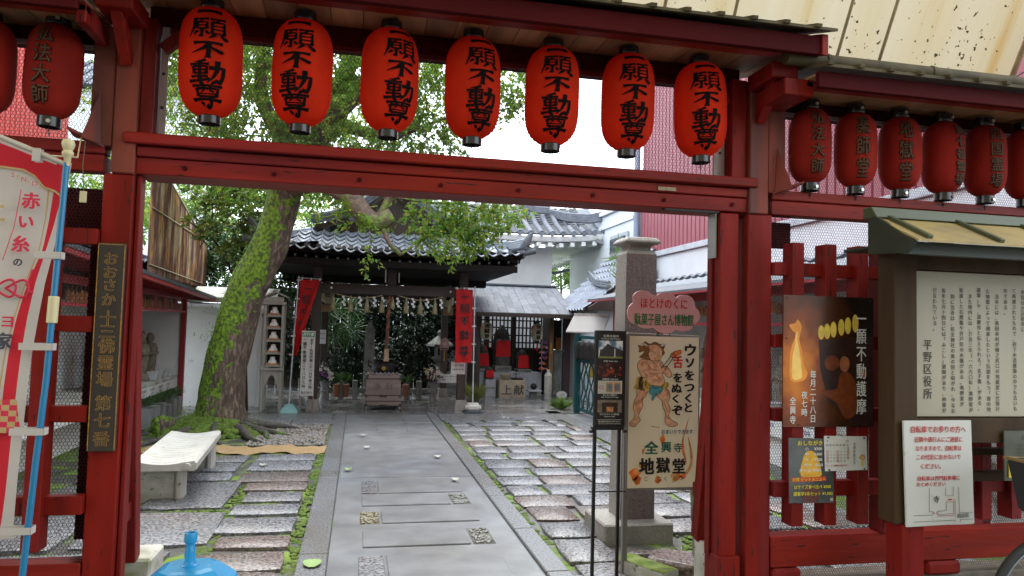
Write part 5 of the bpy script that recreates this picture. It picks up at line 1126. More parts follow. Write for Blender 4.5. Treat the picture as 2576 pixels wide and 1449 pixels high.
M['brightleaf'] = mat('bright_far_leaves', None, .5, .1, 2, bump=0, trans=.4, island=[(.10, .18, .03), (.14, .24, .04), (.08, .16, .03)])
# bark with moss growing on the left and upper flanks
m = mat('mossy_bark', (.075, .05, .036), .8, .45, 9, (1, 1, .3), 1.0, 26, .03, col2=(.20, .14, .105), s2=26, t2=.57, w2=.08)
nt = m.node_tree; L = nt.links.new; pb = nt.nodes['Principled BSDF']; src = pb.inputs['Base Color'].links[0].from_socket
geo = _n(nt, 'ShaderNodeNewGeometry'); sx = _n(nt, 'ShaderNodeSeparateXYZ'); L(geo.outputs['Normal'], sx.inputs[0]); sp_ = _n(nt, 'ShaderNodeSeparateXYZ'); L(geo.outputs['Position'], sp_.inputs[0])
nz = _n(nt, 'ShaderNodeTexNoise'); nz.inputs['Scale'].default_value = 6.5; nz.inputs['Detail'].default_value = 7; L(geo.outputs['Position'], nz.inputs[0])
a1 = _n(nt, 'ShaderNodeMath', operation='MULTIPLY_ADD'); a1.inputs[1].default_value = -.34; L(sx.outputs[0], a1.inputs[0])
a0 = _n(nt, 'ShaderNodeMath', operation='MULTIPLY_ADD'); a0.inputs[1].default_value = .30; a0.inputs[2].default_value = 0; L(sx.outputs[2], a0.inputs[0]); L(a0.outputs[0], a1.inputs[2])
a2 = _n(nt, 'ShaderNodeMath', operation='MULTIPLY_ADD'); a2.inputs[1].default_value = 1.9; L(nz.outputs[0], a2.inputs[0]); L(a1.outputs[0], a2.inputs[2])
# less moss on the trunk between knee and chest height
hz = _n(nt, 'ShaderNodeMapRange'); hz.inputs[1].default_value = .75; hz.inputs[2].default_value = 1.55; hz.inputs[3].default_value = -.22; hz.inputs[4].default_value = .10; L(sp_.outputs[2], hz.inputs[0])
hz2 = _n(nt, 'ShaderNodeMapRange'); hz2.inputs[1].default_value = .05; hz2.inputs[2].default_value = .35; hz2.inputs[3].default_value = .16; hz2.inputs[4].default_value = 0; L(sp_.outputs[2], hz2.inputs[0])
a3 = _n(nt, 'ShaderNodeMath', operation='ADD'); L(a2.outputs[0], a3.inputs[0]); L(hz.outputs[0], a3.inputs[1]); a4 = _n(nt, 'ShaderNodeMath', operation='ADD'); L(a3.outputs[0], a4.inputs[0]); L(hz2.outputs[0], a4.inputs[1])
mr = _n(nt, 'ShaderNodeMapRange'); mr.inputs[1].default_value = .82; mr.inputs[2].default_value = .90; L(a4.outputs[0], mr.inputs[0])
nz2 = _n(nt, 'ShaderNodeTexNoise'); nz2.inputs['Scale'].default_value = 22; L(geo.outputs['Position'], nz2.inputs[0]); cr = _n(nt, 'ShaderNodeValToRGB'); cr.color_ramp.elements[0].position = .35; cr.color_ramp.elements[0].color = (.035, .065, .008, 1); cr.color_ramp.elements[1].position = .64; cr.color_ramp.elements[1].color = (.17, .29, .012, 1); L(nz2.outputs[0], cr.inputs[0])
mx = _n(nt, 'ShaderNodeMix', data_type='RGBA'); L(mr.outputs[0], mx.inputs[0]); L(src, mx.inputs[6]); L(cr.outputs[0], mx.inputs[7]); L(mx.outputs[2], pb.inputs['Base Color'])
M['bark'] = m
M['limbbark'] = mat('brown_limb_bark', (.13, .085, .06), .8, .4, 12, bump=.9, bscale=30, bdist=.02, col2=(.12, .20, .015), s2=3, t2=.56, w2=.05)
M['rootbark'] = mat('damp_root_bark', (.055, .045, .04), .7, .4, 12, bump=.9, bscale=30, bdist=.02, col2=(.06, .10, .012), s2=4, t2=.6, w2=.05)
def limb(b, pts, rs, n=14, seed=0, amp=.07):
    """smooth tapered limb with lumpy cross-section"""
    P = [Vector(p) for p in pts]; Q = []; RR = []
    for i in range(len(P) - 1):
        p0 = P[max(i - 1, 0)]; p1 = P[i]; p2 = P[i + 1]; p3 = P[min(i + 2, len(P) - 1)]; k = max(3, int((p2 - p1).length / .09))
        for j in range(k):
            t = j / k
            Q.append(.5 * ((2 * p1) + (-p0 + p2) * t + (2 * p0 - 5 * p1 + 4 * p2 - p3) * t * t + (-p0 + 3 * p1 - 3 * p2 + p3) * t ** 3)); RR.append(rs[i] + (rs[i + 1] - rs[i]) * t)
    Q.append(P[-1]); RR.append(rs[-1]); o = len(b.v); b.tube(Q, RR, n)
    rr = random.Random(seed); ph = [rr.uniform(0, 6) for _ in range(6)]
    for i, q in enumerate(Q):
        for k in range(n):
            v = Vector(b.v[o + i * n + k]); a = 2 * math.pi * k / n
            f = 1 + amp * (math.sin(3 * a + ph[0] + i * .25) + .6 * math.sin(5 * a + ph[1] - i * .4) + .6 * math.sin(i * 1.1 + ph[2] + 2 * a) + .5 * math.sin(7 * a + ph[3] + i * .9))
            b.v[o + i * n + k] = tuple(q + (v - q) * f)
tree = thing('camphor_tree', 'big leaning old tree with a thick moss covered trunk and spreading green crown', 'tree', (-1.9, 11.2, 0))
b = MB()
limb(b, [(-1.90, 11.25, -.05), (-1.90, 11.23, .12), (-1.89, 11.2, .45), (-1.86, 11.2, .9), (-1.76, 11.2, 1.5), (-1.62, 11.2, 2.05), (-1.34, 11.2, 2.66), (-1.20, 11.15, 3.2), (-1.10, 11.1, 3.6), (-.95, 11.05, 3.95)], [.50, .40, .315, .30, .285, .27, .265, .235, .24, .26], 30, 3, .035)
b.build('trunk', M['bark'], tree, smooth=1, recalc=False)
def mklimb(name, pts, rs, seed, n=12, m='bark'):
    b = MB(); limb(b, pts, rs, n, seed, .06); return b.build(name, M[m], tree, smooth=1, recalc=False)
mklimb('limb', [(-1.1, 11.1, 3.8), (-1.2, 11.0, 4.3), (-1.4, 10.9, 4.6), (-1.5, 10.8, 4.95), (-1.45, 10.7, 5.5), (-1.3, 10.6, 6.3)], [.2, .15, .11, .09, .08, .05], 5)
mklimb('limb', [(-.95, 11.05, 3.8), (-.75, 10.9, 4.2), (-.55, 10.6, 4.55), (-.25, 10.5, 4.78), (-.14, 10.5, 4.95), (-.3, 10.5, 5.12), (-.45, 10.5, 5.0)], [.25, .2, .16, .13, .12, .10, .06], 6)
mklimb('limb', [(-.55, 10.7, 4.4), (-.3, 10.5, 5.2), (-.2, 10.5, 5.5), (.1, 10.4, 6.1), (.2, 10.4, 7)], [.15, .13, .13, .09, .05], 7)
mklimb('limb', [(-.75, 10.9, 4.2), (-.45, 10.7, 4.5), (-.1, 10.5, 4.36), (.35, 10.5, 4.32), (.62, 10.45, 4.42), (.78, 10.4, 4.46)], [.15, .11, .085, .07, .06, .045], 8)
mklimb('limb', [(-1.0, 11.0, 3.6), (-.65, 10.6, 3.65), (-.22, 10.1, 3.36), (.02, 10.0, 3.08), (.18, 10.0, 2.98), (.40, 10.0, 3.08)], [.19, .17, .135, .13, .13, .115], 9, 14, 'limbbark')
mklimb('twig_branch', [(.26, 10.0, 2.98), (.30, 9.95, 2.85), (.38, 9.9, 2.68), (.54, 9.9, 2.54)], [.034, .036, .030, .026], 10, 8, 'limbbark')
mklimb('twig_branch', [(.20, 10.0, 3.05), (.30, 10.0, 3.22), (.37, 10.0, 3.40), (.5, 10.0, 3.7)], [.05, .05, .045, .035], 11, 8, 'limbbark')
for i, (p, q) in enumerate((((.54, 9.9, 2.55), (.72, 9.9, 2.72)), ((.72, 9.9, 2.72), (1.0, 9.95, 2.85)), ((.35, 10, 3.35), (1.0, 10, 3.3)), ((1.0, 10, 3.3), (1.75, 10.1, 3.25)), ((.78, 10.4, 4.46), (1.5, 10.3, 4.7)), ((1.5, 10.3, 4.7), (2.3, 10.3, 4.9)), ((.2, 10, 3.2), (-.5, 10.0, 3.0)), ((-1.45, 10.7, 5.4), (-2.1, 10.5, 5.8)), ((.1, 10.4, 6.1), (1.3, 10.3, 6.0)))):
    mid = tuple((a + c) / 2 + random.uniform(-.05, .05) for a, c in zip(p, q)); mklimb('twig_branch', [p, mid, q], [.02, .016, .009], 20 + i, 6)
# roots
for i, (pts, rs) in enumerate(((((-1.75, 11.0, .12), (-1.5, 10.6, .07), (-1.35, 10.2, .03), (-1.1, 9.95, -.01)), (.14, .10, .06, .03)), (((-1.6, 11.15, .12), (-1.3, 11.2, .07), (-1.0, 11.3, .04), (-.7, 11.2, -.01)), (.15, .1, .06, .03)),
     (((-1.65, 11.05, .1), (-1.35, 10.85, .06), (-1.05, 10.7, .03), (-.8, 10.5, -.01)), (.13, .09, .05, .03)), (((-2.1, 11.1, .12), (-2.4, 10.95, .08), (-2.62, 10.9, .04), (-2.9, 10.6, -.02)), (.18, .13, .1, .04)),
     (((-1.9, 10.95, .12), (-1.85, 10.5, .06), (-1.75, 10.1, .02), (-1.6, 9.8, -.02)), (.16, .1, .06, .03)), (((-2.1, 11.0, .1), (-2.3, 10.5, .05), (-2.5, 10.1, .02), (-2.7, 9.7, -.02)), (.13, .09, .06, .03)), (((-1.45, 10.9, .05), (-1.2, 10.6, .04), (-1.15, 10.3, .02), (-.95, 10.2, -.01)), (.07, .06, .04, .02)))):
    mklimb('root', pts, [r * .66 for r in rs], 40 + i, 10, 'rootbark')
b = MB(); limb(b, [(-2.55, 10.85, .0), (-2.62, 10.85, .16), (-2.66, 10.88, .22)], [.16, .14, .05], 10, 70, .12); b.build('old_stump', M['bark'], tree, smooth=1)
b = MB(); rq = random.Random(5)
for _ in range(420):
    a = rq.uniform(math.pi * .95, math.pi * 1.75); d = rq.uniform(.30, .95); x = -1.93 + d * math.cos(a) * 1.0; y = 11.2 + d * math.sin(a) * .9; h = max(0, .30 - .33 * d); r = rq.uniform(.03, .08)
    b.lathe([(r, -.02), (r * .9, r * .3), (r * .5, r * .6), (0, r * .7)], 7, (x, y, h))
stuff(b.build('moss_mound', M['moss'], tree, recalc=False, smooth=True))
# crown
blobs = [(-2.2, 11, 5.2, .9, .8, .9, 1.4), (-1.6, 10.6, 4.2, .9, .7, .45, .9), (-.9, 10.2, 5.4, .9, .7, .7, 1.2), (-.2, 10.4, 4.5, .9, .6, .6, 1.0), (.4, 10.6, 5.3, .8, .7, .6, 1.0), (.8, 10.6, 4.3, .6, .6, .35, .5),
         (1.15, 10.6, 4.95, .6, .6, .5, .5), (1.9, 10.5, 5.4, .5, .5, .42, .42), (2.15, 10.4, 5.15, .25, .3, .4, .15), (-1.7, 11.5, 5.8, 1.2, .9, .8, 1.0), (-3.2, 12.5, 5.0, 1.0, 1.0, 1.1, 1.0), (-.6, 12.2, 4.4, 1.1, .8, .7, 1.0),
         (-1.9, 12.3, 3.9, .7, .6, .5, .5), (-.5, 11.8, 3.9, .6, .5, .4, .4),
         # low spray before the hall roof
         (1.2, 10.0, 2.92, .48, .3, .38, .42), (1.6, 10.1, 3.05, .40, .3, .34, .30), (.9, 9.95, 3.1, .3, .25, .18, .08), (.1, 9.9, 2.93, .5, .25, .10, .03), (1.95, 10.2, 3.25, .3, .3, .16, .16), (1.0, 10.1, 3.5, .8, .4, .2, .14), (-.35, 10.0, 3.12, .35, .25, .13, .06), (.08, 9.9, 2.5, .07, .06, .05, .02)]
C_, A_, T_ = twigs(blobs, 178, rg)
leaf_mesh('crown', C_, A_, .09, .046, M['leaf'], tree, rs=1)
print('leaves', len(C_))
b = MB()
for p, q in T_[::2]: b.tube([p, q], .0035, 3, cap=False)
stuff(b.build('fine_twigs', mat('twig_bark', (.09, .07, .05), .8, bump=0), tree, recalc=False))
# moss tufts and ferns growing on the trunk
C2 = []; A2 = []
for _ in range(420):
    z = rg.uniform(.9, 3.0); cx = np.interp(z, [.9, 1.5, 2.05, 2.67, 3.2], [-1.86, -1.76, -1.62, -1.36, -1.27]); a = rg.uniform(math.pi * .7, math.pi * 1.55)
    r = .285; p = np.array([cx + r * math.cos(a), 11.2 + r * math.sin(a), z]); C2.append(p); A2.append(np.array([math.cos(a), math.sin(a), .4]) + rg.normal(size=3) * .4)
for cx, cy, cz, k in ((-1.72, 10.88, 2.25, 60), (-2.05, 11.0, 1.35, 50), (-2.25, 10.75, .28, 130), (.16, 9.92, 3.02, 60), (-1.86, 10.9, 1.75, 40), (-1.35, 10.8, .12, 60)):
    for _ in range(k): C2.append(np.array([cx, cy, cz]) + rg.normal(size=3) * np.array([.10, .06, .07])); A2.append(np.array([-.2, -.6, .5]) + rg.normal(size=3) * .6)
leaf_mesh('moss_tufts', np.array(C2), np.array(A2), .045, .012, mat('fern_green', None, .6, .2, bump=0, trans=.3, island=[(.12, .25, .02), (.18, .34, .03), (.09, .18, .02)]), tree, rs=4)

# rhododendron: whorls of broad leaves
def whorl_bush(name, label, cat, blobs, n, L_, W_, mk, seed, loc, k=9, stem=None):
    rgw = np.random.RandomState(seed); t = thing(name, label, cat, loc); C_ = []; A_ = []; b = MB()
    for (cx, cy, cz, rx, ry, rz, w) in blobs:
        for _ in range(int(n * w)):
            v = rgw.normal(size=3); v /= np.linalg.norm(v); v *= rgw.uniform(.3, 1) ** .5; c = np.array([cx + v[0] * rx, cy + v[1] * ry, cz + v[2] * rz])
            up = np.array([v[0] * .6, -.35 + v[1] * .4, .9]) + rgw.normal(size=3) * .35; up /= np.linalg.norm(up)
            s1 = np.cross(up, rgw.normal(size=3)); s1 /= np.linalg.norm(s1); s2 = np.cross(up, s1)
            for i in range(k):
                a = 2 * math.pi * i / k + rgw.uniform(-.2, .2); C_.append(c + up * rgw.uniform(-.02, .02)); A_.append(s1 * math.cos(a) + s2 * math.sin(a) + up * rgw.uniform(.05, .7))
            if rgw.rand() < .4: b.tube([c, c - up * .2 + rgw.normal(size=3) * .05], .006, 4, cap=False)
    leaf_mesh('crown', np.array(C_), np.array(A_), L_, W_, M[mk], t, .15, rs=seed)
    for st_ in (stem or []): limb(b, st_[0], st_[1], 8, seed, .05)
    b.build('stems', M['darkwood'], t, smooth=1, recalc=False); return t
whorl_bush('rhododendron', 'glossy broad leaved shrub with yellow-green leaf whorls between the rusty sheet wall and the tree', 'shrub',
           [(-2.15, 12.9, 3.45, .62, .4, .42, 1.0), (-2.0, 12.8, 2.72, .36, .3, .22, .42), (-2.6, 12.6, 3.1, .28, .25, .22, .22), (-1.75, 13.0, 3.1, .35, .35, .4, .5), (-2.5, 12.9, 3.8, .6, .35, .3, .45), (-1.9, 13.2, 4.1, .7, .4, .35, .5)], 125, .13, .042, 'leaf2', 21, (-2.0, 13.4, 0), stem=[([(-1.9, 13.5, 0), (-1.95, 13.3, 1.6), (-2.0, 13.0, 3.0)], (.06, .05, .03)), ([(-1.95, 13.2, 2.0), (-2.4, 12.9, 2.9), (-2.8, 12.7, 3.2)], (.03, .02, .01))])
def fan_palm(name, label, spots, trunk, loc, L_=.42, mk='palm', seed=3):
    rgw = np.random.RandomState(seed); t = thing(name, label, 'palm', loc); C_ = []; A_ = []; b = MB()
    for c in spots:
        c = np.array(c); nrm = np.array([rgw.uniform(-.4, .4), -1, rgw.uniform(.1, .7)]); nrm /= np.linalg.norm(nrm); s1 = np.cross(nrm, [0, 0, 1.0]); s1 /= np.linalg.norm(s1); s2 = np.cross(nrm, s1)
        for i in range(22):
            a = 2 * math.pi * i / 24; C_.append(c); A_.append(s1 * math.cos(a) + s2 * math.sin(a) - np.array([0, 0, .12]))
        b.tube([tuple(c), ((c[0] + trunk[0]) / 2, (c[1] + trunk[1]) / 2, c[2] - .05), trunk], .008, 4, cap=False)
    leaf_mesh('fronds', np.array(C_), np.array(A_), L_, .03, M[mk], t, .2, rs=seed)
    b.tube([(trunk[0], trunk[1], 0), trunk], .07, 8); b.build('trunk', M['darkwood'], t, smooth=1, recalc=False); return t
fan_palm('fan_palm', 'dark green fan palms growing behind the white wall, left of the mossy trunk', [(-2.5, 15.6, 2.6), (-2.15, 15.4, 2.35), (-1.85, 15.2, 2.5), (-2.35, 15.2, 2.15), (-2.0, 15.5, 2.8), (-2.7, 15.4, 2.3)], (-2.3, 15.9, 1.9), (-2.3, 15.9, 0))
fan_palm('fan_palm', 'dark fan palm under the hall eave beside the left red flag', [(-.6, 17.0, 1.9), (-.35, 16.8, 1.6), (-.2, 17.2, 1.95), (-.55, 16.8, 1.4), (-.95, 16.9, 2.1), (-.15, 17, 1.45)], (-.5, 17.4, 1.1), (-.5, 17.4, 0), .55, seed=5)
def leafy(name, label, cat, blobs, n, L_, W_, mk, seed, loc, lf=12, trunk=None, tw=.3):
    t = thing(name, label, cat, loc); C_, A_, T_ = twigs(blobs, n, np.random.RandomState(seed), .2, tw, lf)
    leaf_mesh('crown', C_, A_, L_, W_, M[mk], t, rs=seed); b = MB()
    for q in (trunk or [([(loc[0], loc[1], 0), (blobs[0][0], blobs[0][1], blobs[0][2])], (.08, .04))]): limb(b, q[0], q[1], 8, seed, .05)
    b.build('trunk', M['darkwood'], t, smooth=1, recalc=False); return t
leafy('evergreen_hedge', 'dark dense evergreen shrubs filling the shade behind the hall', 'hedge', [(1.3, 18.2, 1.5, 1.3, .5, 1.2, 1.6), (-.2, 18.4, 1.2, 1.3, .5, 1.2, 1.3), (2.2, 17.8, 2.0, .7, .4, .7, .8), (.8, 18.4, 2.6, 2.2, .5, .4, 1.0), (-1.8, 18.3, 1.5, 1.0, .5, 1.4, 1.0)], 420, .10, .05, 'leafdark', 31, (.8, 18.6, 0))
for i, (lb, bl, lc, sd) in enumerate((('green tree behind the rusty corrugated wall at the far left of the courtyard', [(-5.4, 17, 4.4, 1.3, 1, 1.2, 1.2), (-4.2, 18.5, 4.5, 1.2, .9, 1.1, 1.0), (-5.0, 16, 3.6, .9, .8, .8, .7)], (-5.0, 17.5, 0), 33),
        ('leafy tree rising behind the hall roof on its left', [(-2.2, 19, 4.3, 1.3, .8, 1.0, 1.2), (-3.6, 17.5, 3.6, .9, .7, 1.0, .9), (-1.0, 20, 5.0, 1.3, .8, 1.0, 1.0), (-2.4, 17, 3.3, .8, .6, .6, .7)], (-2.4, 19, 0), 35))):
    leafy('background_tree', lb, 'tree', bl, 230, .11, .05, 'leaf', sd, lc)
leafy('background_tree', 'small bright green tree top between the white storehouse and the tiled roof', 'tree', [(7.6, 27, 3.8, .9, .7, .55, 1.0), (8.3, 27, 3.6, .6, .5, .4, .5)], 200, .13, .06, 'brightleaf', 37, (7.8, 27, 0))
leafy('background_tree', 'green foliage seen beside the purple post and the yellow board', 'tree', [(5.3, 19.0, 1.2, .5, .5, .7, 1.0), (5.6, 18.2, .7, .4, .4, .5, .5)], 140, .09, .045, 'brightleaf', 39, (5.4, 19, 0))
# fallen leaves on the path
for i, (x, y, lb) in enumerate(((-.235, 4.92, 'large pale green fallen leaf on the left kerb at the front'), (.16, 9.4, 'pale fallen leaf on the smooth slab, the lower of two'), (.12, 10.4, 'pale fallen leaf near the far end of the smooth slab'), (-.05, 8.0, 'small green fallen leaf at the left edge of the slab'), (1.02, 7.4, 'pale fallen leaf on the right of the inlaid strips'), (-.95, 8.3, 'curled pale leaf on a left paving stone'), (.98, 8.7, 'tiny pale leaf on the right part of the slab'))):
    b = MB(); s = .075 if i == 0 else .05; b.add([(x + s * math.cos(a) * .8, y + s * 1.1 * math.sin(a), .045 + .012 * math.cos(a) ** 2) for a in [k * math.pi / 5 for k in range(10)]] + [(x, y, .042)], [(k, (k + 1) % 10, 10) for k in range(10)])
    tag(b.build('fallen_leaf', mat('fallen_leaf_green', (.25, .38, .12) if i in (0, 3) else (.45, .46, .38), .5, bump=0)), lb, 'leaf', 'leaves fallen on the paving')

t = thing('rear_dark_backing', 'added dark boards standing in for the deep shade at the back of the hall', 'fence', (.4, 18.95, 0))  # backing boards added to make the space behind the shrubs dark
for i in range(32): bx('board', -3.3 + i * .19, -3.115 + i * .19, 18.93, 18.96, 0, 2.42 + .01 * (i % 3), 'darkwood', t, 0)
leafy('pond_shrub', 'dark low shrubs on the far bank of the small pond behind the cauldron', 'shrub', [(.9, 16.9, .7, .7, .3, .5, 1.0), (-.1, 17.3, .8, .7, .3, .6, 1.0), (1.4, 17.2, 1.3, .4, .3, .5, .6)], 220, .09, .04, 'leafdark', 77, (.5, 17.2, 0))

leafy('background_shrub', 'dark green shrubs filling the gap above the white garden wall', 'shrub', [(-2.6, 16.4, 2.7, .8, .4, .6, 1.0), (-1.7, 16.2, 2.6, .6, .4, .6, .8), (-3.4, 16.8, 3.2, .6, .4, .7, .8), (-2.0, 15.8, 3.2, .6, .4, .5, .7)], 300, .10, .045, 'leafmid', 81, (-2.2, 16.6, 0))
# ================================================================ HALL (small open pavilion)
XC = .58
hall = thing('fudo_hall', 'small dark wooden pavilion with grey tiled gabled roof and deep eaves', 'pavilion', (XC, 14.5, 0))
M['stonefoot'] = mat('pale_foot_stone', (.30, .28, .25), .7, .2, 10, bump=.3)
for x, y in ((-.75, 13.55), (1.92, 13.55), (-.70, 16.0), (1.87, 16.0)):
    bx('post', x - .075, x + .075, y - .075, y + .075, .2, 2.66, 'darkwood', hall, .006)
    b = MB(); b.ext([(x - .12, y - .12, .0), (x + .12, y - .12, .0), (x + .095, y - .12, .22), (x - .095, y - .12, .22)], (0, .24, 0)); b.build('foot_stone', M['stonefoot'], hall, bevel=.01)
bx('tie_beam', -.674, 1.844, 13.50, 13.6, 2.13, 2.315, 'darkwoodx', hall); bx('tie_beam', -.6, 1.8, 15.95, 16.05, 2.13, 2.315, 'darkwoodx', hall)
for x in (-.75, 1.92): bx('side_beam', x - .045, x + .045, 13.63, 15.92, 2.2, 2.36, 'darkwood', hall)
for x in (-.5, 1.67):
    b = MB(); b.tube([(x, 13.495, 2.23), (x, 13.485, 2.23)], .022, 10); b.build('peg', M['whiteprint'], hall)
bx('strut_block', .50, .66, 13.51, 13.59, 2.317, 2.62, 'darkwood', hall)
b = MB(); b.box(.45, .475, 13.495, 13.505, 2.36, 2.6); b.box(.70, .715, 13.495, 13.505, 2.36, 2.55); stuff(b.build('paper_charm', M['whiteprint'], hall))
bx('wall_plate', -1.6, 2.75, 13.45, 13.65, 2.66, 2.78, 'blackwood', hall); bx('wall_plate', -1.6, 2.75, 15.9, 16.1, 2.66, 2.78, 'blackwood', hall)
def curve_z(x): return .10 * abs((x - XC) / 2.3) ** 3.2
# soffit boards and rafters
for i in range(26):
    x = -1.62 + i * .176; b = MB(); b.beam((x, 12.72, 2.70 + curve_z(x)), (x, 14.2, 3.02), .05, .07); b.build('rafter', M['blackwood'], hall)
    b = MB(); b.box(x - .016, x + .016, 12.715, 12.72, 2.683 + curve_z(x), 2.713 + curve_z(x)); b.build('rafter_tip', mat('grey_rafter_tip', (.11, .11, .11), .5) if i == 0 else bpy.data.materials['grey_rafter_tip'], hall)
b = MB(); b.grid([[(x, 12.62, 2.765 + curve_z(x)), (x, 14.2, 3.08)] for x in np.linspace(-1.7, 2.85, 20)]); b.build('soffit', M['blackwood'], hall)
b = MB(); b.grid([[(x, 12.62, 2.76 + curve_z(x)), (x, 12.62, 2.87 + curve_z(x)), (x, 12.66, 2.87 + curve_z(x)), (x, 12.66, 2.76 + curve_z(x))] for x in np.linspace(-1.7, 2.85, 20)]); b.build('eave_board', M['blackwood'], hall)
for s in (-1, 1):
    xs_ = XC + s * 2.28; b = MB()
    b.grid([[(xs_, y, 2.765 + .10 * abs((y - 14.6) / 2) ** 3.2 * .9), (XC + s * 1.3, y, 2.98)] for y in np.linspace(12.62, 16.6, 12)]); b.build('side_soffit', M['blackwood'], hall)
    for i in range(20):
        y = 12.75 + i * .2; z = 2.71 + .09 * abs((y - 14.6) / 2) ** 3.2; b = MB(); b.beam((xs_ - s * .04, y, z), (XC + s * 1.35, y, 2.92), .05, .06); b.build('rafter', M['blackwood'], hall)
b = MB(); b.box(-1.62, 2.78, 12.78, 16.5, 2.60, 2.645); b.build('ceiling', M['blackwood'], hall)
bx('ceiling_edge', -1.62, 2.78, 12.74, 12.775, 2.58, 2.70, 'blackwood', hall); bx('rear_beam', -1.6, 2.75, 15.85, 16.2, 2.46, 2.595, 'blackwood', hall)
# wavy clay tiles
def tile_mesh(w, l, th=.016):
    n = 9; mb = MB(); top = []
    for j in (0, 1):
        row = []
        for i in range(n):
            u = i / (n - 1); z = .030 * (math.cos(u * 2 * math.pi * .86 + .5)) ** 1 * (1 if u < .55 else .8) + (0.02 if u < .12 else 0)
            row.append(((u - .5) * w, (j - .5) * l, z))
        top.append(row)
    vs = [p for r in top for p in r] + [(p[0], p[1], p[2] - th) for r in top for p in r]
    fs = [(i, i + 1, n + i + 1, n + i) for i in range(n - 1)] + [(2 * n + i + 1, 2 * n + i, 3 * n + i, 3 * n + i + 1) for i in range(n - 1)] + [(i + 1, i, 2 * n + i, 2 * n + i + 1) for i in range(n - 1)]
    me = bpy.data.meshes.new('roof_tile'); me.from_pydata(vs, [], fs); me.materials.append(M['tile'])
    me.polygons.foreach_set('use_smooth', [True] * len(me.polygons)); me.set_sharp_from_angle(angle=R(50)); return me
TM = tile_mesh(.214, .30); TM.materials[0] = M['tile_hall']
def tile_at(par, me, x, y, z, pitch, rz=0, name='roof_tile'):
    o = bpy.data.objects.new(name, me); COL.objects.link(o); o.parent = par; off = Vector(par.location)
    o.location = Vector((x, y, z)) - off; o.rotation_euler = (pitch, 0, rz); return o
nc = 22
for i in range(nc):
    x = -1.60 + i * .205
    for j in range(5):
        t = j / 5; y = 12.66 + j * .215; z = 2.875 + curve_z(x) * (1 - t) + .075 * j + .004 * j * j
        lim = 2.30 - .55 * t
        if abs(x - XC) < lim: tile_at(hall, TM, x, y, z, R(17))
    b = MB(); b.tube([(x + .085, 12.515, 2.862 + curve_z(x)), (x + .085, 12.50, 2.862 + curve_z(x))], .038, 12); b.tube([(x + .085, 12.502, 2.862 + curve_z(x)), (x + .085, 12.494, 2.862 + curve_z(x))], .022, 10); b.build('eave_end_tile', M['tile'], hall, smooth=50)
# side skirts (seen edge-on) and hip ridges
for s in (-1, 1):
    for i in range(9):
        y = 12.85 + i * .205 * 1.8
        for j in range(3):
            if y - 12.6 > j * .25: tile_at(hall, TM, XC + s * (2.2 - j * .215), y, 2.885 + .075 * j + .07 * abs((y - 14.6) / 2) ** 3.2, R(17), s * math.pi / 2)
    b = MB(); xe = XC + s * 2.32
    for k in range(4):
        b.tube([(XC + s * (1.45 + .02 * k), 13.72, 3.20 + k * .035), (XC + s * 1.85, 13.2, 3.06 + k * .036), (XC + s * 2.12, 12.85, 3.02 + k * .038), (xe - s * .05 + s * .01 * k, 12.66, 3.04 + k * .045)], [.045 - .004 * k] * 4, 8)
    b.build('hip_ridge', M['tile_hall'], hall, smooth=60)
    b = MB(); b.tube([(xe - s * .06, 12.62, 3.02), (xe, 12.58, 3.12), (xe + s * .05, 12.56, 3.24), (xe + s * .10, 12.55, 3.30)], [.085, .08, .055, .025], 8)
    b.tube([(xe - s * .02, 12.6, 2.93), (xe + s * .16, 12.5, 2.97)], .05, 12)
    for q in range(10): a = q * .63; b.tube([(xe + .05 * math.cos(a), 12.55, 3.08 + .06 * math.sin(a)), (xe + .085 * math.cos(a), 12.52, 3.08 + .09 * math.sin(a))], [.02, .008], 5)
    b.build('ogre_tile', M['tile'], hall, smooth=50)
# gable: dark triangle, rake bands of round tiles sweeping down
b = MB(); b.ext([(-.45, 13.75, 3.2), (1.61, 13.75, 3.2), (XC, 13.75, 4.15)], (0, .06, 0)); b.build('gable_wall', M['darkwood'], hall)
def rake(s, k, dy=0):
    P = []
    for t in np.linspace(0, 1, 9):
        x = XC + s * (.02 + t * (1.42 + .02 * k)); z = 4.24 - 1.02 * t + .20 * (t ** 2) * 1 - .12 * math.sin(math.pi * t) + k * .05
        P.append((x, 13.5 + dy, z))
    return P
for s in (-1, 1):
    b = MB()
    for k in range(3): b.tube(rake(s, k, -.04 * k), .036, 8)
    b.build('rake_tiles', M['tile_hall'], hall, smooth=60)
    b = MB(); P = rake(s, -1.6); b.grid([[(p[0], p[1], p[2] + .03), (p[0], p[1], p[2] - .05), (p[0], p[1] + .06, p[2] - .05)] for p in P]); b.build('bargeboard', M['darkwood'], hall)
    for k, (dx, z) in enumerate(((1.42, 3.48), (.76, 3.53))):
        b = MB(); x = XC + s * dx; b.tube([(x, 13.5, z - .04), (x, 13.34, z - .04)], .062, 16); b.tube([(x, 13.345, z - .04), (x, 13.33, z - .04)], .042, 14); b.build('roundel_tile', M['tile'], hall, smooth=50)
    # main slope tiles behind the rake
    for i in range(10):
        for j in range(9):
            t = j / 8; x = XC + s * (1.38 - t * 1.30); z = 3.26 + .98 * t - .12 * math.sin(math.pi * t) + .08; tile_at(hall, TM, x, 13.7 + i * .205, z, R(34), s * math.pi / 2)
b = MB(); b.tube([(XC, 13.42, 4.40), (XC, 16.0, 4.36)], .085, 10); b.build('ridge_tiles', M['tile'], hall, smooth=60)
b = MB(); b.grid([[(XC - 1.45, y, 3.2), (XC, y, 4.25), (XC + 1.45, y, 3.2)] for y in (13.8, 16.0)]); b.build('roof_deck', M['darkwood'], hall)
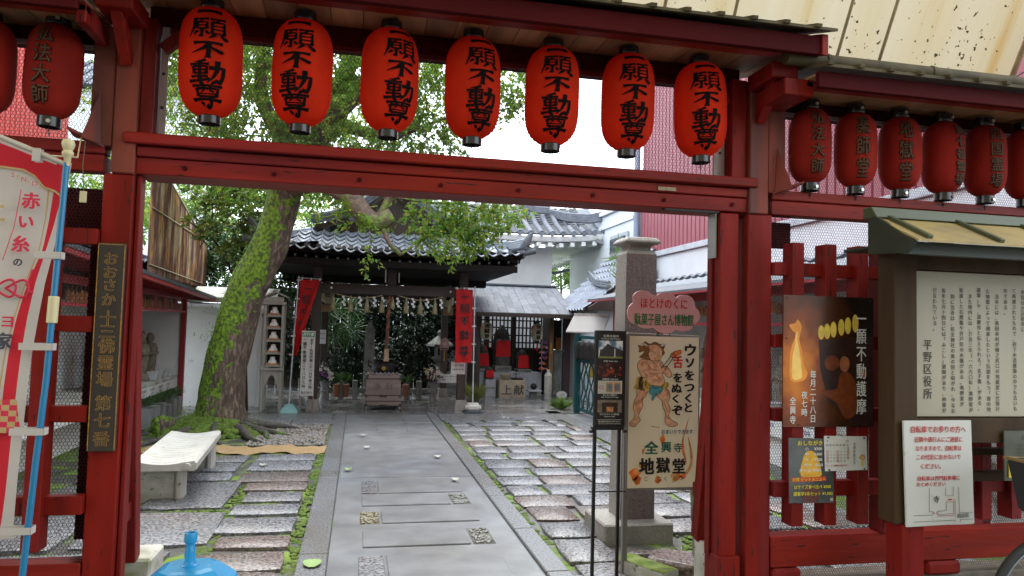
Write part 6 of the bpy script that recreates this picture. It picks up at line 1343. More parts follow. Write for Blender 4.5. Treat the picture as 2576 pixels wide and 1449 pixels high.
b = MB(); b.grid([[(x, 12.60, 2.858 + curve_z(x)), (x, 13.1, 3.0 + curve_z(x) * .5), (x, 13.78, 3.2)] for x in np.linspace(-1.68, 2.84, 20)]); b.build('skirt_deck', M['blackwood'], hall)
bx('roof_space_board', -1.6, 2.76, 14.22, 14.26, 2.60, 3.2, 'blackwood', hall, 0)
# flat tie between skirt and gable
b = MB(); b.grid([[(x, 13.62, 3.22 + .02 * math.cos(x * 6)), (x, 13.7, 3.27 + .02 * math.cos(x * 6)), (x, 13.76, 3.2)] for x in np.linspace(-.95, 2.1, 26)]); b.build('noshi_course', M['tile_hall'], hall, smooth=1)

# ---------------- rope, bell rope, tassels
M['straw'] = mat('straw', (.30, .26, .15), .8, .3, 30, (1, 1, .3), .3, 60)
rp = thing('sacred_rope', 'sagging straw rope with white zigzag papers and straw tassels under the hall beam', 'rope', (XC, 13.47, 2.1))
for a, c in ((-.42, .42), (.70, 1.52)):
    b = MB(); b.tube([(a + (c - a) * t, 13.46, 2.125 - .07 * math.sin(math.pi * t)) for t in np.linspace(0, 1, 12)], .012, 6); b.build('rope', M['straw'], rp, smooth=1)
def zig(x, z):
    b = MB(); w = .022
    for k in range(4): dx = (.012 if k % 2 else -.012); b.add([(x + dx - w, 13.45, z - k * .045), (x + dx + w, 13.448, z - k * .045 - .008), (x + dx + w - .004, 13.445, z - k * .045 - .05), (x + dx - w - .004, 13.447, z - k * .045 - .04)], [(0, 1, 2, 3)])
    b.build('zigzag_paper', M['whiteprint'], rp, recalc=False)
def tas(x, z, h=.25, r=.055):
    b = MB(); b.lathe([(r, 0), (r * .82, h * .3), (r * .45, h * .7), (.01, h)], 10, (x, 13.46, z - h)); b.build('tassel', M['straw'], rp, smooth=1)
for x in (-.27, .02, .28, .55 - .17 + .05): zig(x, 2.09)
for x in (.70, .98, 1.24, 1.50): zig(x, 2.09)
for x, h in ((-.46, .28), (-.15, .3), (.14, .3), (.41, .3), (.60, .22), (.85, .3), (1.11, .3), (1.38, .3), (1.66, .26)): tas(x, 2.10, h)
br_ = thing('bell_rope', 'twisted brown and red bell rope with a wooden end block, under the hall beam', 'bell rope', (.52, 13.35, .9))
b = MB()
for k, mi in ((0, 0), (1, 1), (2, 0)): b.tube([(.535 - .0 + .017 * math.cos(z * 26 + k * 2.09) - (2.1 - z) * .02, 13.35 + .017 * math.sin(z * 26 + k * 2.09), z) for z in np.linspace(2.1, 1.16, 60)], .018, 6, mi)
b.build('rope', [mat('brown_rope', (.10, .055, .03), .8, .3), mat('faded_red_rope', (.28, .07, .04), .8, .3)], br_, smooth=1)
b = MB(); b.box(.475, .56, 13.31, 13.39, .95, 1.15); b.box(.47, .565, 13.305, 13.395, .92, .985); b.build('wooden_block', mat('light_wood', (.34, .23, .15), .6, .2), br_, bevel=.006)
# ---------------- offertory box
M['boxwood'] = mat('greyed_brown_wood', (.20, .145, .13), .55, .25, 10, WX, .25, 50)
ob = thing('offertory_box', 'brown wooden offertory box on small casters with carved characters and iron corners', 'offering box', (.495, 13.55, .03))
bx('body', .185, .805, 13.45, 13.95, .30, .60, 'boxwood', ob, .006); bx('lower_body', .165, .825, 13.43, 13.97, .115, .292, 'boxwood', ob, .006); bx('top_frame', .165, .825, 13.43, 13.97, .605, .665, 'boxwood', ob, .006)
for i in range(8): bx('top_slat', .2 + i * .075, .235 + i * .075, 13.45, 13.95, .668, .69, 'boxwood', ob, .003)
M['fitting'] = mat('dark_metal_fitting', (.05, .045, .045), .4, .2, metal=.5)
for x0, x1 in ((.163, .215), (.775, .827)): bx('corner_fitting', x0, x1, 13.42, 13.43, .60, .668, 'fitting', ob, .002); bx('corner_fitting', x0, x1, 13.42, 13.43, .27, .30, 'fitting', ob, .002); bx('corner_fitting', x0, x1, 13.42, 13.43, .11, .15, 'fitting', ob, .002)
for x0, x1 in ((.42, .56),): bx('centre_fitting', x0, x1, 13.42, 13.43, .27, .30, 'fitting', ob, .002); bx('centre_fitting', x0, x1, 13.42, 13.43, .11, .135, 'fitting', ob, .002)
bx('rail', .165, .825, 13.425, 13.43, .19, .205, 'fitting', ob, .001)
lettering('浄', .14, mat('carved_mark', (.09, .07, .07), .7, bump=0), ob, (.375, 13.446, .46), False, .0); lettering('財', .14, bpy.data.materials['carved_mark'], ob, (.60, 13.446, .46), False, .0)
for x in (.2, .79):
    for y in (13.5, 13.9):
        b = MB(); b.tube([(x - .014, y, .068), (x + .014, y, .068)], .037, 12); b.build('caster', M['steel'], ob, smooth=50)
# ---------------- incense cauldron, vases, stones at the back
cd = thing('incense_cauldron', 'black iron incense cauldron with a gold crest behind the offertory box', 'cauldron', (.52, 14.8, .03))
b = MB(); b.lathe([(0, .50), (.12, .52), (.22, .60), (.25, .70), (.22, .79), (.185, .83), (.20, .87), (.235, .885), (.235, .90), (.18, .90), (.17, .84), (0, .80)], 28, (.52, 14.8, 0)); b.build('bowl', M['iron'], cd, smooth=45)
for a in (.5, 2.6, 4.7):
    b = MB(); b.tube([(.52 + .17 * math.cos(a), 14.8 + .17 * math.sin(a), .56), (.52 + .21 * math.cos(a), 14.8 + .21 * math.sin(a), .42), (.52 + .19 * math.cos(a), 14.8 + .19 * math.sin(a), .34)], [.045, .03, .035], 8); b.build('leg', M['iron'], cd, smooth=1)
for s in (-1, 1):
    b = MB(); b.tube([(.52 + s * .22, 14.75, .82), (.52 + s * .30, 14.75, .86), (.52 + s * .29, 14.75, .76), (.52 + s * .24, 14.75, .74)], .018, 6); b.build('ear', M['iron'], cd, smooth=1)
M['gold'] = mat('gold_leaf', (.65, .42, .08), .3, .2, bump=0, metal=.7)
b = MB()
for k in range(8): a = k * math.pi / 4; b.lathe([(.018, -.004), (.012, .004), (0, .006)], 8, (0, 0, 0)) if False else b.tube([(.52 + .028 * math.cos(a), 14.548, .72 + .028 * math.sin(a)), (.52 + .028 * math.cos(a), 14.54, .72 + .028 * math.sin(a))], .014, 8)
b.tube([(.52, 14.55, .72), (.52, 14.535, .72)], .018, 10); b.build('crest', M['gold'], cd)
bx('pedestal', .30, .74, 14.6, 15.0, .03, .34, 'iron', cd, .01)
M['greystone'] = mat('grey_garden_stone', (.22, .22, .21), .7, .25, 14, bump=.4, col2=(.14, .15, .12), s2=5, t2=.55, w2=.1)
sf = thing('stone_fence', 'low grey stone post fence round the pond behind the offertory box', 'fence', (.6, 15.4, 0))
for x in (-.60, -.30, -.02, 1.05, 1.30, -.85, 1.60): bx('stone_post', x - .055, x + .055, 15.35, 15.46, 0.03, .42, 'greystone', sf, .01)
bx('stone_rail', -.9, .2, 15.38, 15.43, .16, .26, 'greystone', sf, .006); bx('stone_rail', .9, 1.7, 15.38, 15.43, .16, .26, 'greystone', sf, .006)
M['ceram'] = mat('grey_ceramic', (.20, .19, .19), .5, .2, 12, bump=.2)
M['petal_w'] = mat('white_lily_petals', (.75, .70, .62), .6, .05, bump=0, trans=.2); M['petal_p'] = mat('purple_petals', (.32, .08, .35), .6, .1, bump=0); M['petal_pk'] = mat('pink_petals', (.7, .32, .30), .6, .1, bump=0); M['petal_y'] = mat('yellow_petals', (.7, .55, .05), .6, .1, bump=0)
def flowers(label, x, y, seed, blooms, vh=.42):
    t = thing('flower_vase', label, 'vase', (x, y, .03)); rr = random.Random(seed); b = MB()
    b.lathe([(0, .0), (.085, .0), (.075, .06), (.05, .13), (.06, .19), (.085, .20), (.06, .22), (.055, .28), (.075, vh - .06), (.082, vh - .03), (.06, vh - .03), (0, vh - .08)], 18, (x, y, .03)); b.build('vase', M['ceram'], t, smooth=40)
    C_ = []; A_ = []
    for _ in range(170): C_.append((x + rr.gauss(0, .09), y + rr.gauss(0, .06), vh + abs(rr.gauss(.1, .12)))); A_.append((rr.gauss(0, .7), rr.gauss(0, .5), rr.gauss(.4, .6)))
    leaf_mesh('leaves', np.array(C_), np.array(A_), .10, .028, M['leafdark'], t, rs=seed)
    for dx, dz, mk, s in blooms:
        bb_ = MB(); c = Vector((x + dx, y - .08 + rr.uniform(-.03, .03), vh + dz)); nrm = Vector((rr.uniform(-.5, .5), -1, rr.uniform(-.2, .5))).normalized(); u = nrm.cross(Vector((0, 0, 1))).normalized(); w = u.cross(nrm)
        for k in range(6):
            a = k * math.pi / 3 + rr.uniform(-.1, .1); d = u * math.cos(a) + w * math.sin(a); e = u * -math.sin(a) + w * math.cos(a)
            bb_.add([c, c + d * s * .6 + e * s * .28 + nrm * s * .2, c + d * s * 1.1, c + d * s * .6 - e * s * .28 + nrm * s * .2], [(0, 1, 2), (0, 2, 3)])
        bb_.build('blossom', M[mk], t, recalc=False)
    return t
flowers('stone vase of purple and white flowers on the left of the offertory box', -.63, 15.0, 3, [(-.02, .16, 'petal_p', .06), (.03, .13, 'petal_p', .055), (-.07, .24, 'petal_w', .04), (.06, .24, 'petal_w', .05), (.10, .18, 'petal_w', .05), (.13, .08, 'petal_w', .07), (.02, .27, 'petal_w', .035), (.15, .15, 'petal_w', .045), (-.04, .31, 'petal_w', .03)])
flowers('stone vase of white lilies on the right of the offertory box', 1.54, 15.0, 4, [(-.12, .26, 'petal_y', .035), (-.14, .22, 'petal_w', .05), (-.05, .27, 'petal_w', .06), (.0, .19, 'petal_pk', .06), (-.07, .16, 'petal_w', .07), (.05, .14, 'petal_w', .075), (.10, .22, 'petal_w', .06), (.16, .19, 'petal_w', .05), (-.02, .10, 'petal_w', .06), (.08, .3, 'petal_w', .035), (-.1, .11, 'petal_pk', .04)])
sl_ = thing('stone_lantern', 'grey stone lantern standing in the shade behind the right hall post', 'stone lantern', (1.85, 16.6, 0))
b = MB(); b.lathe([(.16, .03), (.16, .12), (.09, .18), (.08, .72), (.12, .78), (.19, .84), (.19, .88)], 8, (1.85, 16.6, 0)); b.build('pedestal', M['greystone'], sl_, smooth=30)
b = MB(); b.lathe([(.12, .88), (.12, 1.10)], 6, (1.85, 16.6, 0)); b.build('fire_box', M['greystone'], sl_)
bx('window', 1.79, 1.88, 16.475, 16.482, .92, 1.07, M['iron'], sl_, 0)
b = MB(); b.lathe([(.02, 1.10), (.32, 1.12), (.30, 1.17), (.16, 1.28), (.06, 1.36), (.05, 1.40), (.07, 1.44), (.02, 1.50), (0, 1.5)], 6, (1.85, 16.6, 0)); b.build('cap', M['greystone'], sl_)
so = thing('stone_statue', 'dim pointed stone pillar statue in the dark behind the cauldron', 'statue', (.26, 16.2, 0))
b = MB(); b.add([(.14, 16.1, .03), (.38, 16.1, .03), (.38, 16.3, .03), (.14, 16.3, .03), (.16, 16.12, 1.50), (.36, 16.12, 1.50), (.36, 16.28, 1.50), (.16, 16.28, 1.50), (.26, 16.2, 1.66)], [(0, 1, 5, 4), (1, 2, 6, 5), (2, 3, 7, 6), (3, 0, 4, 7), (4, 5, 8), (5, 6, 8), (6, 7, 8), (7, 4, 8)]); b.build('shaft', M['greystone'], so)
for x, lb in ((1.0, 'small green potted fern left of the white lilies'), (-.2, 'spiky green plant beside the purple flowers'), (-.38, 'fern at the foot of the left hall post')):
    t = thing('potted_fern', lb, 'plant', (x, 15.1, .03)); b = MB(); b.lathe([(.05, 0), (.075, .26), (.06, .26), (0, .22)], 12, (x, 15.1, .1)); b.build('pot', mat('terracotta', (.22, .09, .05), .7), t, smooth=40)
    rgf = np.random.RandomState(int(x * 10) + 50); a = rgf.uniform(0, 6.28, 90); C_ = np.stack([x + .02 * np.cos(a), 15.1 + .02 * np.sin(a), .38 + rgf.uniform(0, .06, 90)], 1); leaf_mesh('fronds', C_, np.stack([np.cos(a) * .6, np.sin(a) * .6, rgf.uniform(.3, 1.4, 90)], 1), .2, .018, M['palm'], t, rs=5)

# ---------------- flags, monthly event board, lamp tower, notices
M['flagred'] = mat('red_flag_cloth', (.58, .010, .012), .75, .08, 3, bump=.05, trans=.3); M['inkflag'] = mat('flag_ink', (.03, .012, .015), .7, .2, bump=0); M['polewhite'] = mat('white_plastic_pole', (.55, .56, .58), .4, .05, bump=0)
def flag(label, topx, y, z1, z0, w1, w0, px, chars, basekind, fold=0, lean=0):
    t = thing('nobori_flag', label, 'flag', (px, y, .03)); b = MB(); P = []
    s = 1 if topx > px else -1
    for j in range(25):
        q = j / 24; z = z1 + (z0 - z1) * q; w = w1 + (w0 - w1) * q ** .9 if fold else w1
        xb = px + lean * q + s * .035
        P.append([(xb + s * w * i / 8, y + .018 * math.sin(i * 1.3 + j * .35) * (1 + 1.6 * fold * q) + (.02 * i / 8 if fold else 0), z) for i in range(9)])
    b.grid(P); b.build('cloth', M['flagred'], t, smooth=1, recalc=False)
    for ch, u, q, sz in chars:
        z = z1 + (z0 - z1) * q; w = w1 + (w0 - w1) * q ** .9 if fold else w1; mb = MB(); cx = px + lean * q + s * .035 + s * w * u
        k = (w / w1) ** .8; brush(ch, mb, cx, z, sz * k, sz, 0, y - .04); mb.build('lettering', M['inkflag'], t, recalc=False)
    b = MB(); b.tube([(px + .0, y, z1 + .06), (px + lean, y, .1)], .012, 8); b.build('pole', M['polewhite'], t, smooth=60)
    b = MB(); b.tube([(px, y, z1 + .03), (px + s * (w1 + .06), y, z1 + .015)], .006, 6); b.build('cross_bar', M['polewhite'], t)
    for k in range(5):
        q = k / 4 * .98 + .01; z = z1 + (z0 - z1) * q; b = MB(); xx = px + lean * q; b.box(xx - .03, xx + .045 if s > 0 else xx + .03, y - .016, y + .016, z - .012, z + .012) if s > 0 else b.box(xx - .045, xx + .03, y - .016, y + .016, z - .012, z + .012); b.build('loop', M['polewhite'], t)
    for k in range(3): b = MB(); xx = px + s * (.06 + (w1 - .04) * k / 2); b.box(xx - .012, xx + .012, y - .01, y + .01, z1 - .01, z1 + .035); b.build('loop', M['polewhite'], t)
    if basekind == 'white':
        b = MB(); b.lathe([(.19, .02), (.19, .10), (.17, .14), (.05, .175), (.03, .175)], 4, (px + lean, y, .03)); 
        b = MB(); b.box(px + lean - .145, px + lean + .145, y - .13, y + .13, .055, .20); b.build('base', mat('cream_plastic', (.62, .60, .54), .35, .04, bump=0), t, bevel=.045, seg=3, smooth=60); bx('base_foot', px + lean - .165, px + lean + .165, y - .15, y + .15, .03, .058, mat('navy_plastic', (.03, .045, .07), .5), t, .01)
    else:
        b = MB(); c = px + lean + .02; v0 = [(c - .16, y - .14, .03), (c + .16, y - .14, .03), (c + .16, y + .14, .03), (c - .16, y + .14, .03), (c - .13, y - .11, .09), (c + .13, y - .11, .09), (c + .13, y + .11, .09), (c - .13, y + .11, .09), (c - .06, y - .05, .17), (c + .06, y - .05, .17), (c + .06, y + .05, .17), (c - .06, y + .05, .17)]
        b.add(v0, [(a, (a + 1) % 4, 4 + (a + 1) % 4, 4 + a) for a in range(4)] + [(4 + a, 4 + (a + 1) % 4, 8 + (a + 1) % 4, 8 + a) for a in range(4)] + [(8, 9, 10, 11)]); b.build('base', mat('teal_plastic', (.20, .42, .42), .4, .05, bump=0), t, bevel=.008)
    return t
flag('red flag with black brush writing on a white based pole, right hall post', 1.7, 13.15, 2.27, .93, .31, .31, 2.075, [('一', .5, .10, .14), ('願', .5, .265, .17), ('不', .5, .43, .17), ('動', .5, .62, .18), ('尊', .5, .84, .19)], 'white', lean=.02)
flag('folded red flag on a pole with a teal base, at the left hall post', -.7, 13.15, 2.34, 1.01, .34, .07, -1.05, [('一', .5, .12, .15), ('願', .5, .27, .17), ('不', .5, .43, .15), ('動', .4, .57, .11)], 'teal', 1, -.08)
es = thing('event_board', 'narrow white vertical board listing monthly services, at the left hall post', 'sign', (-.82, 13.0, .03))
b = MB(); b.ext([(-.94, 12.98, .33), (-.715, 12.98, .33), (-.72, 12.98, 1.445), (-.945, 12.98, 1.445)], (0, .025, 0)); b.build('board', M['notice'], es, bevel=.003)
for x in (-.945, -.735): bx('leg', x, x + .03, 12.985, 13.02, .03, .34, 'boxwood', es)
bx('heading', -.935, -.73, 12.974, 12.978, 1.345, 1.42, mat('green_heading', (.02, .17, .07), .5, bump=0), es, 0); lettering('月行事', .062, M['whiteprint'], es, (-.832, 12.972, 1.382), False, .03)
lettering('一願不動護摩二十八日七時', .05, M['blacktext'], es, (-.885, 12.976, .88), True, .02, fit=(.062, .84)); lettering('水子・先祖供養二十一日午後三時', .05, M['blacktext'], es, (-.775, 12.976, .88), True, .02, fit=(.062, .86)); lettering('毎日受付', .048, M['blacktext'], es, (-.83, 12.976, .385), False, .01)
lt = thing('votive_lamp_tower', 'pale wooden open tower with five glass boxes of white domed lamps, behind the tree', 'lamp tower', (-1.44, 13.3, .03))
M['ltwood'] = mat('pale_grey_paint_wood', (.33, .32, .28), .6, .12, 8, WD, .2)
for x in (-1.615, -1.315):
    for y in (13.2, 13.5): bx('leg', x, x + .05, y, y + .05, .03, 1.88, 'ltwood', lt)
for z in (.74, 1.885): bx('frame_rail', -1.64, -1.24, 13.17, 13.2, z, z + .045, 'ltwood', lt)
for k in range(5):
    z = .80 + k * .218
    bx('shelf', -1.564, -1.316, 13.2, 13.5, z, z + .035, 'ltwood', lt)
    bx('glass_back', -1.56, -1.32, 13.49, 13.495, z + .036, z + .215, M['iron'], lt, 0)
    bx('lamp_tray', -1.545, -1.345, 13.22, 13.4, z + .037, z + .062, mat('orange_tray', (.50, .22, .09), .6) if k == 0 else bpy.data.materials['orange_tray'], lt, .002)
    b = MB(); b.lathe([(.075, .063), (.07, .10), (.045, .125), (.04, .17), (.03, .175), (0, .178)], 16, (-1.445, 13.31, z)); b.build('lamp_dome', M['white'], lt, smooth=50)
    bx('side_slat', -1.605, -1.575, 13.19, 13.2, z + .036, z + .215, 'ltwood', lt, 0)
b = MB(); b.ext([(-1.70, 13.12, 1.97), (-1.43, 13.12, 2.09), (-1.20, 13.12, 2.00), (-1.20, 13.12, 2.02), (-1.43, 13.12, 2.125), (-1.70, 13.12, 1.99)], (0, .5, 0)); b.build('roof', M['ltwood'], lt)
bx('ridge_end', -1.46, -1.40, 13.1, 13.2, 2.10, 2.15, 'ltwood', lt, .008); bx('gable_board', -1.58, -1.28, 13.16, 13.18, 1.93, 2.02, 'ltwood', lt)
b = MB(); P = []
for k in range(9):
    t = k / 8; P.append((-1.565 + .125 * t, .36 + .30 * (1 - (1 - t) ** 2)))
poly_ = [(x, 13.195, z) for x, z in [(-1.565, .74), (-1.565, .36)] + P + [(-1.44 + (-1.44 - x), z) for x, z in P[::-1]] + [(-1.315, .36), (-1.315, .74)]]
b.add([(x, 13.195, z) for x, z in [(q[0], q[1]) for q in P]] + [(x, 13.195, .739) for x, z in P] + [(-2.88 - x, 13.195, z) for x, z in P] + [(-2.88 - x, 13.195, .739) for x, z in P], [(i, i + 1, 10 + i, 9 + i) for i in range(8)] + [(18 + i, 27 + i, 28 + i, 19 + i) for i in range(8)])
b.build('arch_panel', M['ltwood'], lt)
nt_ = [((-.70, 14.98), 1.17, 1.45, -.785, -.625, 'white notice card on the left rear hall post, beside the event board', '一願不動尊護摩祈祷'), ((1.74, 13.45), .70, .93, 1.715, 1.985, 'white notice card hung under the right red flag', '一願不動尊護摩祈祷'), ((1.7, 15.2), .40, .58, 1.62, 2.2, 'white notice asking not to throw things in the pond', '池の中に物を投げ入れないで下さい')]
for (px_, y), z0, z1, x0, x1, lb, s in nt_:
    t = thing('notice_card', lb, 'notice', ((x0 + x1) / 2, y, z0)); bx('card', x0, x1, y - .006, y, z0, z1, 'whiteprint', t, .002); n = (len(s) + 1) // 2
    lettering(s[:n], .035, M['greyink'], t, ((x0 + x1) / 2, y - .008, z0 + (z1 - z0) * .72), False, 0, fit=((x1 - x0) * .8, None)); lettering(s[n:], .035, M['greyink'], t, ((x0 + x1) / 2, y - .008, z0 + (z1 - z0) * .38), False, 0, fit=((x1 - x0) * .8, None))
em = thing('post_box', 'pink pentagonal wooden box with a round crest on the right hall post', 'box', (1.88, 15.9, 1.0))
b = MB(); b.ext([(1.78, 15.9, 1.06), (1.96, 15.9, 1.06), (1.97, 15.9, 1.28), (1.88, 15.9, 1.34), (1.78, 15.9, 1.28)], (0, .02, 0)); b.build('board', mat('pink_wood', (.42, .27, .24), .6), em)
b = MB(); b.tube([(1.875, 15.9, 1.19), (1.875, 15.892, 1.19)], .045, 16); b.build('crest', M['notice'], em); b = MB(); b.tube([(1.875, 15.893, 1.19), (1.875, 15.886, 1.19)], .026, 14); b.build('crest', M['petal_pk'], em)
bx('arrow_strip', 1.79, 1.95, 15.892, 15.899, 1.075, 1.10, 'blacktext', em, 0); bx('thermometer', 1.86, 1.885, 15.89, 15.92, .82, 1.04, mat('amber_strip', (.45, .20, .03), .5), em, .004)
for x, lb in ((-.62, 'wooden box hanging at the upper left of the hall opening'), (1.72, 'wooden box hanging at the upper right of the hall opening')):
    t = thing('wooden_box', lb, 'box', (x, 14.2, 1.84)); bx('body', x - .09, x + .09, 14.15, 14.3, 1.80, 1.93, mat('straw_wood', (.30, .21, .10), .6), t, .008); bx('lid', x - .1, x + .1, 14.14, 14.31, 1.932, 1.95, 'boxwood', t, .004)
# paper lanterns inside the hall, seen behind the side posts
for x, lb, s in ((-.60, 'cream paper lantern half hidden inside the hall on its left', '世'), (1.76, 'cream paper lantern half hidden behind the right flag', '一')):
    t = make_lantern(lb, .40, .12, 'whitepaper', .05, 20, group='cream paper lanterns', n=20); t.location = (x, 14.6, 2.16); text_on_lantern(col_text(s, .11, .12), .4, .12, .05, .003, M['lantern_ink'], t)
# ================================================================ JIZO SHED
js = thing('jizo_shed', 'small open shed with a grey shingled roof and dark lattice back', 'shrine', (3.6, 16.5, 0))
M['shingle'] = mat('grey_slate_shingle', (.105, .113, .13), .65, .2, 9, bump=.2, rnd=.25, spec=.3)
slope = [(15.45 + (17.05 - 15.45) * t, 1.90 + (2.56 - 1.90) * t) for t in [i / 7 for i in range(8)]]
sm = bpy.data.meshes.new('shingle'); mb = MB(); mb.box(-.5, .5, -.16, .16, 0, .018); sm.from_pydata(mb.v, [], mb.f); sm.materials.append(M['shingle'])
for j in range(7):
    y, z = slope[j]; x0 = 2.42 + .01 * j; x1 = 4.72 + .0 * j; n = 12; offx = (j % 2) * .09
    for i in range(n):
        w = (x1 - x0) / n; o = tile_at(js, sm, x0 + (i + .5) * w + random.uniform(-.004, .004), y + .14, z + .062, R(22.5), random.uniform(-.008, .008), 'shingle'); o.scale = (w - .006, 1, 1)
b = MB(); b.ext([(2.40, 15.44, 1.85), (2.40, 17.1, 2.54), (2.40, 17.1, 2.58), (2.40, 15.44, 1.90)], (2.34, 0, 0)); b.build('roof_deck', M['darkwood'], js)
bx('ridge_cap', 2.42, 4.76, 17.02, 17.14, 2.60, 2.64, 'shingle', js); bx('eave_board', 2.40, 4.74, 15.42, 15.44, 1.82, 1.91, 'darkwoodx', js)
for x in (2.62, 4.33): bx('post', x, x + .10, 16.2, 16.3, 0.03, 1.95, mat('orange_brown_wood', (.17, .085, .04), .6, .2, 8, WD) if x > 3 else 'darkwood', js)
bx('thermometer', 4.345, 4.385, 16.185, 16.2, 1.0, 1.26, bpy.data.materials['amber_strip'], js)
for i in range(19): x = 2.70 + i * .094; bx('lattice_bar', x, x + .034, 17.28, 17.31, 1.08 if i < 15 else .5, 1.95, 'darkwood', js, 0)
for z in (1.07, 1.21, 1.385, 1.57, 1.745): bx('lattice_rail', 2.66, 4.42, 17.27, 17.315, z, z + .035, 'darkwoodx', js, 0)
bx('back_wall', 2.66, 4.42, 17.32, 17.34, 0.03, 1.07, 'darkwoodx', js); bx('mullion', 3.66, 3.76, 17.2, 17.27, .4, 1.9, 'darkwood', js); bx('mullion', 3.0, 3.07, 17.2, 17.27, .4, 1.9, 'darkwood', js)
bx('side_wall', 2.60, 2.62, 16.3, 17.3, .03, 1.95, 'darkwood', js); bx('side_wall', 4.44, 4.46, 16.3, 17.3, .03, 1.95, 'darkwood', js)
for x, lb, s, o in ((2.84, 'cream paper lantern reading 地蔵尊 at the left of the small shed', -1, .1), (4.02, 'cream paper lantern reading 地蔵尊 with a painted leaf, right side of the shed', 1, .25)):
    t = make_lantern(lb, .40, .14, 'whitepaper', .055, 24, group='cream paper lanterns', n=28); text_on_lantern(col_text('地蔵尊', .12, .33), .4, .14, .05, .003, M['lantern_ink'], t)
    b = MB(); a0 = -1.15
    for k, (zz, mk_) in enumerate(((.08, 'flagred'), (-.06, 'p_green'))):
        mb = MB(); mb.add([(.142 * math.sin(a0 + dx), -.142 * math.cos(a0 + dx), zz + dz) for dx, dz in ((-.4, 0), (0, -.05), (.4, 0), (0, .06))], [(0, 1, 2, 3)]); mb.build('leaf_print', M[mk_], t)
    b = MB(); b.tube([(0, 0, -.25), (0, 0, -.33)], .008, 6); b.lathe([(.03, -.43), (.012, -.34)], 8); b.build('tassel', M['flagred'], t)
    t.location = (x, 16.15, 1.50); t.rotation_euler = (0, 0, -math.atan2(x, 16) + math.asin(o))
# statues with bibs
M['statue'] = mat('dark_weathered_stone', (.085, .08, .075), .75, .3, 14, bump=.5); M['bib'] = mat('red_bib_cloth', (.62, .008, .010), .75, .06, 4, bump=.08)
def jizo(label, x, y, z, w, h, bibw, bibh, bz, mk='statue'):
    t = thing('jizo_statue', label, 'statue', (x, y, z))
    b = MB(); b.lathe([(w * .46, 0), (w * .5, h * .1), (w * .46, h * .35), (w * .44, h * .6), (w * .34, h * .66), (w * .16, h * .69), (w * .20, h * .74), (w * .26, h * .82), (w * .24, h * .92), (w * .12, h * .99), (0, h)], 16, (x, y, z), 0, 1, .7); b.build('body', M[mk], t, smooth=50)
    b = MB(); b.ext([(x + sx * w * f, y + .06, z + h * q) for sx, f, q in ((-1, .5, .05), (-1, .52, .6), (-1, .42, .85), (0, 0, 1.06))] + [(x + w * f, y + .06, z + h * q) for f, q in ((.42, .85), (.52, .6), (.5, .05))], (0, .05, 0)); b.build('halo_stone', M[mk], t)
    b = MB(); b.grid([[(x + bibw / 2 * u * (1 - .12 * (1 - v)), y - .7 * w * .5 - .02 - .012 * math.sin(u * 5), bz - bibh * v) for u in np.linspace(-1, 1, 7)] for v in np.linspace(0, 1, 5)]); b.build('bib', M['bib'], t, smooth=1, recalc=False); return t
jizo('tall dark stone statue with a wide red bib in the middle of the shed', 3.33, 16.75, .70, .40, .90, .36, .37, 1.28)
jizo('grey stone statue with a long red bib at the right of the shed', 3.83, 16.75, .62, .26, .44, .27, .30, .95)
jizo('dark stone statue with a red bib at the left of the shed', 2.87, 16.75, .62, .30, .55, .28, .28, .97)
jizo('small stone statue with a short red bib in front at the left of the shed', 2.97, 16.35, .40, .20, .28, .19, .16, .61)
M['paleblue'] = mat('pale_grey_stone_block', (.36, .37, .40), .6, .15, 8, bump=.2); M['tanstone'] = mat('tan_sandstone', (.36, .29, .21), .7, .15, 8, bump=.3)
def block(label, cat, x0, x1, y0, y1, z0, z1, mk, txt=None, th=.08, tw=None, name='stone_block'):
    t = thing(name, label, cat, ((x0 + x1) / 2, (y0 + y1) / 2, z0)); bx('block', x0, x1, y0, y1, z0, z1, mk, t, .008)
    if txt: lettering(txt, th, M['sumi'], t, ((x0 + x1) / 2, y0 - .003, (z0 + z1) / 2), False, .01, fit=(tw, None))
    return t
block('long pale grey stone altar under the three bibbed statues', 'altar', 2.72, 4.24, 16.5, 17.1, .02, .55, 'paleblue')
block('stone base with an engraved name under the tall central statue', 'stone base', 3.13, 3.52, 16.52, 16.98, .552, .70, 'greystone', '安産地蔵尊', .05, .3); block('stone base with an engraved name under the right statue', 'stone base', 3.68, 4.0, 16.52, 16.98, .552, .62, 'greystone', '水子地蔵尊', .045, .26); block('stone base under the left statue', 'stone base', 2.72, 3.05, 16.52, 16.98, .552, .62, 'greystone')
block('grey stone post with an engraved name under the small front statue', 'stone base', 2.86, 3.10, 16.2, 16.48, .02, .40, 'paleblue', '北向地蔵', .045, .2)
kb = block('tan stone water basin block with large carved characters in front of the statues', 'stone basin', 3.14, 3.74, 15.95, 16.4, .02, .41, 'tanstone')
lettering('上', .24, M['sumi'], kb, (3.30, 15.945, .2), False, .02); lettering('献', .24, M['sumi'], kb, (3.58, 15.945, .2), False, .02)
t = thing('stone_bowl', 'round pale stone bowl on top of the tan basin block', 'bowl', (3.3, 16.15, .41)); b = MB(); b.lathe([(.07, 0), (.11, .04), (.135, .12), (.125, .12), (.09, .05), (0, .04)], 20, (3.3, 16.15, .412)); b.build('bowl', M['tanstone'], t, smooth=40)
t = thing('candle_tray', 'black metal candle tray with a spike rack beside the stone bowl', 'tray', (3.58, 16.15, .41)); bx('tray', 3.46, 3.70, 16.05, 16.3, .412, .45, 'iron', t); b = MB(); b.tube([(3.56, 16.2, .45), (3.56, 16.2, .66)], .008, 5); b.tube([(3.50, 16.2, .54), (3.64, 16.2, .54)], .008, 5); b.tube([(3.52, 16.2, .62), (3.6, 16.2, .62)], .008, 5); b.build('rack', M['iron'], t)
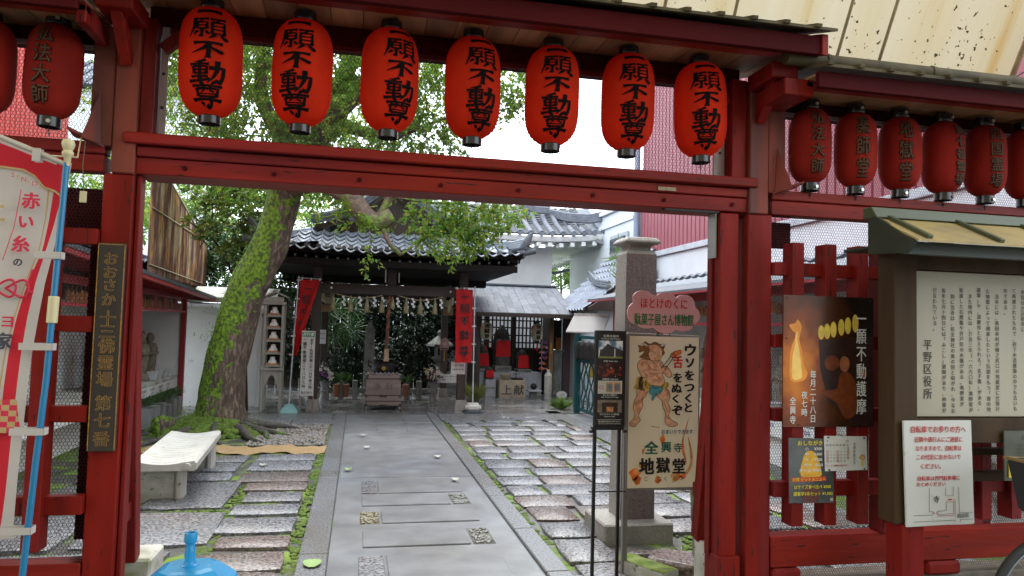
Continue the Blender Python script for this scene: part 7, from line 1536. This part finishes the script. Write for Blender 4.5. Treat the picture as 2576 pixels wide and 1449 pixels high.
t = thing('stone_ball_stand', 'dark stone ball on a small stone table right of the tan basin', 'ornament', (3.92, 15.95, 0)); bx('leg', 3.84, 4.0, 15.9, 16.05, .02, .17, 'greystone', t); bx('table', 3.78, 4.08, 15.8, 16.1, .172, .205, 'paleblue', t); b = MB(); b.lathe([(.002, 0)] + [(.075 * math.sin(a), .072 - .072 * math.cos(a)) for a in np.linspace(.2, 3.0, 10)] + [(0, .145)], 18, (3.92, 15.95, .206)); b.build('ball', M['iron'], t, smooth=1)
t = thing('carved_stone_column', 'short pale textured stone column with a rounded knob, right front of the shed', 'stone column', (4.2, 15.75, 0))
b = MB(); pr = [(.085, .02)]
for k in range(34): pr.append((.082 + .007 * (k % 2), .12 + k * .0125))
pr += [(.075, .56), (.05, .60), (.034, .61), (.04, .64), (.03, .67), (0, .675)]
b.lathe(pr, 14, (4.2, 15.75, 0)); b.build('column', mat('pale_carved_stone', (.42, .40, .35), .75, .25, 40, bump=.8, bscale=50), t, smooth=35)
t = thing('oval_stone', 'flat white oval stone with small characters leaning at the shed post', 'stone', (4.5, 15.7, 0)); b = MB(); b.ext([(4.52 + .125 * math.cos(a), 15.72, .11 + .085 * math.sin(a)) for a in [k * math.pi / 10 for k in range(20)]], (0, .05, 0)); b.build('slab', mat('white_stone', (.6, .6, .56), .6, .08), t, bevel=.015, seg=2)
lettering('一心', .05, M['sumi'], t, (4.52, 15.715, .12))
t = thing('paper_crane_strings', 'hanging strings of colourful folded paper cranes inside the shed post', 'decoration', (4.2, 16.3, .7)); rr = random.Random(8)
cm = [mat('crane_paper', c, .6, .1, bump=0) for c in ((.65, .2, .03), (.4, .03, .08), (.25, .1, .35), (.6, .25, .3), (.1, .08, .3), (.5, .06, .03))]
for i in range(60):
    b = MB(); x = 4.14 + rr.uniform(0, .18); y = 16.32 + rr.uniform(-.05, .05); z = .66 + (i // 10) * .12 + rr.uniform(-.02, .02); s = rr.uniform(.025, .04)
    b.add([(x - s, y, z), (x, y - s, z - s * .4), (x + s, y, z + s * .2), (x, y + s, z - s * .4), (x, y, z + s), (x + s * .4, y - s, z + s * .6)], [(0, 1, 4), (1, 2, 4), (2, 3, 4), (3, 0, 4), (1, 5, 2)]); b.build('paper_crane', cm[(i // 3 + i) % 6], t, recalc=False)
t = thing('ornamental_grass', 'yellow-green tuft of ornamental grass beside the right flag base', 'plant', (2.35, 14.6, 0)); rgf = np.random.RandomState(9); a = rgf.uniform(0, 6.28, 260); leaf_mesh('blades', np.stack([2.42 + .04 * np.cos(a), 14.9 + .04 * np.sin(a), rgf.uniform(.03, .08, 260)], 1), np.stack([np.cos(a) * .7, np.sin(a) * .7, rgf.uniform(.5, 1.8, 260)], 1), .42, .012, mat('grass_yellow', None, .5, bump=0, trans=.3, island=[(.14, .2, .04), (.3, .3, .08), (.2, .26, .06)]), t, rs=9)
t = thing('liriope_tuft', 'round bright green grass clump at the corner of the stone edging', 'plant', (3.92, 13.7, 0)); a = rgf.uniform(0, 6.28, 420); leaf_mesh('blades', np.stack([3.92 + .08 * np.cos(a * 3), 13.7 + .08 * np.sin(a * 2), rgf.uniform(.02, .08, 420)], 1), np.stack([np.cos(a), np.sin(a), rgf.uniform(.3, 1.8, 420)], 1), .25, .012, M['brightleaf'], t, rs=10)
# purple side post, grey pier and orange panel right of the shed
t = thing('side_annex', 'purple brown boarded pier with a small orange panel and grey downpipe beside the shed', 'building', (4.7, 16.6, 0))
bx('boarded_pier', 4.78, 5.02, 16.6, 16.7, .03, 1.95, mat('purple_brown_boards', (.10, .055, .065), .6, .15, 30, (8, 8, .2)), t); bx('grey_pier', 4.52, 4.72, 16.5, 16.7, .03, 1.05, 'greystone', t); bx('pier_cap', 4.49, 4.76, 16.46, 16.74, 1.055, 1.09, 'greystone', t); bx('orange_panel', 4.62, 4.76, 16.7, 16.72, 1.1, 1.38, mat('orange_panel', (.48, .14, .03), .6), t); bx('dark_recess', 4.50, 4.775, 16.75, 16.8, 1.1, 1.8, 'iron', t); bx('fascia', 4.48, 5.1, 16.4, 16.8, 1.95, 2.1, mat('grey_fascia', (.2, .2, .22), .6), t)

M['tile_shade'] = mat('shaded_pan_tile', (.075, .08, .09), .7, .2, 9, bump=.1, spec=.15, rnd=.2)  # valley shade between the round tile rows, put into the pan tile colour
# ================================================================ WHITE STOREHOUSE
ks = thing('white_storehouse', 'white plastered storehouse with a grey round-tiled roof and white rafter ends', 'building', (3.5, 19.5, 0))
bx('wall', 2.2, 5.02, 18.7, 24.5, 0, 3.75, 'plaster', ks, .01)
for i in range(9):
    x = 3.52 + i * .30; b = MB(); b.box(x, x + .11, 18.0, 18.35, 3.70 + .03 * max(0, i - 5), 3.81 + .03 * max(0, i - 5)); b.build('rafter_end', M['white'], ks, bevel=.006)
def kz(x): return .0 + .16 * max(0, (x - 4.3) / 2.1) ** 2.2
b = MB(); b.grid([[(x, 18.0, 3.83 + kz(x)), (x, 17.95, 3.93 + kz(x)), (x, 17.95, 3.96 + kz(x))] for x in np.linspace(1.8, 6.3, 24)]); b.grid([[(x, 18.0, 3.83 + kz(x)), (x, 18.75, 3.83)] for x in np.linspace(1.8, 6.3, 24)]); b.build('eave_cornice', M['white'], ks, smooth=40)
b = MB(); b.grid([[(x, 17.93, 3.98 + kz(x)), (x, 18.6, 4.30 + kz(x) * .8), (x, 19.6, 4.95 + kz(x) * .5)] for x in np.linspace(1.8, 6.3, 24)]); b.build('roof_bed', M['tile'], ks)
for i in range(16):
    x = 1.95 + i * .285; b = MB(); top = min(1, max(.18, (6.45 - x) / 1.6)); P = [(x + (0), 17.9, 4.02 + kz(x)), (x, 18.6, 4.35 + kz(x) * .8), (x, 19.6, 5.0 + kz(x) * .5)]
    q = P[1] if x < 5.3 else tuple(a + (c - a) * top for a, c in zip(P[0], P[1])); pts = P if x < 5.3 else [P[0], tuple((a + c) / 2 for a, c in zip(P[0], q)), q]
    b.tube(pts, .075, 10); b.build('round_tile_row', M['tile'], ks, smooth=60)
    b = MB(); b.tube([(x, 17.905, 4.02 + kz(x)), (x, 17.88, 4.02 + kz(x))], .062, 14); b.build('end_disc', M['tile'], ks, smooth=50)
    if x < 5.7:
        for j in range(14):
            t_ = j / 13; y = 17.98 + t_ * 1.55; z = np.interp(y, [17.93, 18.6, 19.6], [3.99 + kz(x), 4.31 + kz(x) * .8, 4.96 + kz(x) * .5])
            tile_at(ks, None, 0, 0, 0, 0) if False else None
            if i < 15:
                if j == 0 and i == 0:
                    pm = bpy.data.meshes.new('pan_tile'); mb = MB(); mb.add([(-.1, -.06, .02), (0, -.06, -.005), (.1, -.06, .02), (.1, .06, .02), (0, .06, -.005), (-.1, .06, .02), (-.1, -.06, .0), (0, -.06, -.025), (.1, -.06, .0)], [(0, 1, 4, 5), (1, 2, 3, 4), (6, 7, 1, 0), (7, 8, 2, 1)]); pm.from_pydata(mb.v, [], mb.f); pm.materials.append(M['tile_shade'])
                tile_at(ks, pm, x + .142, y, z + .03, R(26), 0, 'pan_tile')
# curved corner ridge with ogre tile
b = MB()
for k in range(5): b.tube([(4.95, 19.2, 4.70 + k * .04), (5.4, 18.7, 4.52 + k * .042), (5.9, 18.3, 4.44 + k * .045), (6.3, 18.05, 4.50 + k * .05), (6.48, 17.95, 4.56 + k * .055)], .045, 8)
b.build('corner_ridge', M['tile'], ks, smooth=60)
b = MB(); b.tube([(6.45, 17.95, 4.42), (6.5, 17.9, 4.62), (6.56, 17.88, 4.86), (6.6, 17.86, 4.95)], [.13, .12, .07, .03], 8); b.tube([(6.3, 17.95, 4.28), (6.62, 17.85, 4.34)], .07, 12)
for q in range(9): a = q * .7; b.tube([(6.5 + .08 * math.cos(a), 17.85, 4.60 + .13 * math.sin(a)), (6.5 + .13 * math.cos(a), 17.82, 4.60 + .17 * math.sin(a))], [.03, .01], 5)
b.build('ogre_tile', M['tile'], ks, smooth=50)
b = MB()
for k in range(4): b.tube([(4.2, 19.1, 4.88 + k * .04), (4.6, 18.95, 4.74 + k * .04), (4.95, 18.85, 4.72 + k * .04)], .045, 8)
b.build('corner_ridge', M['tile'], ks, smooth=60)
# the eave down the right side, with gutter hooks and downpipe bracket
b = MB(); b.grid([[(6.35, y, 3.84 + .12 * max(0, (20 - y) / 2) ** 2), (5.02, y, 3.80)] for y in np.linspace(18.0, 24.5, 12)]); b.build('side_soffit', M['plaster'], ks)
for i in range(22):
    y = 18.3 + i * .28; b = MB(); b.tube([(6.3, y, 3.93), (6.42, y, 3.90)], .07, 8); b.build('end_disc', M['tile'], ks, smooth=50); bx('rafter_end', 6.2, 6.32, y - .05, y + .05, 3.72, 3.82, 'white', ks, 0)
    b = MB(); b.tube([(6.4 + .0, y, 3.78), (6.5, y, 3.72), (6.5, y, 3.62), (6.4, y, 3.60)], .010, 5); b.build('gutter_hook', M['iron'], ks)
b = MB(); b.tube([(6.44, 18.1, 3.80), (6.44, 24.5, 3.66)], .05, 8); b.tube([(6.44, 21.6, 3.68), (6.44, 21.6, 3.45), (6.1, 22.2, 3.36), (5.1, 22.4, 3.36)], .05, 8); b.build('gutter', mat('dark_gutter', (.07, .075, .085), .4), ks, smooth=60)
b = MB(); b.beam((6.0, 17.98, 3.93), (6.42, 17.92, 3.80), .05, .09); b.build('corner_bracket', mat('bronze_bracket', (.2, .2, .2), .5), ks)

# ================================================================ WHITE BUILDING WITH RED SIDING (right)
rbld = thing('red_sided_building', 'tall white building with red ribbed metal siding on its upper storey, beyond the right gallery', 'building', (6.4, 12, 0))
M['siding'] = mat('red_ribbed_siding', (.26, .055, .075), .5, .06, 2, bump=.05); M['sidinglt'] = mat('white_wall_cladding', (.62, .64, .68), .5, .05, 2, bump=.05)
bx('lower_wall', 6.22, 12, 5.0, 15.6, 0, 3.18, 'sidinglt', rbld, 0); bx('upper_wall', 6.30, 12, 5.0, 15.5, 3.3, 9.5, mat('dark_red_backing', (.2, .03, .04), .5), rbld, 0)
n = 58
for i in range(n):
    y = 5.0 + i * .181; b = MB(); b.ext([(6.295, y + .006, 3.32), (6.26, y + .02, 3.32), (6.26, y + .155, 3.32), (6.295, y + .17, 3.32)], (0, 0, 6.1)); b.build('siding_panel', M['siding'], rbld)
bx('flashing', 6.16, 6.32, 5.0, 15.6, 3.19, 3.30, mat('grey_flashing', (.42, .44, .48), .5), rbld)
b = MB(); b.tube([(6.2, 15.66, 0), (6.2, 15.66, 9)], .07, 10); b.build('downpipe', mat('blue_grey_pipe', (.2, .23, .32), .4), rbld, smooth=60)
bx('rear_wing', 6.2, 12, 15.8, 21, 0, 4.55, 'sidinglt', rbld); bx('wing_coping', 6.12, 12, 15.75, 21.05, 4.56, 4.66, 'sidinglt', rbld); bx('wing_band', 6.16, 6.2, 15.8, 21, 4.2, 4.28, 'sidinglt', rbld)
bx('window_frame', 6.14, 6.19, 16.1, 17.3, 2.9, 3.95, mat('grey_window_frame', (.35, .37, .4), .4), rbld); bx('window_pane', 6.10, 6.135, 16.2, 17.2, 3.0, 3.85, mat('dark_glass', (.05, .06, .08), .1), rbld, 0)
# a far pale roof seen through the upper wire on the right
t = thing('far_white_building', 'pale building edge with a sloping roof line seen behind the right lanterns', 'building', (9, 7, 0))
bx('wall', 7.4, 12, 3.8, 4.9, 0, 3.4, 'sidinglt', t)

# ================================================================ GALLERIES with hanging wooden tags
M['galred'] = mat('gallery_red_wood', (.27, .02, .025), .5, .2, 8, WD, .15); M['galpink'] = mat('bright_red_rail', (.46, .03, .06), .4, .1, bump=.05); M['galwhite'] = mat('gallery_white_wall', (.80, .80, .80), .6, .08, 2, bump=.05, col3=(.4, .4, .4), s3=5, t3=.7, w3=.05)
M['tagwood'] = mat('votive_tag_wood', (.26, .10, .035), .6, .3, 30, rnd=.35); M['roofslab'] = mat('dark_roof_felt', (.055, .06, .068), .55, .2, 8)
def votive_tags(par, s, x, y0, y1, ztop, group):
    y = y0; k = 0
    while y < y1:
        z = ztop - .02 - (k % 3) * .012; w = .05
        b = MB(); b.ext([(x, y - w, z - .17), (x, y + w, z - .17), (x, y + w, z - .06), (x, y, z - .03), (x, y - w, z - .06)], (s * .012, 0, 0)); b.tube([(x, y, z - .05), (x, y, z + .03)], .003, 4)
        b.build('votive_tag', M['tagwood'], par); y += .125; k += 1
def standing_buddha(label, x, y, z, s, h=.78, ped=True):
    t = thing('stone_buddha', label, 'statue', (x, y, z)); mm = M['oldstone']
    b = MB(); w = .20; P = []
    for q in np.linspace(0, 1, 12): P.append((w * (1 - .25 * q) * (1 if q < .72 else max(.02, (1 - ((q - .72) / .28) ** 2)) ** .5 * .96), h * q))
    b.ext([(x + s * .10, y - a, z + c) for a, c in P] + [(x + s * .10, y + a, z + c) for a, c in P[::-1]], (s * .05, 0, 0)); b.build('boat_halo', mm, t)
    b = MB(); b.lathe([(.13, 0), (.12, .05), (.085, .08), (.10, .2), (.11, .36), (.12, .45), (.09, .52), (.04, .54), (.055, .57), (.06, .62), (.04, .68), (0, .70)], 14, (x, y, z)); b.build('figure', mm, t, smooth=50)
    for d in (-1, 1):
        b = MB(); b.tube([(x - s * .02, y + d * .10, z + .46), (x - s * .07, y + d * .12, z + .36), (x - s * .11, y + d * .03, z + .38)], [.035, .032, .022], 7); b.build('arm', mm, t, smooth=1)
    if ped: bx('pedestal', x - .13, x + .13, y - .15, y + .15, z - .03, z, mm, t)
    return t
M['oldstone'] = mat('brown_grey_old_stone', (.20, .165, .13), .8, .3, 14, bump=.5); 
# left gallery
gl = thing('left_gallery', 'open red framed gallery with white inner wall and dark sloping roof on the left', 'gallery', (-3.1, 11, 0))
bx('back_wall', -3.75, -3.70, 4.6, 13.4, 0, 2.3, 'galwhite', gl, 0); bx('end_wall', -3.70, -2.95, 13.32, 13.36, 0, 1.72, 'galwhite', gl, 0)
for y in (13.28, 6.2): bx('post', -2.97, -2.89, y, y + .09, 0 if y > 5 else 0, 2.0, 'galred', gl)
bx('rail', -2.95, -2.90, 4.6, 13.36, 1.70, 1.735, 'galpink', gl, .004); bx('head_beam', -2.96, -2.89, 4.6, 13.4, 1.93, 2.02, 'galred', gl)
for y in (12.55, 11.9, 11.35, 10.6, 9.9, 9.2): bx('infill_panel', -2.945, -2.915, y, y + .22, 1.736, 1.925, 'galred', gl)
b = MB(); b.ext([(-2.52, 4.5, 2.30), (-2.52, 4.5, 2.345), (-3.8, 4.5, 2.41), (-3.8, 4.5, 2.36)], (0, 9.35, -.335)); b.build('roof', M['roofslab'], gl)
b = MB(); b.ext([(-2.57, 4.5, 2.25), (-2.53, 4.5, 2.25), (-2.53, 4.5, 2.298), (-2.57, 4.5, 2.298)], (0, 9.35, -.335)); b.build('eave_fascia', M['galred'], gl)
for i in range(34): b = MB(); y = 4.7 + i * .27; b.beam((-2.58, y, 2.27 - (y - 4.5) * .0358), (-3.6, y, 2.33 - (y - 4.5) * .0358), .04, .05); b.build('rafter', M['galred'], gl)
votive_tags(gl, 1, -2.93, 8.2, 13.2, 1.93, None)
sh = thing('statue_shelf', 'long stone shelf with white name plates along the left gallery wall', 'shelf', (-3.4, 10, 0)); bx('slab', -3.68, -2.98, 4.8, 13.9 - .6, .585, .64, 'concrete', sh); bx('name_strip', -3.0, -2.975, 4.8, 13.3, .44, .58, 'whiteprint', sh, .002); bx('front_wall', -3.6, -3.3, 4.8, 13.3, 0, .58, 'galwhite', sh, 0)
for i in range(10): lettering('第%s番霊場' % '一二三四五六七八九十'[i], .05, M['blacktext'], sh, (-2.970, 8.6 + i * .45, .535), False, 0, rz=math.pi / 2); lettering('全興寺', .04, M['blacktext'], sh, (-2.970, 8.6 + i * .45, .475), False, 0, rz=math.pi / 2)
for i, y in enumerate((12.55, 12.1, 11.55, 11.0, 10.4)): standing_buddha('brown stone buddha relief on the left shelf, %s' % ('farthest from the gate', 'second from the far end', 'third from the far end', 'fourth from the far end', 'nearest the gate')[i], -3.22, y - .1, .67, -1, .72)
M['plasticw'] = mat('white_plastic_tub', (.62, .63, .65), .4, .05, bump=0)
def tub(label, x, y, z, r=.07, h=.13, m='plasticw', name='plastic_tub', cat='tub'):
    b = MB(); b.add([(x + sx * r * f, y + sy * r * f, z + q) for f, q in ((.75, 0), (1, h), (1.12, h), (1.12, h - .012)) for sx, sy in ((-1, -1), (1, -1), (1, 1), (-1, 1))], [(i * 4 + k, i * 4 + (k + 1) % 4, (i + 1) * 4 + (k + 1) % 4, (i + 1) * 4 + k) for i in range(3) for k in range(4)] + [(0, 3, 2, 1)]); return tag(b.build(name, M[m], None, bevel=.003), label, cat)
for i, y in enumerate((13.0, 12.7, 12.4, 12.1)): tub('white plastic offering tub on the left shelf, %s' % ('farthest back', 'third from the gate', 'second from the gate', 'nearest the gate')[i], -3.08, y, .642)
for i, y in enumerate((13.05, 12.72, 12.42, 12.05, 11.7, 11.3)):
    nm = ('farthest from the gate', 'second farthest', 'third farthest', 'fourth farthest', 'second nearest the gate', 'nearest the gate')[i]
    t = thing('planter', 'square concrete planter of spiky pine seedlings, %s in the left row' % nm, 'planter', (-2.93, y, 0), 'concrete planters along the left gallery'); bx('pot', -3.03, -2.86, y - .1, y + .1, 0, .30 if i != 2 else .24, mat('grey_planter', (.25, .25, .25), .7, .15) if i == 0 else bpy.data.materials['grey_planter'], t, .008)
    rgf = np.random.RandomState(60 + i); a = rgf.uniform(0, 6.28, 130); rr_ = rgf.uniform(0, .06, 130); leaf_mesh('needles', np.stack([-2.94 + rr_ * np.cos(a), y + rr_ * np.sin(a), .30 + rgf.uniform(0, .12, 130)], 1), np.stack([np.cos(a), np.sin(a), rgf.uniform(-.1, 1.2, 130)], 1), .16, .007, M['palm'], t, rs=60 + i)
# white wall behind the tree
ww = thing('white_garden_wall', 'white wall with a rounded coping between the left gallery and the hall', 'wall', (-2.2, 14, 0))
bx('wall', -3.7, -1.62, 14.0, 14.1, 0, 1.72, 'galwhite', ww, 0); b = MB(); b.tube([(-3.7, 13.97, 1.80), (-1.55, 13.97, 1.80)], .10, 12); b.build('coping_roll', M['galwhite'], ww, smooth=60); bx('coping_slab', -3.0, -1.5, 13.9, 14.6, 1.92, 2.0, 'concrete', ww); b = MB(); b.ext([(-3.0, 14.0, 2.0), (-1.5, 14.0, 2.0), (-1.5, 14.6, 2.2), (-3.0, 14.6, 2.2)], (0, .02, .02)); b.build('coping_slope', M['concrete'], ww)
bx('pilaster', -1.80, -1.72, 13.93, 13.99, 0, 1.7, 'galwhite', ww, .004)
# rusty corrugated sheet wall
M['rust'] = mat('rusty_corrugated_iron', (.50, .38, .24), .6, .5, 12, (1, 2.2, .45), .3, 40, col2=(.17, .075, .055), s2=1.5, t2=.47, w2=.04, col3=(.44, .22, .08), s3=3.2, t3=.56, w3=.04)
rw = thing('rusty_sheet_wall', 'tall rusty corrugated iron wall with a ragged lower edge above the left gallery roof', 'wall', (-3.2, 14, 2.2))
for i in range(6):
    y0_ = 12.0 + i * .72; b = MB(); rr = random.Random(i); N = 110
    top = 3.95 + (.16 * i if i < 3 else .2 - .25 * (i - 2)); P = []
    for k in range(N + 1):
        y = y0_ + .74 * k / N; x = -3.2 + .02 * math.sin(k * 2 * math.pi / 6.1); zb = 2.28 - (.0) + (rr.uniform(-.03, .03) if i > 2 else 0) + (.18 if i in (3,) and k % 9 < 4 else 0)
        tp = 4.1 - .42 * max(0, (y - 12.2)) * .55
        P.append([(x, y, zb), (x, y, (zb + tp) / 2), (x, y, tp)])
    b.grid(P); b.build('iron_sheet', M['rust'], rw, smooth=60, recalc=False)
for z, a, c in ((2.42, 12.0, 16.2), (3.3, 12.0, 16.2)):
    b = MB(); b.tube([(-3.17, a, z), (-3.17, c, z - .1)], .012, 6); b.build('rail_pipe', M['straw'], rw)
b = MB(); b.beam((-3.19, 12.0, 4.14), (-3.19, 16.3, 3.14), .04, .03); b.build('top_rail', M['straw'], rw)
t = thing('old_tiled_roof', 'patchy old grey tiled roof behind the rusty corrugated wall', 'roof', (-4.4, 12, 2.6))
for j in range(6):
    for i in range(20): tile_at(t, TM, -3.35 - j * .22, 9.2 + i * .21, 2.52 + j * .09 + .02 * math.sin(i), R(20), math.pi / 2)
b = MB(); b.ext([(-3.3, 9.0, 2.0), (-3.3, 9.0, 2.45), (-4.8, 9.0, 3.0), (-4.8, 9.0, 2.0)], (0, 4.4, 0)); b.build('roof_body', M['darkwood'], t); bx('roof_body', -3.9, -3.22, 9.0, 16.2, 1.8, 2.34, 'darkwood', t)
# red ribbed wall outside the left bay
t = thing('left_red_house', 'red ribbed metal wall of a neighbouring house behind the left lantern', 'building', (-4.2, 7, 0)); bx('wall', -7, -4.05, 5.2, 11, 0, 7, mat('red_backing', (.3, .02, .02), .5), t, 0)
for i in range(48): b = MB(); y = 5.2 + i * .12; b.ext([(-4.05, y + .004, 2.3), (-4.02, y + .02, 2.3), (-4.02, y + .10, 2.3), (-4.05, y + .116, 2.3)], (0, 0, 4.6)); b.build('siding_panel', mat('bright_red_siding', (.62, .045, .035), .5, .08, 2) if i == 0 else bpy.data.materials['bright_red_siding'], t)
t = thing('far_grey_roofs', 'pale grey tiled house roof seen through the wire at the upper left', 'building', (-7, 27, 0)); b = MB(); b.ext([(-12, 26, 9.3), (-12, 29, 11.0), (-12, 32, 9.3)], (6.4, 0, 0)); b.build('roof', M['tile'], t); bx('wall', -11.6, -6.0, 26.5, 31.5, 0, 9.25, 'sidinglt', t)
for i in range(16):
    b = MB(); b.tube([(-12 + i * .4, 25.95, 9.32), (-12 + i * .4, 28.95, 11.03)], .07, 6); b.build('tile_row', M['tile'], t)
# right gallery
gr = thing('right_gallery', 'open red framed gallery with white wall and tiled ridge roof on the right', 'gallery', (4.9, 11, 0))
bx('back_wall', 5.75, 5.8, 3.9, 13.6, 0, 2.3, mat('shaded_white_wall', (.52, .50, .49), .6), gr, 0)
for y in (13.4, 11.3, 9.0, 6.9, 4.9): bx('post', 4.88, 4.96, y, y + .09, 0, 2.1, 'galred', gr)
bx('rail', 4.90, 4.94, 3.9, 13.5, 1.70, 1.735, 'galpink', gr, .004); bx('head_beam', 4.88, 4.96, 3.9, 13.5, 2.06, 2.16, 'galred', gr)
b = MB(); b.ext([(4.42, 3.8, 2.16), (4.42, 3.8, 2.19), (5.0, 3.8, 2.35), (5.0, 3.8, 2.30)], (0, 9.9, 0)); b.build('roof_slope', M['shingle'], gr); bx('ridge_wall', 5.0, 5.08, 3.8, 13.7, 2.2, 2.42, 'sidinglt', gr, 0)
b = MB(); b.ext([(4.42, 3.8, 2.13), (4.42, 3.8, 2.158), (5.9, 3.8, 2.3), (5.9, 3.8, 2.27)], (0, 9.9, 0)); b.build('soffit', M['galred'], gr)
for i in range(40):
    y = 3.9 + i * .245; b = MB(); b.tube([(5.02, y, 2.44), (5.02, y + .11, 2.475), (5.02, y + .235, 2.44)], .028, 6); b.build('ridge_tile', M['tile'], gr, smooth=60)
votive_tags(gr, 1, 4.92, 4.2, 13.3, 2.05, None)
sh = thing('statue_shelf', 'stone shelf with white name plates along the right gallery', 'shelf', (5.2, 9, 0)); bx('slab', 5.0, 5.6, 3.9, 13.2, .56, .62, 'concrete', sh); bx('name_strip', 4.975, 4.995, 3.9, 13.2, .36, .55, 'whiteprint', sh, .002); bx('front_wall', 5.05, 5.5, 3.9, 13.2, 0, .56, 'galwhite', sh, 0)
for i in range(12): lettering('第二十%s番霊場' % '一二三四五六七八九十一二'[i], .06, mat('plate_blue_ink', (.1, .13, .3), .5, bump=0) if i == 0 else bpy.data.materials['plate_blue_ink'], sh, (4.972, 4.6 + i * .72, .495), False, 0, rz=-math.pi / 2); lettering('兵庫 清水寺', .045, bpy.data.materials['plate_blue_ink'], sh, (4.972, 4.6 + i * .72, .42), False, 0, rz=-math.pi / 2)
for i, y in enumerate((10.55, 10.12, 9.0, 8.3, 7.6, 6.8)):
    standing_buddha('grey stone buddha with a pointed halo on the right shelf, %s' % ('left one beside the signboard', 'nearest the red gate stay', 'third from the far end', 'third from the gate', 'second from the gate', 'nearest the gate')[i], 5.3, y, .66, 1, .95)
for i, y in enumerate((10.15, 9.6, 8.9, 8.2, 7.4)): tub('white plastic offering tub on the right shelf, %s' % ('farthest back', 'second farthest', 'third', 'second nearest the gate', 'nearest the gate')[i], 5.08, y, .622, .085)
# low tiled house roofs behind the green gate
t = thing('low_tiled_house', 'low house with a sweeping grey tiled roof behind the green gate', 'building', (6, 17, 0))
for j in range(9):
    for i in range(14): tile_at(t, TM, 4.72 + j * .17, 14.6 + i * .21, 2.10 + j * .10 + .006 * j * j, R(30), -math.pi / 2)
b = MB(); b.ext([(4.68, 14.4, 2.0), (6.15, 14.4, 2.0), (6.15, 14.4, 2.95), (4.68, 14.4, 2.06)], (0, 3.4, 0)); b.build('roof_body', M['darkwood'], t); 
b = MB()
for k in range(3): b.tube([(5.15, 14.5, 2.50 + k * .05), (5.3, 15.8, 2.62 + k * .05), (5.7, 17.6, 2.95 + k * .05)], .04, 6)
b.build('ridge', M['tile'], t, smooth=60); bx('wall', 4.95, 6.1, 14.6, 17.6, 0, 2.05, 'sidinglt', t, 0)
fan_palm('fan_palm', 'yellow-green palm fronds showing behind the top of the stone pillar', [(4.55, 12.1, 2.75), (4.62, 12.3, 2.45), (4.5, 12.2, 2.9)], (4.75, 12.4, 2.2), (4.75, 12.4, 0), .42, 'brightleaf', 8)
# awning and green iron gate
t = thing('cream_awning', 'small cream awning with a scalloped upper edge over the green gate', 'awning', (4.2, 13.3, 1.5)); b = MB(); b.ext([(4.03, 13.3, 1.86), (3.80, 13.05, 1.55), (3.80, 13.05, 1.53), (4.03, 13.3, 1.83)], (.72, 0, 0)); b.build('canvas', M['cloth_w'], t)
for i in range(22): bx('edge_tab', 4.03 + i * .032, 4.052 + i * .032, 13.285, 13.3, 1.86, 1.90, 'cloth_w', t, 0)
M['teal'] = mat('dark_teal_iron', (.01, .075, .085), .4, .15, 8, bump=.1)
gg = thing('green_iron_gate', 'dark teal wrought iron gate with swirling bars and small black roof, open beside the gallery', 'gate', (4.1, 13.0, 0))
bx('gate_post', 4.02, 4.12, 13.1, 13.2, 0, 1.5, 'teal', gg); bx('gate_post', 4.16, 4.24, 11.2, 11.28, 0, 1.5, 'teal', gg)
for z in (.08, .98, 1.42): bx('gate_rail', 4.08, 4.13, 11.28, 13.1, z, z + .06, 'teal', gg)
b = MB()
for i in range(6):
    y = 11.5 + i * .3
    b.tube([(4.1, y + .13 * math.sin(t_ * 6.3 + i), .12 + .86 * t_) for t_ in np.linspace(0, 1, 14)], .016, 6); b.tube([(4.1, y - .13 * math.sin(t_ * 6.3 + i), .12 + .86 * t_) for t_ in np.linspace(0, 1, 14)], .014, 6)
b.build('swirl_bars', M['teal'], gg, smooth=1)
for i in range(5): b = MB(); b.lathe([(.14, 1.05), (.15, 1.12), (.12, 1.2), (.14, 1.28), (.10, 1.36), (0, 1.38)], 12, (4.1, 11.5 + i * .36, 0)); b.build('black_finial', M['iron'], gg, smooth=50)
t = thing('yellow_board', 'bright yellow board behind the bars of the green gate', 'sign', (4.5, 12.9, .6)); bx('board', 4.42, 4.66, 13.5, 13.53, .66, 1.06, mat('yellow_paint', (.65, .42, .01), .5), t)
t = thing('drain_grating', 'dark metal drain grating crossing the paving right of the gate', 'grating', (3.6, 4.9, 0)); 
for i in range(30): bx('grate_bar', 3.0 + i * .05, 3.02 + i * .05, 5.2 - i * .0 + .0, 5.36, .012, .03, 'iron', t, 0)
# stop here
